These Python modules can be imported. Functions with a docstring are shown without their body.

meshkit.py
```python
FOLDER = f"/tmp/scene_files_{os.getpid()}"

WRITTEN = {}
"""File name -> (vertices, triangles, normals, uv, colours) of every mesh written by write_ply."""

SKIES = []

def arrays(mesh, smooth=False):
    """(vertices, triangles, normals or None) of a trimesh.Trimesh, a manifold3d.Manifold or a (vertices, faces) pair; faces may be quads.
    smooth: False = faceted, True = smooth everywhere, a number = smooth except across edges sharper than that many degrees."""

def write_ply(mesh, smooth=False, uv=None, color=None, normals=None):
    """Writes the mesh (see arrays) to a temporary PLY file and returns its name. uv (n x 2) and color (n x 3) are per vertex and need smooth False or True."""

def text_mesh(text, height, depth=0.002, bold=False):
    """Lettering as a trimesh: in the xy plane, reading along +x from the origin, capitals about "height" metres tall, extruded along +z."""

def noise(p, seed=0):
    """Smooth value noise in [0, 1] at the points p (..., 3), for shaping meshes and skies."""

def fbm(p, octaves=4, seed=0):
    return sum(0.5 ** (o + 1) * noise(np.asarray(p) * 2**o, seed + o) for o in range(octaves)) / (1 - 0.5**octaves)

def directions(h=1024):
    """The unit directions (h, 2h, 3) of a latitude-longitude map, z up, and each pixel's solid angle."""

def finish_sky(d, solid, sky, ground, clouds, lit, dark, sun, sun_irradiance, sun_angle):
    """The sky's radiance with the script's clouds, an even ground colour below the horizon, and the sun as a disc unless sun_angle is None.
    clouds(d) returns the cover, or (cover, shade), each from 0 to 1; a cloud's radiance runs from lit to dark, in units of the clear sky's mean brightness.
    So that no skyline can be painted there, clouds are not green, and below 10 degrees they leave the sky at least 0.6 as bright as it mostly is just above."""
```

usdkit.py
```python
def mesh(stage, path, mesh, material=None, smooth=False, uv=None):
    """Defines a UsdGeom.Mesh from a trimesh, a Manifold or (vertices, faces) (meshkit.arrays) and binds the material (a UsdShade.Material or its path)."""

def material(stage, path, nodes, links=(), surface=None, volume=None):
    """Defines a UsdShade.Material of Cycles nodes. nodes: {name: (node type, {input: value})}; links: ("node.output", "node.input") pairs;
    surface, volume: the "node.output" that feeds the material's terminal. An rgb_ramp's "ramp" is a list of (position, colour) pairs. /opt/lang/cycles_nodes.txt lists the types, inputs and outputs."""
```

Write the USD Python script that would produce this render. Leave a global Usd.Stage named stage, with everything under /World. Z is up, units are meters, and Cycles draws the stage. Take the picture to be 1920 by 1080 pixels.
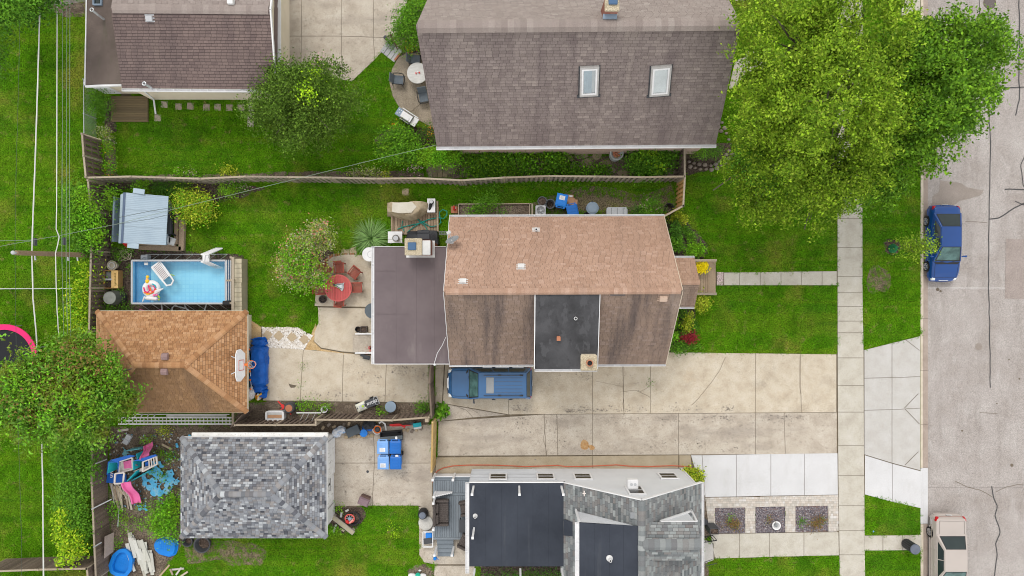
import math, random
import numpy as np, trimesh, shapely, usdkit, meshkit
from shapely.geometry import Polygon, Point, LineString, box as sbox
from shapely.ops import unary_union
from shapely import affinity
from scipy.sparse import coo_matrix
from scipy.sparse.csgraph import connected_components
from manifold3d import Manifold, CrossSection, Mesh as MMesh
from pxr import Usd, UsdGeom, UsdLux, UsdShade, Gf, Sdf, Vt

# ------------------------------------------------------------------ stage, camera, sky, sun
stage = Usd.Stage.CreateInMemory()
UsdGeom.SetStageUpAxis(stage, 'Z'); UsdGeom.SetStageMetersPerUnit(stage, 1.0)
W_ = UsdGeom.Xform.Define(stage, '/World'); stage.SetDefaultPrim(W_.GetPrim())
UsdGeom.Scope.Define(stage, '/World/Looks')
CAM_H, FPX = 41.0, 1280.0                       # drone height; 24 mm lens on a 36 mm wide picture
cam = UsdGeom.Camera.Define(stage, '/World/camera')
cam.CreateHorizontalApertureAttr(36.0); cam.CreateVerticalApertureAttr(20.25); cam.CreateFocalLengthAttr(24.0)
cam.CreateClippingRangeAttr(Gf.Vec2f(0.1, 5000)); cam.AddTranslateOp().Set(Gf.Vec3d(0, 0, CAM_H))
cam.CreateExposureAttr(0.80)
SUN_EL, SUN_AZ = math.radians(52), math.atan2(-0.25, 1.0)     # soft light from the top of the picture
usdkit.material(stage, '/World/Looks/sky', {
    'tc': ('texture_coordinate', {}), 'mp': ('mapping', {'scale': (1, 1, 2.2)}),
    'n': ('noise_texture', {'scale': 2.2, 'detail': 5}), 'r': ('rgb_ramp', {'ramp': [(0.3, (.82, .82, .82)), (0.75, (1, 1, 1))]}),
    'cl': ('rgb_ramp', {'ramp': [(0.3, (6.6, 6.5, 6.4)), (0.7, (10.0, 9.9, 9.7))]}),
    's': ('sky_texture', {'sky_type': 'single_scattering', 'sun_disc': False, 'sun_elevation': SUN_EL, 'sun_rotation': SUN_AZ}),
    'm': ('mix_color', {'use_clamp': False}), 'b': ('background_shader', {'strength': 0.1})},
    [('tc.generated', 'mp.vector'), ('mp.vector', 'n.vector'), ('n.fac', 'r.fac'), ('n.fac', 'cl.fac'), ('r.color', 'm.fac'), ('s.color', 'm.a'), ('cl.color', 'm.b'), ('m.result', 'b.color')], surface='b.background')
dome = UsdLux.DomeLight.Define(stage, '/World/sky')
dome.GetPrim().SetCustomDataByKey('kind', 'structure')
UsdShade.MaterialBindingAPI.Apply(dome.GetPrim()).Bind(UsdShade.Material.Get(stage, '/World/Looks/sky'))
sun = UsdLux.DistantLight.Define(stage, '/World/sun')
sun.CreateNormalizeAttr(True); sun.CreateIntensityAttr(0.26); sun.CreateAngleAttr(22.0); sun.CreateColorAttr(Gf.Vec3f(1, .95, .88))
sun.AddRotateZOp().Set(-math.degrees(SUN_AZ)); sun.AddRotateXOp().Set(-(90 - math.degrees(SUN_EL)))

# ------------------------------------------------------------------ helpers
R = random.Random(7)
def P(u, v, z=0.0):                              # where a line of sight through the photograph meets the height z
    k = (CAM_H - z) / FPX
    return np.array([(u - 960) * k, (540 - v) * k, z])
def P2(u, v, z=0.0): return tuple(P(u, v, z)[:2])
def unit(a): a = np.asarray(a, float); return a / max(np.linalg.norm(a), 1e-9)
used = {}
def fresh(parent, name):
    k = parent + '/' + name; n = used.get(k, -1) + 1; used[k] = n
    return k if n == 0 else f'{k}_{n:03d}'
def data(prim, **kw):
    for k, v in kw.items():
        if v: prim.SetCustomDataByKey(k, v)
def join(*ms):
    ms = [m for x in ms for m in (x if isinstance(x, (list, tuple)) and len(x) and not isinstance(x[0], np.ndarray) else [x])]
    vs, fs, o = [], [], 0
    for m in ms:
        v, f, _ = meshkit.arrays(m); vs.append(v); fs.append(f + o); o += len(v)
    return np.vstack(vs), np.vstack(fs)
def put(parent, name, mesh, mat, base=(0, 0, 0), smooth=False, **kw):
    v, f, _ = meshkit.arrays(mesh); p = fresh(parent, name)
    m = usdkit.mesh(stage, p, (v - np.asarray(base), f), mat, smooth)
    if mat is not None and mat.GetPath() in pieced: pieces_of(m)
    data(m.GetPrim(), **kw); return p
pieced = set()
def pieces_of(m):                                # one random number per connected piece, for the materials that vary from piece to piece
    f = np.array(m.GetFaceVertexIndicesAttr().Get()).reshape(-1, 3); n = len(m.GetPointsAttr().Get())
    k, lab = connected_components(coo_matrix((np.ones(2 * len(f)), (np.r_[f[:, 0], f[:, 1]], np.r_[f[:, 1], f[:, 2]])), (n, n)), directed=False)
    if k > 1: UsdGeom.PrimvarsAPI(m).CreatePrimvar('rnd', Sdf.ValueTypeNames.FloatArray, 'vertex').Set(Vt.FloatArray.FromNumpy(np.random.default_rng(k).random(k).astype(np.float32)[lab]))
class Thing:
    def __init__(s, name, label=None, category=None, at=(0, 0, 0), rz=0, group=None, kind=None):
        s.at = np.asarray(at, float) if rz == 0 else np.zeros(3)
        s.path = fresh('/World', name); s.local = rz != 0
        x = UsdGeom.Xform.Define(stage, s.path); x.AddTranslateOp().Set(Gf.Vec3d(*map(float, at)))
        if rz: x.AddRotateZOp().Set(rz)
        data(x.GetPrim(), label=label, category=category, group=group, kind=kind)
    def add(s, name, mesh, mat, smooth=False, under=None, **kw):
        return put(under or s.path, name, mesh, mat, s.at, smooth, **kw)
class Local(Thing):                               # parts given in the thing's own frame
    def __init__(s, *a, **k): super().__init__(*a, **k); s.at = np.zeros(3)
def solo(name, label, category, mesh, mat, smooth=False, group=None, kind=None):
    v, f, _ = meshkit.arrays(mesh)
    b = np.array([(v[:, 0].min() + v[:, 0].max()) / 2, (v[:, 1].min() + v[:, 1].max()) / 2, v[:, 2].min()])
    p = fresh('/World', name); m = usdkit.mesh(stage, p, (v - b, f), mat, smooth); m.AddTranslateOp().Set(Gf.Vec3d(*map(float, b)))
    if mat.GetPath() in pieced: pieces_of(m)
    data(m.GetPrim(), label=label, category=category, group=group, kind=kind); return p
def copy(src, at, rz, label, category, group):
    name = src.path.split('/')[-1]; p = fresh('/World', name); x = UsdGeom.Xform.Define(stage, p)
    x.GetPrim().GetReferences().AddInternalReference(src.path)
    x.ClearXformOpOrder(); x.AddTranslateOp(UsdGeom.XformOp.PrecisionDouble, 'at').Set(Gf.Vec3d(*map(float, at))); x.AddRotateZOp(UsdGeom.XformOp.PrecisionFloat, 'turn').Set(rz)
    data(x.GetPrim(), label=label, category=category, group=group); x.GetPrim().SetInstanceable(True)

# shapes
CUBE_F = np.array([[0, 2, 3, 1], [4, 5, 7, 6], [0, 1, 5, 4], [2, 6, 7, 3], [0, 4, 6, 2], [1, 3, 7, 5]])
CUBE_V = np.array([[x, y, z] for z in (-.5, .5) for y in (-.5, .5) for x in (-.5, .5)])
def obox(c, ax, ay, size):
    ax = unit(ax); az = unit(np.cross(ax, ay)); ay = np.cross(az, ax)
    return np.asarray(c) + (CUBE_V * size) @ np.array([ax, ay, az]), CUBE_F
def bx(x0, x1, y0, y1, z0, z1, c=0.0):
    if c:
        a = np.array([[x0, y0, z0], [x1, y1, z1]]); pts = []
        for k in range(3):
            lo, hi = a[0] + c, a[1] - c; lo[k] -= c; hi[k] += c
            pts += [[(lo, hi)[i][0], (lo, hi)[j][1], (lo, hi)[l][2]] for i in (0, 1) for j in (0, 1) for l in (0, 1)]
        return hull(pts)
    return (np.array([x0, y0, z0]) + (CUBE_V + .5) * (x1 - x0, y1 - y0, z1 - z0)), CUBE_F
def bar(p, q, w, h, up=(0, 0, 1)):
    p, q = np.asarray(p, float), np.asarray(q, float); d = q - p; L = np.linalg.norm(d)
    side = np.cross(up, d)
    if np.linalg.norm(side) < 1e-6: side = np.array([1., 0, 0])
    return obox((p + q) / 2, d, side, (L, w, h))
def hull(pts): return Manifold.hull_points(np.asarray(pts, float))
def tube(pts, r, n=6, r1=None):
    pts = np.asarray(pts, float); m = len(pts); t = np.gradient(pts, axis=0); rr = np.linspace(r, r if r1 is None else r1, m)
    vs = []
    a = np.array([0, 0, 1.]) if abs(unit(t[0])[2]) < .9 else np.array([1., 0, 0])
    for i in range(m):
        d = unit(t[i]); b = unit(np.cross(d, a)); c = np.cross(b, d); a = c
        an = np.arange(n) * 2 * math.pi / n
        vs.append(pts[i] + rr[i] * (np.cos(an)[:, None] * b + np.sin(an)[:, None] * c))
    v = np.vstack(vs + [pts[:1], pts[-1:]]); f = []
    for i in range(m - 1):
        for k in range(n):
            A, B = i * n + k, i * n + (k + 1) % n; f += [[A, A + n, B + n], [A, B + n, B]]
    for k in range(n):
        f += [[m * n, k, (k + 1) % n], [m * n + 1, (m - 1) * n + (k + 1) % n, (m - 1) * n + k]]
    return v, np.array(f)
def lathe(prof, n=20, at=(0, 0, 0)):
    prof = np.asarray(prof, float); m = len(prof); an = np.arange(n) * 2 * math.pi / n
    v = np.stack([np.outer(prof[:, 0], np.cos(an)), np.outer(prof[:, 0], np.sin(an)), np.repeat(prof[:, 1:2], n, 1)], -1).reshape(-1, 3) + at
    f = []
    for i in range(m - 1):
        for k in range(n):
            A, B = i * n + k, i * n + (k + 1) % n; f += [[A, B, B + n], [A, B + n, A + n]]
    return v, np.array(f)
def cyl(r, z0, z1, at=(0, 0), n=16, r1=None):
    r1 = r if r1 is None else r1
    return lathe([(0.0001, z0), (r, z0), (r1, z1), (0.0001, z1)], n, (at[0], at[1], 0))
def torus(R0, r, at=(0, 0, 0), n=24, k=8):
    a = np.linspace(0, 2 * math.pi, k, endpoint=False)
    p = np.stack([R0 + r * np.cos(a), r * np.sin(a)], 1); return lathe(np.vstack([p, p[:1]]), n, at)
def ball(c, r, s=(1, 1, 1), sub=2):
    m = trimesh.creation.icosphere(sub, 1.0); return m.vertices * r * np.asarray(s) + c, m.faces
def ext(poly, z0, z1):
    if not isinstance(poly, (Polygon, shapely.MultiPolygon)): poly = Polygon(poly)
    gs = getattr(poly, 'geoms', [poly])
    out = []
    for g in gs:
        if g.is_empty or g.area < 1e-6: continue
        m = trimesh.creation.extrude_polygon(g, z1 - z0, engine='earcut'); m.apply_translation([0, 0, z0]); out.append(m)
    return join(*out)
def solid(pts, t):                                # a flat convex panel of thickness t, its top on pts
    pts = np.asarray(pts, float); n = unit(np.cross(pts[1] - pts[0], pts[2] - pts[0])); n = n if n[2] >= 0 else -n
    return hull(np.vstack([pts, pts - n * t]))
def turn(mesh, rz=0, at=(0, 0, 0), rx=0, ry=0):
    v, f, _ = meshkit.arrays(mesh)
    M = trimesh.transformations.euler_matrix(math.radians(rx), math.radians(ry), math.radians(rz))[:3, :3]
    return v @ M.T + np.asarray(at), f
def wob(poly, amp=.06, step=.25, seed=0):         # a soft uneven outline
    g = poly if isinstance(poly, Polygon) else Polygon(poly); n = max(8, int(g.exterior.length / step)); pts = []
    for i in range(n):
        p = g.exterior.interpolate(i / n, normalized=True); q = meshkit.fbm(np.array([p.x * 1.3, p.y * 1.3, seed]), 3, seed), meshkit.fbm(np.array([p.x * 1.3, p.y * 1.3, seed + 5]), 3, seed + 9)
        pts.append((p.x + (q[0] - .5) * 4 * amp, p.y + (q[1] - .5) * 4 * amp))
    return Polygon(pts).buffer(0)
def pix(*uv, z=0): return [P2(u, v, z) for u, v in uv]
def rough(mesh, amp, freq, seed=0):
    v, f, _ = meshkit.arrays(mesh); d = np.stack([meshkit.fbm(v * freq + 31 * k, 3, seed + k) - .5 for k in range(3)], -1); return v + d * 2 * amp, f

# ------------------------------------------------------------------ materials
made = {}
def M(name, cols, scale=1.5, detail=5, rough=.8, layers=(), isl=None, fine=.12, fscale=60, bump=0., bscale=40, spec=.18, metal=0, coat=0, stretch=None, sss=0, trans=0):
    """cols: colours along a noise; isl: colours drawn per piece instead; layers: (scale, lo, hi, colour, strength, stretch) patches laid over."""
    if name in made: return made[name]
    nd = {'g': ('geometry', {}), 'p': ('principled_bsdf', {'roughness': rough, 'specular_ior_level': spec, 'metallic': metal, 'coat_weight': coat})}
    ln = []; src = 'g.position'
    if stretch: nd['mp'] = ('mapping', {'scale': stretch}); ln += [(src, 'mp.vector')]; src0 = 'mp.vector'
    else: src0 = src
    if isl:
        nd |= {'at': ('attribute', {'attribute': 'rnd'}), 'oi': ('object_info', {}), 'ad': ('math', {'math_type': 'add'}), 'fr': ('math', {'math_type': 'fraction'}), 'r0': ('rgb_ramp', {'ramp': isl, 'interpolate': True})}
        ln += [('at.fac', 'ad.value1'), ('oi.random', 'ad.value2'), ('ad.value', 'fr.value1'), ('fr.value', 'r0.fac')]
    else:
        nd |= {'n0': ('noise_texture', {'scale': scale, 'detail': detail, 'roughness': .6}), 'r0': ('rgb_ramp', {'ramp': [(0.3 + .4 * i / max(1, len(cols) - 1), c) for i, c in enumerate(cols)]})}
        ln += [(src0, 'n0.vector'), ('n0.fac', 'r0.fac')]
    cur = 'r0.color'
    for i, (sc, lo, hi, col, st, stt) in enumerate(layers):
        nd |= {f'ln{i}': ('noise_texture', {'scale': sc, 'detail': 5, 'roughness': .6}), f'lr{i}': ('rgb_ramp', {'ramp': [(0, (0, 0, 0)), (lo, (0, 0, 0)), (hi, (st, st, st)), (1, (st, st, st))]}), f'lm{i}': ('mix_color', {'b': col})}
        v = src
        if stt: nd[f'lp{i}'] = ('mapping', {'scale': stt, 'location': (i * 7.3, 3.1, 0)}); ln += [(src, f'lp{i}.vector')]; v = f'lp{i}.vector'
        ln += [(v, f'ln{i}.vector'), (f'ln{i}.fac', f'lr{i}.fac'), (f'lr{i}.color', f'lm{i}.fac'), (cur, f'lm{i}.a')]; cur = f'lm{i}.result'
    if fine:
        nd |= {'fn': ('noise_texture', {'scale': fscale, 'detail': 2}), 'fr2': ('rgb_ramp', {'ramp': [(.3, (1 - 2.5 * fine,) * 3), (.7, (1 + fine,) * 3)]}), 'fm': ('mix_color', {'blend_type': 'multiply', 'fac': 1.0, 'use_clamp': False})}
        ln += [(src0, 'fn.vector'), ('fn.fac', 'fr2.fac'), (cur, 'fm.a'), ('fr2.color', 'fm.b')]; cur = 'fm.result'
    ln += [(cur, 'p.base_color')]
    if bump:
        nd |= {'bn': ('noise_texture', {'scale': bscale, 'detail': 3}), 'bp': ('bump', {'strength': bump, 'distance': .03})}
        ln += [(src0, 'bn.vector'), ('bn.fac', 'bp.height'), ('bp.normal', 'p.normal')]
    out = 'p.BSDF'
    if trans:
        nd |= {'tr': ('translucent_bsdf', {}), 'mx': ('mix_closure', {'fac': trans})}; ln += [(cur, 'tr.color'), ('p.BSDF', 'mx.closure1'), ('tr.BSDF', 'mx.closure2')]; out = 'mx.closure'
    made[name] = usdkit.material(stage, f'/World/Looks/{name}', nd, ln, surface=out)
    if isl: pieced.add(made[name].GetPath())
    return made[name]
def plain(name, c, rough=.5, fine=.05, **k): return M(name, [tuple(.9 * x for x in c), tuple(min(.95, 1.08 * x) for x in c)], rough=rough, fine=fine, **k)
def leafm(name, cols, patch=None, ps=.9, rough=.45):
    k_ = (.45, 1.5, .8, 2.0, 1.1, .6); cols = [tuple(min(.62, k_[(2 * i + j) % 6] * x) for x in q) for i, q in enumerate(cols) for j in (0, 1)] if cols[0][1] > cols[0][0] else cols
    cols = [(1.2 * r, 1.3 * g_, .8 * b_) if g_ > r * .9 and r < .5 else (r, g_, b_) for r, g_, b_ in cols]; patch = patch and (1.3 * patch[0], 1.35 * patch[1], .8 * patch[2])
    return M(name, None, isl=cols, layers=[(ps, .45, .62, patch, .65, None)] if patch else [], fine=0, rough=rough, spec=.32 if 'glossy' in name else .1, trans=.2)

DIRT = (.10, .075, .055)
m_conc = M('tan_concrete', [(0.411, 0.346, 0.264), (0.477, 0.416, 0.328), (0.521, 0.465, 0.381)], 1.6, detail=8, layers=[(.5, .55, .75, (.30, .255, .2), .5, None), (7, .62, .72, (.22, .185, .145), .5, None), (.23, .60, .70, (.46, .31, .17), .4, None), (1.3, .62, .68, (.27, .235, .19), .3, None)], fine=.10, fscale=26, bump=.15)
m_conc2 = M('worn_concrete', [(0.346, 0.298, 0.244), (0.428, 0.377, 0.314), (0.482, 0.435, 0.371)], 1.2, detail=8, layers=[(.4, .5, .68, (.25, .215, .185), .6, (.6, 2.2, 1)), (6, .56, .68, (.2, .17, .14), .5, None)], fine=.11, fscale=26, bump=.15)
m_walk = M('sidewalk_concrete', [(0.375, 0.344, 0.293), (0.437, 0.409, 0.351), (0.479, 0.453, 0.404)], 1.3, layers=[(3, .6, .75, (.28, .25, .2), .4, None)], fine=.10, fscale=40, bump=.1)
m_apron = M('grey_concrete', [(0.390, 0.372, 0.347), (0.451, 0.440, 0.426)], 1.3, layers=[(2.5, .6, .78, (.34, .3, .25), .4, None)], fine=.08, fscale=40)
m_white = M('new_white_concrete', [(.48, .478, .485), (.53, .528, .538)], .8, layers=[(1.6, .52, .75, (.42, .41, .40), .5, (1, .3, 1)), (7, .6, .72, (.41, .40, .385), .5, None)], fine=.06, fscale=30)
m_street = M('street_concrete', [(.28, .248, .228), (.335, .305, .288), (.38, .352, .335)], .5, layers=[(.9, .5, .7, (.25, .222, .205), .6, (1.8, .2, 1)), (9, .64, .72, (.10, .085, .075), .75, None), (2.5, .6, .7, (.42, .40, .385), .4, (1, .4, 1))], fine=.14, fscale=22, bump=.15)
m_patch = M('street_patch', [(.26, .22, .20), (.31, .265, .245)], 1, fine=.15, fscale=25)
m_stain = M('damp_concrete', [(.22, .19, .165), (.29, .25, .225)], 1, fine=.12, fscale=25)
m_kerb = M('kerb_concrete', [(.42, .36, .28), (.56, .50, .41)], 2, layers=[(2, .55, .7, (.3, .22, .15), .5, (1, .4, 1))], fine=.1)
m_gutter = M('gutter_concrete', [(.28, .225, .19), (.36, .30, .26)], 2, fine=.12)
m_seal = plain('crack_sealant', (.065, .062, .063), .6)
m_iron = plain('cast_iron', (.13, .11, .105), .7, .2)
m_crack = plain('dark_crack', (.13, .105, .08), .9)
m_joint = M('joint_dirt', [(.09, .07, .05), (.16, .13, .09)], 4)
m_grass = M('lawn_grass', [(.042, .118, .004), (.070, .18, .005), (.10, .22, .007)], 1.1, layers=[(.33, .51, .66, (.20, .20, .03), .75, None), (2.1, .58, .72, (.26, .20, .08), .7, None), (.25, .5, .62, (.055, .16, .008), .6, (1, 1, 1)), (1.0, .50, .56, (.115, .20, .010), .45, (.05, 1.5, 1)), (.7, .52, .66, (.035, .105, .004), .5, None)], fine=.32, fscale=14, rough=.9, spec=.03, bump=.5, bscale=22)
m_blade = M('grass_blades', [(.065, .19, .004), (.10, .28, .006), (.14, .33, .010)], 1.1, layers=[(.33, .51, .66, (.30, .30, .05), .75, None), (2.1, .58, .72, (.36, .29, .11), .7, None), (.25, .5, .62, (.075, .22, .011), .6, (1, 1, 1)), (1.0, .50, .56, (.17, .32, .014), .45, (.05, 1.5, 1)), (.7, .52, .66, (.05, .165, .005), .5, None)], fine=.2, fscale=14, rough=.8, spec=.04, trans=.2)
m_soil = M('bare_soil', [(.085, .062, .045), (.15, .115, .085), (.21, .17, .13)], 2.2, fine=.3, fscale=18, bump=.7, bscale=25)
m_speck = M('mildew_speck', None, isl=[(.20, .175, .15), (.27, .235, .2), (.32, .28, .235)], fine=0)
m_mulch = M('dark_mulch', [(.05, .035, .027), (.10, .072, .056), (.16, .12, .095)], 5, fine=.4, fscale=22, bump=1, bscale=30)
m_dry = M('worn_lawn_soil', [(.10, .085, .045), (.18, .145, .09), (.13, .13, .04)], 1.5, fine=.3, fscale=16, bump=.5)
m_agg = M('pebble_aggregate', [(.27, .225, .17), (.38, .325, .255)], 2, layers=[(14, .56, .66, (.16, .13, .1), .8, None), (.8, .55, .7, (.45, .38, .3), .5, None)], fine=.3, fscale=30)
m_ochre = M('ochre_concrete', [(.42, .28, .13), (.52, .38, .21)], 2, fine=.2, fscale=30)
m_flag = M('flagstone', None, isl=[(.23, .19, .12), (.33, .27, .17), (.28, .24, .18), (.20, .18, .11)], fine=.2, layers=[(3, .5, .66, (.12, .12, .05), .6, None)])
m_step = M('stepping_stone', None, isl=[(.36, .28, .18), (.45, .36, .25), (.40, .31, .22)], fine=.15)
m_step2 = M('rosy_stepping_stone', None, isl=[(.27, .22, .18), (.33, .27, .22), (.36, .31, .25)], fine=.15)
m_paver = M('paver', None, isl=[(.37, .34, .30), (.47, .44, .40), (.52, .47, .42), (.42, .37, .32), (.55, .53, .51)], fine=.1)
m_gravel = M('dark_gravel', None, isl=[(.055, .052, .066), (.115, .10, .115), (.18, .155, .165), (.08, .075, .09), (.32, .30, .31), (.10, .08, .09), (.20, .135, .12)], fine=0)
m_gravbed = plain('gravel_base', (.07, .055, .06), .9, .2)
m_wstone = M('white_stone', None, isl=[(.5, .45, .39), (.65, .61, .56), (.72, .7, .68), (.42, .36, .3)], fine=.1)
m_rock = M('field_stone', None, isl=[(.17, .14, .12), (.28, .23, .19), (.24, .21, .2), (.33, .28, .24)], fine=.25)
# roofs; darker south slopes hold some shade in their colour besides staining
STREAK = (1.0, .16, .16)
def shm(name, cols, dark, amt=.5, light=None):
    L = [(.8, .47, .66, dark, amt, (1.3, .13, .13))]
    if light: L += [(.5, .58, .72, light, .5, (1.2, .2, .2))]
    return M(name, None, isl=cols, layers=L, fine=.14, fscale=45, rough=.9, spec=.2)
m_shG = shm('grey_brown_shingle', [(.205, .168, .155), (.245, .203, .19), (.18, .146, .138), (.28, .235, .215)], (.13, .102, .103), .6, (.30, .255, .225))
m_shGn = shm('pale_brown_shingle', [(.245, .205, .188), (.28, .238, .218), (.225, .187, .172), (.30, .26, .238)], (.23, .185, .168), .3)
m_shB = shm('dark_brown_shingle', [(.14, .104, .098), (.175, .13, .12), (.125, .092, .088)], (.095, .072, .072), .5, (.2, .155, .135))
m_shO = shm('orange_shingle', [(.355, .228, .165), (.395, .258, .19), (.335, .21, .15), (.43, .29, .222)], (.28, .185, .14), .45, (.42, .28, .20))
m_shOs = shm('shaded_weathered_shingle', [(.20, .145, .115), (.25, .18, .14), (.225, .16, .125), (.27, .2, .165)], (.085, .068, .066), .85, (.34, .29, .25))  # base tone carries shade of the south slope; streaks are weathering
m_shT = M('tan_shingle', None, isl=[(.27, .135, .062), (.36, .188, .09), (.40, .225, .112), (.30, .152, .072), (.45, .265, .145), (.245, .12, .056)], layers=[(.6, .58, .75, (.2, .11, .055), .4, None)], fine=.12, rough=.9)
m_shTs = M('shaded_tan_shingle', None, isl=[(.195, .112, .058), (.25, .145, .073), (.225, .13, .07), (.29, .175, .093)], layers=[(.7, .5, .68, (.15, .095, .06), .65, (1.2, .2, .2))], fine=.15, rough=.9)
m_shM = M('mottled_grey_shingle', None, isl=[(.05, .053, .066), (.17, .18, .203), (.22, .232, .255), (.045, .048, .06), (.42, .44, .46), (.22, .232, .255), (.19, .18, .178), (.10, .104, .122), (.25, .235, .23), (.20, .212, .235), (.24, .252, .275)], fine=.08, rough=.9)
m_shA = M('slate_blue_shingle', None, isl=[(.10, .11, .115), (.18, .195, .20), (.14, .14, .145), (.24, .26, .26), (.16, .145, .14), (.30, .32, .32)], layers=[(.7, .52, .7, (.10, .095, .10), .5, (.2, 1.2, .2))], fine=.1, rough=.9)
m_deckr = plain('roof_underlay', (.045, .038, .035), .9)
m_roll = M('brown_rolled_roofing', [(.115, .092, .098), (.15, .122, .127)], .6, layers=[(.35, .6, .68, (.2, .175, .17), .5, (2, .6, 1))], fine=.08, fscale=70, rough=.85)
m_blackr = M('black_rolled_roofing', [(.027, .032, .044), (.042, .049, .065)], .5, layers=[(.6, .6, .75, (.075, .08, .09), .5, (3, .3, 1))], fine=.12, fscale=60, rough=.75)
m_tar = M('tarred_roofing', [(.028, .028, .03), (.05, .05, .054), (.07, .07, .075)], .8, layers=[(1.6, .55, .6, (.068, .068, .073), .8, (1.5, .8, 1)), (2.5, .6, .7, (.02, .02, .021), .8, (1, .5, 1))], fine=.1, rough=.6)
m_wht = plain('white_paint', (.64, .64, .65), .5)
m_whtm = M('white_metal', [(.50, .50, .49), (.62, .62, .62)], 2, layers=[(3, .62, .75, (.4, .36, .31), .5, None)], fine=.05, rough=.4)
m_cream = M('cream_siding', [(.55, .48, .37), (.62, .55, .44)], 1, fine=.05)
m_greyside = M('pale_grey_siding', [(.54, .555, .58), (.60, .615, .64)], .7, fine=.03, rough=.55)
m_wallw = M('peeling_white_wall', [(.55, .54, .52), (.72, .72, .71)], 2, layers=[(3.5, .58, .66, (.22, .2, .18), .6, (3, 3, .6))], fine=.06)
m_brick = M('pale_brick', None, isl=[(.38, .28, .22), (.44, .33, .27), (.33, .24, .2)], fine=.15)
m_redbrick = M('red_brick', None, isl=[(.24, .10, .075), (.30, .13, .10), (.27, .15, .12)], fine=.15)
m_chim = M('chimney_cap_concrete', [(.36, .30, .20), (.52, .45, .33)], 4, fine=.25, fscale=25)
m_terra = plain('terracotta', (.36, .15, .085), .8)
m_bluecap = plain('blue_flue_cap', (.055, .11, .20), .4)
m_blk = plain('black_plastic', (.022, .022, .024), .5)
m_dkgrey = plain('dark_grey_plastic', (.055, .058, .065), .5)
m_grey = plain('grey_plastic', (.22, .23, .24), .5)
m_lgrey = plain('light_grey_plastic', (.42, .43, .45), .5)
m_bluegrey = plain('blue_grey_plastic', (.20, .26, .33), .5)
m_metal = plain('galvanised_metal', (.48, .5, .52), .35, metal=.7)
m_steel = plain('stainless_steel', (.62, .62, .63), .28, metal=.8)
m_chrome = plain('chrome', (.75, .75, .76), .12, 0, metal=1)
m_bluemetal = M('pale_blue_steel', [(0.274, 0.348, 0.418), (0.331, 0.407, 0.471)], .9, layers=[(12, .68, .74, (.2, .2, .2), .6, None)], fine=.03, rough=.45)
m_navy = plain('navy_trim', (.08, .11, .17), .5)
m_fence = M('weathered_fence_board', None, isl=[(.13, .095, .075), (.19, .145, .115), (.16, .12, .10), (.105, .078, .064)], layers=[(2, .55, .7, (.10, .09, .05), .4, None)], fine=.2, stretch=(1, 1, .2))
m_rail = M('pale_fence_rail', None, isl=[(.33, .27, .20), (.40, .34, .26), (.28, .235, .185)], fine=.2)
m_gfence = M('grey_lattice_board', None, isl=[(.24, .205, .165), (.31, .27, .22), (.20, .17, .14)], fine=.2)
m_cedar = M('fresh_cedar_board', None, isl=[(.42, .23, .075), (.50, .30, .12), (.37, .19, .065)], fine=.15)
m_yel = M('yellow_board', None, isl=[(.46, .32, .13), (.54, .40, .19), (.40, .27, .11)], fine=.15)
m_plank = M('grey_deck_plank', None, isl=[(.15, .175, .20), (.18, .205, .23), (.165, .19, .215)], fine=.06, rough=.6)
m_tanplank = M('tan_deck_plank', None, isl=[(.44, .39, .28), (.49, .44, .33)], fine=.06)
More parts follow.
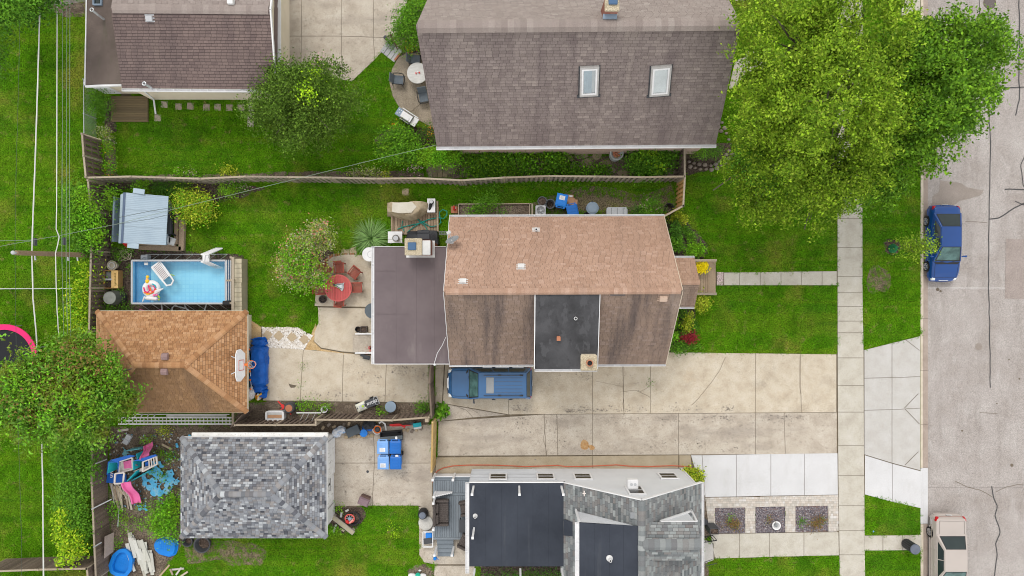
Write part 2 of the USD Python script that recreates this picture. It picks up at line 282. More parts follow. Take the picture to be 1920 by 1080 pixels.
m_oldplank = M('old_wood_plank', None, isl=[(.30, .22, .15), (.36, .27, .19), (.26, .19, .13), (.40, .31, .22)], fine=.2)
m_mossplank = M('mossy_plank', None, isl=[(.155, .115, .065), (.19, .145, .08), (.13, .10, .06)], fine=.25)
m_wplank = M('white_painted_plank', None, isl=[(0.459, 0.458, 0.410), (0.400, 0.398, 0.357), (0.503, 0.503, 0.471), (0.348, 0.338, 0.289)], layers=[(5, .6, .7, (.3, .27, .22), .5, None)], fine=.08)
m_scrap = M('scrap_wood', None, isl=[(.36, .26, .15), (.46, .38, .29), (.50, .48, .45), (.28, .2, .13)], fine=.15)
m_redwood = M('red_stained_wood', None, isl=[(.25, .055, .035), (.32, .075, .05), (.28, .06, .045)], fine=.12, rough=.55)
m_redtable = M('red_table_slat', None, isl=[(.42, .075, .075), (.48, .10, .095), (.38, .065, .06)], fine=.08, rough=.5)
m_pole = M('pole_wood', [(.20, .14, .09), (.30, .22, .15)], 6, fine=.2, stretch=(.4, 4, 4))
m_bark = M('bark', [(.09, .075, .06), (.17, .145, .12)], 6, fine=.3, bump=.6)
m_wire = plain('pale_cable', (.55, .55, .52), .5)
m_wire2 = plain('grey_green_wire', (.20, .25, .20), .5)
m_wire3 = plain('dark_wire', (.06, .07, .06), .5)
def paint(name, c, **k): return M(name, [c, tuple(1.1 * x for x in c)], .7, rough=.2, fine=0, spec=.35, coat=.22, **k)
m_glass = M('tinted_glass', [(.010, .018, .018), (.02, .03, .03)], 1, rough=.04, fine=0, spec=.4)
m_wind = M('windscreen_glass', [(.012, .035, .033), (.09, .18, .17)], 1.6, rough=.05, fine=0, spec=.45)
m_tyre = plain('tyre_rubber', (.02, .02, .021), .8)
m_lampw = plain('headlamp', (.6, .62, .62), .1, 0)
m_lampr = plain('tail_lamp', (.4, .015, .02), .15, 0)
m_lampo = plain('amber_lamp', (.7, .3, .05), .15, 0)
m_bin = plain('blue_bin', (.015, .12, .42), .4)
m_binl = plain('light_blue_bin', (.16, .32, .62), .4)
m_binb = plain('bright_blue_bin', (.02, .17, .55), .4)
m_sand = plain('blue_sandbox_plastic', (.01, .17, .55), .35)
m_tarp = M('blue_tarp', [(.006, .07, .32), (.012, .11, .45)], 2, rough=.35, fine=.1, bump=1.0, bscale=7)
m_ltarp = M('torn_light_blue_tarp', [(.06, .32, .55), (.10, .42, .68), (.3, .5, .6)], 3, rough=.5, fine=.1, bump=.4, bscale=12)
m_pink = plain('pink_plastic', (.72, .15, .36), .4)
m_teal = plain('teal_plastic', (.015, .32, .38), .4)
m_toyblue = plain('toy_blue_plastic', (.02, .12, .48), .4)
m_toywht = plain('toy_cream_plastic', (.68, .62, .58), .45)
m_red = plain('red_plastic', (.55, .03, .03), .45)
m_orange = plain('orange_plastic', (.70, .16, .03), .5)
m_yellow = plain('yellow_plastic', (.75, .5, .04), .5)
m_lime = plain('lime_plastic', (.35, .5, .05), .5)
m_green = plain('green_hose', (.01, .22, .18), .45)
m_dgreen = plain('dark_green_bag', (.015, .13, .05), .6)
m_magenta = plain('trampoline_pad', (.62, .02, .14), .5)
m_mat = plain('black_mat', (.016, .017, .02), .8)
m_box = M('cardboard', [(.38, .21, .12), (.46, .27, .16)], 3)
m_cover = M('tan_grill_cover', [(.26, .205, .13), (.38, .31, .21), (.44, .37, .27)], 2.2, layers=[(1.8, .55, .7, (.17, .14, .09), .5, None)], fine=.12, bump=.3)
m_coverp = M('pale_cover_panel', [(.46, .43, .36), (.55, .52, .46)], 2, fine=.06)
m_bcover = M('black_cover', [(.018, .02, .023), (.035, .037, .042)], 3, rough=.4, fine=.1, bump=.4)
m_wicker = M('brown_wicker', [(.06, .05, .048), (.13, .11, .10)], 25, detail=2, fine=.3, fscale=50)
m_sling = M('grey_sling_fabric', [(.10, .12, .145), (.13, .155, .18)], 8, fine=.1)
m_marble = M('streaked_stone_top', [(.42, .42, .41), (.56, .56, .55)], 3, stretch=(1, 3, 1), fine=.05, rough=.35)
m_gravy = plain('grey_white_paint', (.5, .5, .49), .6)
m_liner = usdkit.material(stage, '/World/Looks/pool_liner', {'g': ('geometry', {}), 'n': ('noise_texture', {'scale': 3.0, 'detail': 3}), 'w': ('mix_vector', {'fac': .05}), 'b': ('brick_texture', {'offset': 0.0, 'scale': 1.0, 'color1': (.42, .70, .80), 'color2': (.36, .65, .78), 'mortar': (.32, .61, .75), 'mortar_size': .04, 'mortar_smooth': 1.0, 'brick_width': .22, 'row_height': .22}), 'n2': ('noise_texture', {'scale': .8, 'detail': 4}), 'r': ('rgb_ramp', {'ramp': [(.45, (0, 0, 0)), (.68, (.75, .75, .75))]}), 'm': ('mix_color', {'b': (.46, .73, .83)}), 'p': ('principled_bsdf', {'roughness': .6})},
    [('g.position', 'n.vector'), ('g.position', 'w.a'), ('n.color', 'w.b'), ('w.result', 'b.vector'), ('g.position', 'n2.vector'), ('n2.fac', 'r.fac'), ('r.color', 'm.fac'), ('b.color', 'm.a'), ('m.result', 'p.base_color')], surface='p.BSDF')
m_linerd = M('pool_liner_wall', [(.14, .38, .62), (.21, .47, .70)], 1.5, fine=.08)
m_water = usdkit.material(stage, '/World/Looks/pool_water', {'t': ('transparent_bsdf', {'color': (.86, .95, .98)}), 'n': ('noise_texture', {'scale': 7, 'detail': 2}), 'bp': ('bump', {'strength': .25, 'distance': .03}), 'gl': ('glossy_bsdf', {'roughness': .03}), 'fr': ('fresnel', {'IOR': 1.33}), 'm': ('mix_closure', {})},
    [('n.fac', 'bp.height'), ('bp.normal', 'gl.normal'), ('bp.normal', 'fr.normal') if False else ('bp.normal', 'gl.normal'), ('fr.fac', 'm.fac'), ('t.BSDF', 'm.closure1'), ('gl.BSDF', 'm.closure2')], surface='m.closure')
m_pane = usdkit.material(stage, '/World/Looks/window_pane', {'t': ('transparent_bsdf', {'color': (.96, .98, .98)}), 'gl': ('glossy_bsdf', {'roughness': .02}), 'fr': ('fresnel', {'IOR': 1.5}), 'm': ('mix_closure', {})},
    [('fr.fac', 'm.fac'), ('t.BSDF', 'm.closure1'), ('gl.BSDF', 'm.closure2')], surface='m.closure')
m_dark = plain('dark_room', (.03, .035, .04), .8)
m_blind = plain('window_blind', (.4, .4, .38), .7)
m_brightw = plain('white_skylight_sheet', (.82, .82, .82), .7)
m_shaft = plain('skylight_shaft', (.50, .57, .63), .7)
# leaves
L_birch = leafm('birch_leaf', [(.10, .17, .014), (.165, .245, .022), (.125, .195, .016), (.25, .31, .05), (.195, .265, .03)], (.06, .125, .013), 1.5)
L_maple = leafm('maple_leaf', [(.07, .15, .018), (.115, .21, .022), (.15, .25, .028), (.09, .175, .018)], (.035, .095, .014))
L_olive = leafm('olive_leaf', [(.06, .105, .02), (.085, .14, .028), (.11, .165, .035), (.05, .09, .018)], (.04, .085, .014))
L_lime = leafm('lime_leaf', [(.16, .30, .012), (.22, .36, .02), (.28, .40, .03)])
L_cher = leafm('glossy_leaf', [(.07, .175, .02), (.105, .235, .025), (.15, .29, .035), (.08, .19, .02)], (.15, .125, .02))
L_bright = leafm('bright_leaf', [(.07, .20, .012), (.11, .27, .018), (.15, .31, .025), (.09, .23, .015)], (.16, .25, .02))
L_mid = leafm('mid_leaf', [(.05, .13, .015), (.08, .175, .02), (.11, .21, .025)], (.035, .10, .014))
L_dark = leafm('dark_leaf', [(.025, .07, .014), (.04, .105, .018), (.06, .13, .022)], (.07, .14, .02))
L_yel = leafm('yellow_green_leaf', [(.22, .28, .02), (.28, .34, .03), (.36, .36, .05), (.14, .24, .02)])
L_mum = leafm('yellow_petal', [(.82, .70, .01), (.85, .74, .02), (.75, .58, .01)])
L_red = leafm('red_leaf', [(.25, .02, .03), (.35, .04, .05), (.16, .02, .03)])
L_rose = leafm('rose_leaf', [(.12, .18, .03), (.20, .25, .06), (.36, .32, .15), (.55, .42, .30), (.15, .21, .04)])
L_flow = leafm('pink_flower', [(.65, .25, .22), (.6, .15, .2), (.6, .22, .10), (.7, .4, .36)])
L_orf = leafm('orange_flower', [(.7, .22, .02), (.75, .4, .03), (.6, .12, .03)])
L_wpink = leafm('pale_flower', [(.7, .6, .62), (.7, .45, .5), (.6, .3, .38)])
L_brown = leafm('dry_leaf', [(.20, .11, .04), (.28, .16, .06), (.16, .12, .04), (.14, .15, .03)])
L_blade = leafm('ornamental_blade', [(.11, .19, .09), (.16, .25, .13), (.22, .31, .19), (.08, .15, .06)])
L_ivy = leafm('ivy_leaf', [(.05, .13, .018), (.08, .18, .022), (.11, .22, .026)], (.06, .15, .015), .6)
L_ivyy = leafm('young_ivy_leaf', [(.20, .32, .015), (.28, .40, .02), (.14, .26, .015)])
# ------------------------------------------------------------------ builders
def cut_pieces(poly3, wid, row, thick, gap=.006, stagger=True, seed=0, vary=0., hang=0., rgap=.012):
    """Rows of pieces over a flat polygon whose first edge is the lower one; every piece is (vertices, faces, area, height)."""
    rr = random.Random(seed); p = np.asarray(poly3, float); o = p[0]; s = unit(p[1] - p[0])
    n = unit(np.cross(p[1] - p[0], p[2] - p[0])); n = n if n[2] > 0 or abs(n[2]) < 1e-6 else -n; t = np.cross(n, s)
    if (p[2] - o) @ t < 0: t = -t
    q = np.stack([(p - o) @ s, (p - o) @ t], 1); pg = Polygon(q).buffer(0); pp = shapely.prepared.prep(pg)
    x0, y0, x1, y1 = pg.bounds; out = []; r = 0; y = y0 - hang
    while y < y1 - .01:
        x = x0 - (rr.random() * wid if stagger else 0)
        while x < x1:
            w = wid * (1 + vary * (rr.random() - .5)); b = sbox(x + gap / 2, max(y, y0 - hang), x + w - gap / 2, y + row - rgap); x += w
            if pp.contains(b): c = np.array([(b.bounds[0], b.bounds[1]), (b.bounds[2], b.bounds[1]), (b.bounds[2], b.bounds[3]), (b.bounds[0], b.bounds[3])])
            else:
                g = b.intersection(pg)
                if g.is_empty or g.geom_type != 'Polygon' or g.area < .0015: continue
                c = np.array(shapely.geometry.polygon.orient(g).exterior.coords)[:-1]
                if len(c) < 3: continue
            hgt = .004 + thick * np.clip(1 - (c[:, 1] - y) / row, 0, 1) + rr.random() * .003
            top = o + c[:, :1] * s + c[:, 1:] * t + hgt[:, None] * n; low = o + c[:, :1] * s + c[:, 1:] * t
            k = len(c); f = [[0, i, i + 1] for i in range(1, k - 1)]
            for i in range(k):
                j = (i + 1) % k; f += [[k + i, k + j, j], [k + i, j, i]]
            a = .5 * abs(np.dot(c[:, 0], np.roll(c[:, 1], 1)) - np.dot(c[:, 1], np.roll(c[:, 0], 1)))
            out.append((np.vstack([top, low]), np.array(f), a, top[:, 2].mean()))
        y += row; r += 1
    return out
def lay(T, under, pieces, name, mat, singly=300, rest='small_pieces'):
    full = max(x[2] for x in pieces); order = sorted(range(len(pieces)), key=lambda i: (-round(pieces[i][2] / full, 1), -pieces[i][3]))
    for i in order[:singly]: T.add(name, pieces[i][:2], mat, under=under)
    if len(order) > singly: T.add(rest, join(*[pieces[i][:2] for i in order[singly:]]), mat, under=under, kind='stuff')
def roof_plane(T, poly3, mat, singly=0, row=.145, wid=.305, thick=.024, name='roof', seed=0, deck=.10, vary=0.):
    p = np.asarray(poly3, float); d = T.add(name, solid(p, deck), m_deckr)
    lay(T, d, cut_pieces(p, wid, row, thick, seed=seed, vary=vary, hang=.02, gap=.012, rgap=.016), 'shingle', mat, singly, 'shingles')
    return d
def align(a, b, d):
    d = unit(np.array([d[0], d[1], 0])); m = (a + b) / 2; L = np.linalg.norm((b - a)[:2]) / 2; m[2] = (a[2] + b[2]) / 2
    return m - d * L, m + d * L
def ridge_caps(T, a, b, mat, w=.3, step=.2, drop=.10, under=None, lift=.025):
    a, b = np.asarray(a, float), np.asarray(b, float); L = np.linalg.norm(b - a); d = (b - a) / L; s = unit(np.cross(d, (0, 0, 1))); n = np.cross(s, d); k = int(L / step)
    for i in range(k):
        c = a + d * (i + .5) * L / k; l = L / k * .56; h = lift
        v = []
        for e, hh in ((-l, h + .014), (l, h)):
            for q, z in ((-w / 2, -drop), (-w * .2, -drop * .12), (w * .2, -drop * .12), (w / 2, -drop)): v.append(c + d * e + s * q + n * (hh + z))
        v = np.array(v); v = np.vstack([v, v - n * .012]); f = []
        for q in range(3): f += [[q, q + 4, q + 5, q + 1]]
        f += [[0, 1, 9, 8], [1, 2, 10, 9], [2, 3, 11, 10], [4, 12, 13, 5], [5, 13, 14, 6], [6, 14, 15, 7], [0, 8, 12, 4], [3, 7, 15, 11]]
        T.add('ridge_cap', (v, np.array(f)), mat, under=under)
def gutter(T, a, b, out, mat=m_wht, w=.11, h=.11, ties=True, name='gutter'):
    a, b = np.asarray(a, float), np.asarray(b, float); o = unit(out); L = np.linalg.norm(b - a); d = (b - a) / L; up = np.array([0, 0, 1.])
    ms = [bar(a + o * w / 2 - up * h, b + o * w / 2 - up * h, w, .012), bar(a + o * .008 - up * h / 2, b + o * .008 - up * h / 2, .014, h), bar(a + o * w - up * h / 2, b + o * w - up * h / 2, .022, h + .012)]
    for e in (a, b): ms.append(obox(e + o * w / 2 - up * h / 2, d, o, (.01, w, h)))
    g = T.add(name, join(*ms), mat)
    if ties:
        for k in range(1, int(L / .95) + 1):
            T.add('gutter_strap', obox(a + d * k * .95 + o * w / 2 + up * .004, d, o, (.03, w, .008)), mat, under=g)
    return g
def gable_body(eaves, ridge, inset, z0=0, cut=.12):
    """The walls under a gable roof: eaves is four corners, ridge its two ends, all pulled in by inset."""
    e = np.asarray(eaves, float); r = np.asarray(ridge, float); c = e.mean(0); out = []
    for p in e: out.append(p + (c - p) * 0)
    pts = []
    ax = unit(r[1] - r[0]); sd = unit(np.cross((0, 0, 1), ax))
    for p in e:
        q = p - ax * np.sign((p - c) @ ax) * inset - sd * np.sign((p - c) @ sd) * inset
        pts += [(q[0], q[1], p[2] - cut + .2 * inset), (q[0], q[1], z0)]
    for p in r:
        q = p - ax * np.sign((p - c) @ ax) * inset; pts.append((q[0], q[1], p[2] - cut - .05))
    return hull(pts)

def fence(T, pts, h, side, pitch=.23, mat=m_fence, rmat=m_rail, width=.14, double=True, rails=(.35, 1.0, 1.6), budget=300, name='picket', top=True, jitter=.012, thick=.02):
    """pts: world points of the top line; side: +1 or -1, the side the first row of boards hangs on."""
    rr = random.Random(len(pts) * 31 + int(h * 10)); rest = []; n = 0
    for i in range(len(pts) - 1):
        a, b = np.array([*pts[i][:2], 0.]), np.array([*pts[i + 1][:2], 0.]); d = b - a; L = np.linalg.norm(d); d /= L; nn = np.cross((0, 0, 1), d) * side
        if top: T.add('top_rail', bar(a + (0, 0, h), b + (0, 0, h), .10, .045), rmat)
        for z in rails: T.add('rail', bar(a + (0, 0, z * h / 1.8), b + (0, 0, z * h / 1.8), .05, .085), rmat if not double else mat)
        for k, p in enumerate((a, b)):
            if k == 0 or i == len(pts) - 2: T.add('post', obox(p + (0, 0, h / 2 + .02), d, nn, (.10, .10, h + .09)), rmat)
        m = int(L / pitch)
        for k in range(m):
            for s in ((1, -1) if double else (1,)):
                c = a + d * (k + .5 + (.5 if s < 0 else 0)) * L / m + nn * s * .045
                if (c - a) @ d > L - width / 2: continue
                hh = h - .035 - rr.random() * .03; v = obox(c + (0, 0, hh / 2 + .03) + d * (rr.random() - .5) * jitter, unit(d + np.array([0, 0, 1]) * (rr.random() - .5) * .02), nn, (width, thick, hh))
                n += 1
                if n <= budget: T.add(name, v, mat)
                else: rest.append(v)
    if rest: T.add(name + 's', join(*rest), mat, kind='stuff')

# leaves ------------------------------------------------------------
def leaf_cloud(blobs, n, size=.12, seed=0, clump=26, spread=None, up=.6, aspect=.55, shell=.72, top=True, twig=0.):
    g = np.random.default_rng(seed); B = np.asarray(blobs, float); w = (B[:, 3] * B[:, 4] + B[:, 3] * B[:, 5] * .5); w /= w.sum()
    m = max(1, n // clump); bi = g.choice(len(B), m, p=w); d = g.normal(size=(m, 3)); d[:, 2] = np.where((d[:, 2] < 0) & (g.random(m) < .6), -d[:, 2], d[:, 2]) if top else d[:, 2]
    d /= np.linalg.norm(d, axis=1, keepdims=True); rad = np.where(g.random(m) < shell, 1 - .22 * g.random(m) ** 1.5 + .12 * g.normal(size=m).clip(-1, 1.5), g.random(m) ** .5 * .85)
    q = meshkit.fbm(d * 3.2 + bi[:, None] * 3.1, 3, seed); rad *= (.46 + .86 * q) if twig else .64 + .5 * q
    c = B[bi, :3] + d * rad[:, None] * B[bi, 3:6]; sp = spread if spread else size * 2.1
    if twig: k = max(1, m // 9); c = c[:k][g.integers(0, k, m)] + g.normal(size=(m, 3)) * twig * np.array([1, 1, .7]); d = d[np.argmin(((c[:, None, :2] - c[None, :1, :2]) ** 2).sum(-1), 1) * 0 + np.arange(m)]
    ci = np.repeat(np.arange(m), clump); N = len(ci); pos = c[ci] + g.normal(size=(N, 3)) * sp * (.6 + .8 * g.random(m))[ci][:, None] * np.array([1, 1, .6])
    nr = g.normal(size=(N, 3)) * .75 + d[ci] * .45 + np.array([0, 0, up]); nr /= np.linalg.norm(nr, axis=1, keepdims=True)
    a = np.cross(nr, g.normal(size=(N, 3))); a /= np.linalg.norm(a, axis=1, keepdims=True); b = np.cross(nr, a); L = (size * (.65 + .7 * g.random(N)))[:, None]; Wd = L * aspect
    v = np.stack([pos - a * L * .5, pos + b * Wd * .5 + nr * L * .10, pos + a * L * .5, pos - b * Wd * .5 + nr * L * .10], 1).reshape(-1, 3)
    v[:, 2] = np.maximum(v[:, 2], .02); i = np.arange(N)[:, None] * 4
    return v, np.concatenate([i + [0, 1, 2], i + [0, 2, 3]])
def pblobs(bl): return [(*P(u, v, z), ru * (CAM_H - z) / FPX, rv * (CAM_H - z) / FPX, rz) for u, v, z, ru, rv, rz in bl]
def tree(name, label, base, blobs, layers, trunk=.22, cat='tree', fork=None, limbs=True, group=None):
    """blobs in the photograph's pixels at their height; layers: (part name, material, leaves, size, blobs or None, options)."""
    b0 = P(*base, 0); T = Thing(name, label, cat, at=b0, group=group); B = pblobs(blobs); zt = fork or .45 * max(b[2] for b in B)
    c = np.mean([b[:3] for b in B], 0); f = np.array([b0[0] * .8 + c[0] * .2, b0[1] * .8 + c[1] * .2, zt])
    T.add('trunk', tube([b0 - (0, 0, .1), b0 * (1, 1, 0) + (0, 0, .15), (b0 + f) / 2 + (.08, -.05, 0), f], trunk, 9, trunk * .7), m_bark, True)
    if limbs:
        for k, b in enumerate(B):
            e = np.array(b[:3]); mid = (f + e) / 2 + np.array([R.uniform(-.2, .2), R.uniform(-.2, .2), .25]); T.add('limb', tube([f - (0, 0, .1), mid, e, e + (e - f) * .18 + (0, 0, b[5] * .2)], trunk * .45, 6, .025), m_bark)
            for q in range(4):
                s = mid + (e - mid) * R.uniform(.1, .9); t = e + np.array([R.uniform(-1, 1) * b[3], R.uniform(-1, 1) * b[4], R.uniform(-.2, .8) * b[5]]) * .8
                T.add('branch', tube([s, (s + t) / 2 + (0, 0, .1), t], trunk * .2, 5, .012), m_bark)
    for i, (pn, mat, n, size, bl, op) in enumerate(layers):
        T.add(pn, leaf_cloud(pblobs(bl) if bl else B, n, size, seed=hash_(name) + i, **op), mat, kind='stuff' if bl else None)
    return T
def hash_(s): return sum(ord(c) * (i + 7) for i, c in enumerate(s)) % 9973
def shrub(name, label, cat, blobs, layers, stems=5, group=None):
    B = pblobs(blobs); b0 = np.array([np.mean([b[0] for b in B]), np.mean([b[1] for b in B]), 0]); T = Thing(name, label, cat, at=b0, group=group); ms = []
    for k in range(stems):
        b = B[k % len(B)]; e = np.array([b[0] + R.uniform(-.5, .5) * b[3], b[1] + R.uniform(-.5, .5) * b[4], b[2] + .2 * b[5]]); s = np.array([b[0] + R.uniform(-.15, .15) * b[3], b[1] + R.uniform(-.15, .15) * b[4], 0])
        ms.append(tube([s, (s + e) / 2 + (0, 0, .05), e], .014, 5, .006))
    if ms: T.add('stems', join(*ms), m_bark)
    for i, L in enumerate(layers):
        pn, mat, n, size = L[:4]; bl = L[4] if len(L) > 4 else None; op = L[5] if len(L) > 5 else {}
        T.add(pn, leaf_cloud(pblobs(bl) if bl else B, n, size, seed=hash_(label) + i, **{'clump': 14, **op}), mat, kind='stuff' if 'flower' in pn else None)
    return T
def blade_clump(c, r, n, L, seed=0, droop=.5, w=.02):
    g = np.random.default_rng(seed); an = g.random(n) * 6.283; ln = L * (.6 + .5 * g.random(n)); s0 = g.random(n)[:, None] * r * .3
    d = np.stack([np.cos(an), np.sin(an), np.zeros(n)], 1); sd = np.stack([-np.sin(an), np.cos(an), np.zeros(n)], 1); e = (.3 + .7 * g.random(n))[:, None]; vs = []
    for k, t in enumerate((0, .4, .75, 1)):
        p = np.asarray(c) + d * s0 + d * (r * e * t ** 1.3) + np.array([0, 0, 1]) * (ln[:, None] * (t - droop * t * t)); ww = w * (1, .9, .6, .05)[k]
        vs += [p - sd * ww / 2, p + sd * ww / 2]
    v = np.stack(vs, 1).reshape(-1, 3); i = np.arange(n)[:, None] * 8
    return v, np.concatenate([i + q for a in (0, 2, 4) for q in ([a, a + 2, a + 3], [a, a + 3, a + 1])])

# cars ------------------------------------------------------------
def car(name, label, at, rz, L, W, H, prof, cabin, pm, trim, wheel_x, wheel_r=.31, suv=False, group=None, wheel_style=6, nose=.16):
    """prof: (x/L, top height, width factor) from tail to nose; cabin: rear glass foot, roof rear, roof front, windscreen foot (x/L), foot and roof half widths."""
    T = Local(name, label, 'car', at=at, rz=rz, group=group); zb = .24 if not suv else .34; ring = []
    xs = np.array([p[0] for p in prof]); X = np.unique(np.concatenate([np.linspace(-.5, .5, 41), xs]))
    for x in X:
        zt = np.interp(x, xs, [p[1] for p in prof]); wf = np.interp(x, xs, [p[2] for p in prof]); w = W / 2 * wf; e = abs(2 * x)
        bw = 1 - .0 * e; zl = zb + (.10 if e > .93 else 0); half = [(w * .80, zl), (w * .94, zl + .03), (w * .985, zl + .16), (w, zt - .30), (w * .985, zt - .17), (w * .95, zt - .07), (w * .87, zt - .012), (w * .6, zt + .012), (0.0, zt + .022)]
        pts = [(x * L, y, z) for y, z in half] + [(x * L, -y, z) for y, z in half[-2::-1]]; ring.append(pts)
    k = len(ring[0]); V = np.array(ring).reshape(-1, 3); f = []
    for i in range(len(X) - 1):
        for j in range(k):
            A, B = i * k + j, i * k + (j + 1) % k; f += [[A, B, B + k], [A, B + k, A + k]]
    V = np.vstack([V, V[:k].mean(0), V[-k:].mean(0)]); n0 = len(V) - 2
    for j in range(k): f += [[n0, (j + 1) % k, j], [n0 + 1, len(V) - 2 - k + j, len(V) - 2 - k + (j + 1) % k]]
    body = Manifold(MMesh(np.asarray(V, np.float32), np.asarray(f, np.uint32)))
    if body.volume() < 0: body = Manifold(MMesh(np.asarray(V, np.float32), np.asarray(f, np.uint32)[:, ::-1]))
    for wx in wheel_x:
        for s in (-1, 1):
            c = Manifold.cylinder(.34, wheel_r + .065, wheel_r + .065, 28).rotate((90, 0, 0)).translate((wx * L, s * W / 2 + .17, wheel_r)); body = body - c
    T.add('body', body, pm, 32)
    xb0, xr0, xr1, xb1, wb, wr = cabin; zb_ = lambda x: np.interp(x, xs, [p[1] for p in prof]) - .02; r = .05
    c0 = {('b', 'r', s): (xb0 * L, s * wb, zb_(xb0)) for s in (-1, 1)} | {('b', 'f', s): (xb1 * L, s * wb, zb_(xb1)) for s in (-1, 1)} | {('t', 'r', s): (xr0 * L, s * wr, H - r - .02) for s in (-1, 1)} | {('t', 'f', s): (xr1 * L, s * wr, H - r - .02) for s in (-1, 1)}
    sp = trimesh.creation.icosphere(1, r).vertices; pts = [np.array(c) + sp for c in c0.values()]
    for x in np.linspace(xr0 * .86 + xr1 * .14, xr1 * .86 + xr0 * .14, 5):
        for y in np.linspace(-.62, .62, 5): pts.append(np.array([[x * L, y * wr, H - .035 * y * y / .4 * .8]]))
    xm = .5 * (xb1 + xr1)
    T.add('cabin', hull(np.vstack(pts)), pm, 25)
    def pane(nm, A, B, C, D, mat, u0=.05, u1=.95, v0=.08, v1=.93, off=.007, bow=0):
        A, B, C, D = map(np.asarray, (A, B, C, D)); n = unit(np.cross(B - A, D - A)); n = n if n @ ((A + B + C + D) / 4 - np.array([0, 0, H * .55])) > 0 else -n
        N = 9; vs = []
        for o in (r + off, r - .02):
            for i in range(N):
                for j in range(3):
                    u, v = u0 + (u1 - u0) * i / (N - 1), v0 + (v1 - v0) * j / 2; vs.append((A * (1 - u) + B * u) * (1 - v) + (D * (1 - u) + C * u) * v + n * (o + bow * (1 - (2 * u - 1) ** 2)))
        f = []
        for i in range(N - 1):
            for j in range(2): a = i * 3 + j; f += [[a, a + 3, a + 4, a + 1]]
        rim = [i * 3 for i in range(N)] + [(N - 1) * 3 + 1] + [i * 3 + 2 for i in range(N - 1, -1, -1)] + [1]
        for i in range(len(rim)): a, b = rim[i], rim[(i + 1) % len(rim)]; f.append([a, b, b + N * 3, a + N * 3])
        return T.add(nm, (np.array(vs), np.array(f)), mat, 25)
    g = c0
    pane('windscreen_seal', g['b', 'f', -1], g['b', 'f', 1], g['t', 'f', 1], g['t', 'f', -1], m_blk, .015, .985, .0, .97, .004)
    pane('windscreen', g['b', 'f', -1], g['b', 'f', 1], g['t', 'f', 1], g['t', 'f', -1], m_wind, .055, .945, .07, .93, .008)
    pane('rear_seal', g['b', 'r', -1], g['b', 'r', 1], g['t', 'r', 1], g['t', 'r', -1], m_blk, .04, .96, .04, .96, .004)
    pane('rear_window', g['b', 'r', -1], g['b', 'r', 1], g['t', 'r', 1], g['t', 'r', -1], m_glass if not suv else m_glass, .07, .93, .08, .92, .008)
    for s in (-1, 1):
        a, b, c, d = g['b', 'r', s], g['b', 'f', s], g['t', 'f', s], g['t', 'r', s]; n = 3 if suv else 2; ed = np.linspace(.08, .93, n + 1) if not suv else np.array([.04, .36, .66, .95])
        for i in range(n): pane('side_window', a, b, c, d, m_glass, ed[i] + .012, ed[i + 1] - .012, .14, .88, .006)
        sx = xb1 * L - .22; zz = zb_(xb1) + .08
        T.add('wing_mirror', hull([(sx + dx, s * (W / 2 + dy), zz + dz) for dx, dy, dz in ((0, -.06, 0), (-.06, -.06, .02), (.03, .17, .0), (-.10, .19, .0), (.02, .17, .13), (-.09, .19, .13), (0, -.04, .08))]), trim)
        for hx in ((xb0 + xb1) / 2 * L - .75, (xb0 + xb1) / 2 * L + .25): T.add('door_handle', bx(hx, hx + .2, *sorted((s * (W / 2 - .02), s * (W / 2 + .02))), zz - .16, zz - .12, .008), trim)
        zl = np.interp(.44, xs, [p[1] for p in prof]); wn = np.interp(.47, xs, [p[2] for p in prof]) * W / 2
        T.add('headlamp', hull([(x * L, s * y * wn, zl + z) for x, y, z in ((.435, 1.0, -.10), (.43, .97, -.03), (.472, .72, -.05), (.492, .68, -.14), (.492, .95, -.20), (.45, 1.01, -.19), (.482, .9, -.08))]), m_lampw, 30)
        T.add('indicator', hull([(x * L, s * y * wn, zl + z) for x, y, z in ((.40, 1.005, -.16), (.43, 1.015, -.15), (.425, .985, -.045), (.41, .985, -.07))]), m_lampo)
        zr = np.interp(-.46, xs, [p[1] for p in prof]); wt = np.interp(-.47, xs, [p[2] for p in prof]) * W / 2
        T.add('tail_lamp', hull([(x * L, s * y * wt, zr + z) for x, y, z in ((-.445, 1.005, -.10), (-.45, .985, -.04), (-.49, .80, -.07), (-.497, .80, -.2), (-.495, .95, -.2), (-.45, 1.015, -.2), (-.482, .93, -.06))]), m_lampr)
        T.add('sill', bx(-.36 * L, .36 * L, *sorted((s * W * .44, s * W * .492)), zb + .02, zb + .1, .01), trim if not suv else m_dkgrey)
    for i, wx in enumerate(wheel_x):
        for s in (-1, 1):
            y = s * (W / 2 - .10); wl = T.add('wheel', turn(lathe([(wheel_r * .62, -.1), (wheel_r * .94, -.1), (wheel_r, -.06), (wheel_r, .06), (wheel_r * .94, .1), (wheel_r * .62, .1)], 28), rx=90, at=(wx * L, y, wheel_r)), m_tyre, 40)
            rim = [turn(lathe([(.001, .05), (.05, .07), (.06, .07), (.07, .05)], 16), rx=-90 * s, at=(wx * L, y, wheel_r)), turn(lathe([(wheel_r * .58, .03), (wheel_r * .6, .105), (wheel_r * .66, .105), (wheel_r * .66, .0)], 28), rx=-90 * s, at=(wx * L, y, wheel_r))]
            for q in range(wheel_style):
                an = q * 2 * math.pi / wheel_style; rim.append(bar((wx * L + .05 * math.cos(an), y + s * .075, wheel_r + .05 * math.sin(an)), (wx * L + wheel_r * .62 * math.cos(an), y + s * .09, wheel_r + wheel_r * .62 * math.sin(an)), .02, .055, (0, 1, 0)))
            T.add('rim', join(*rim), m_steel, under=wl); T.add('wheel_back', turn(cyl(wheel_r * .6, 0, .02), rx=-90 * s, at=(wx * L, y, wheel_r)), m_blk, under=wl)
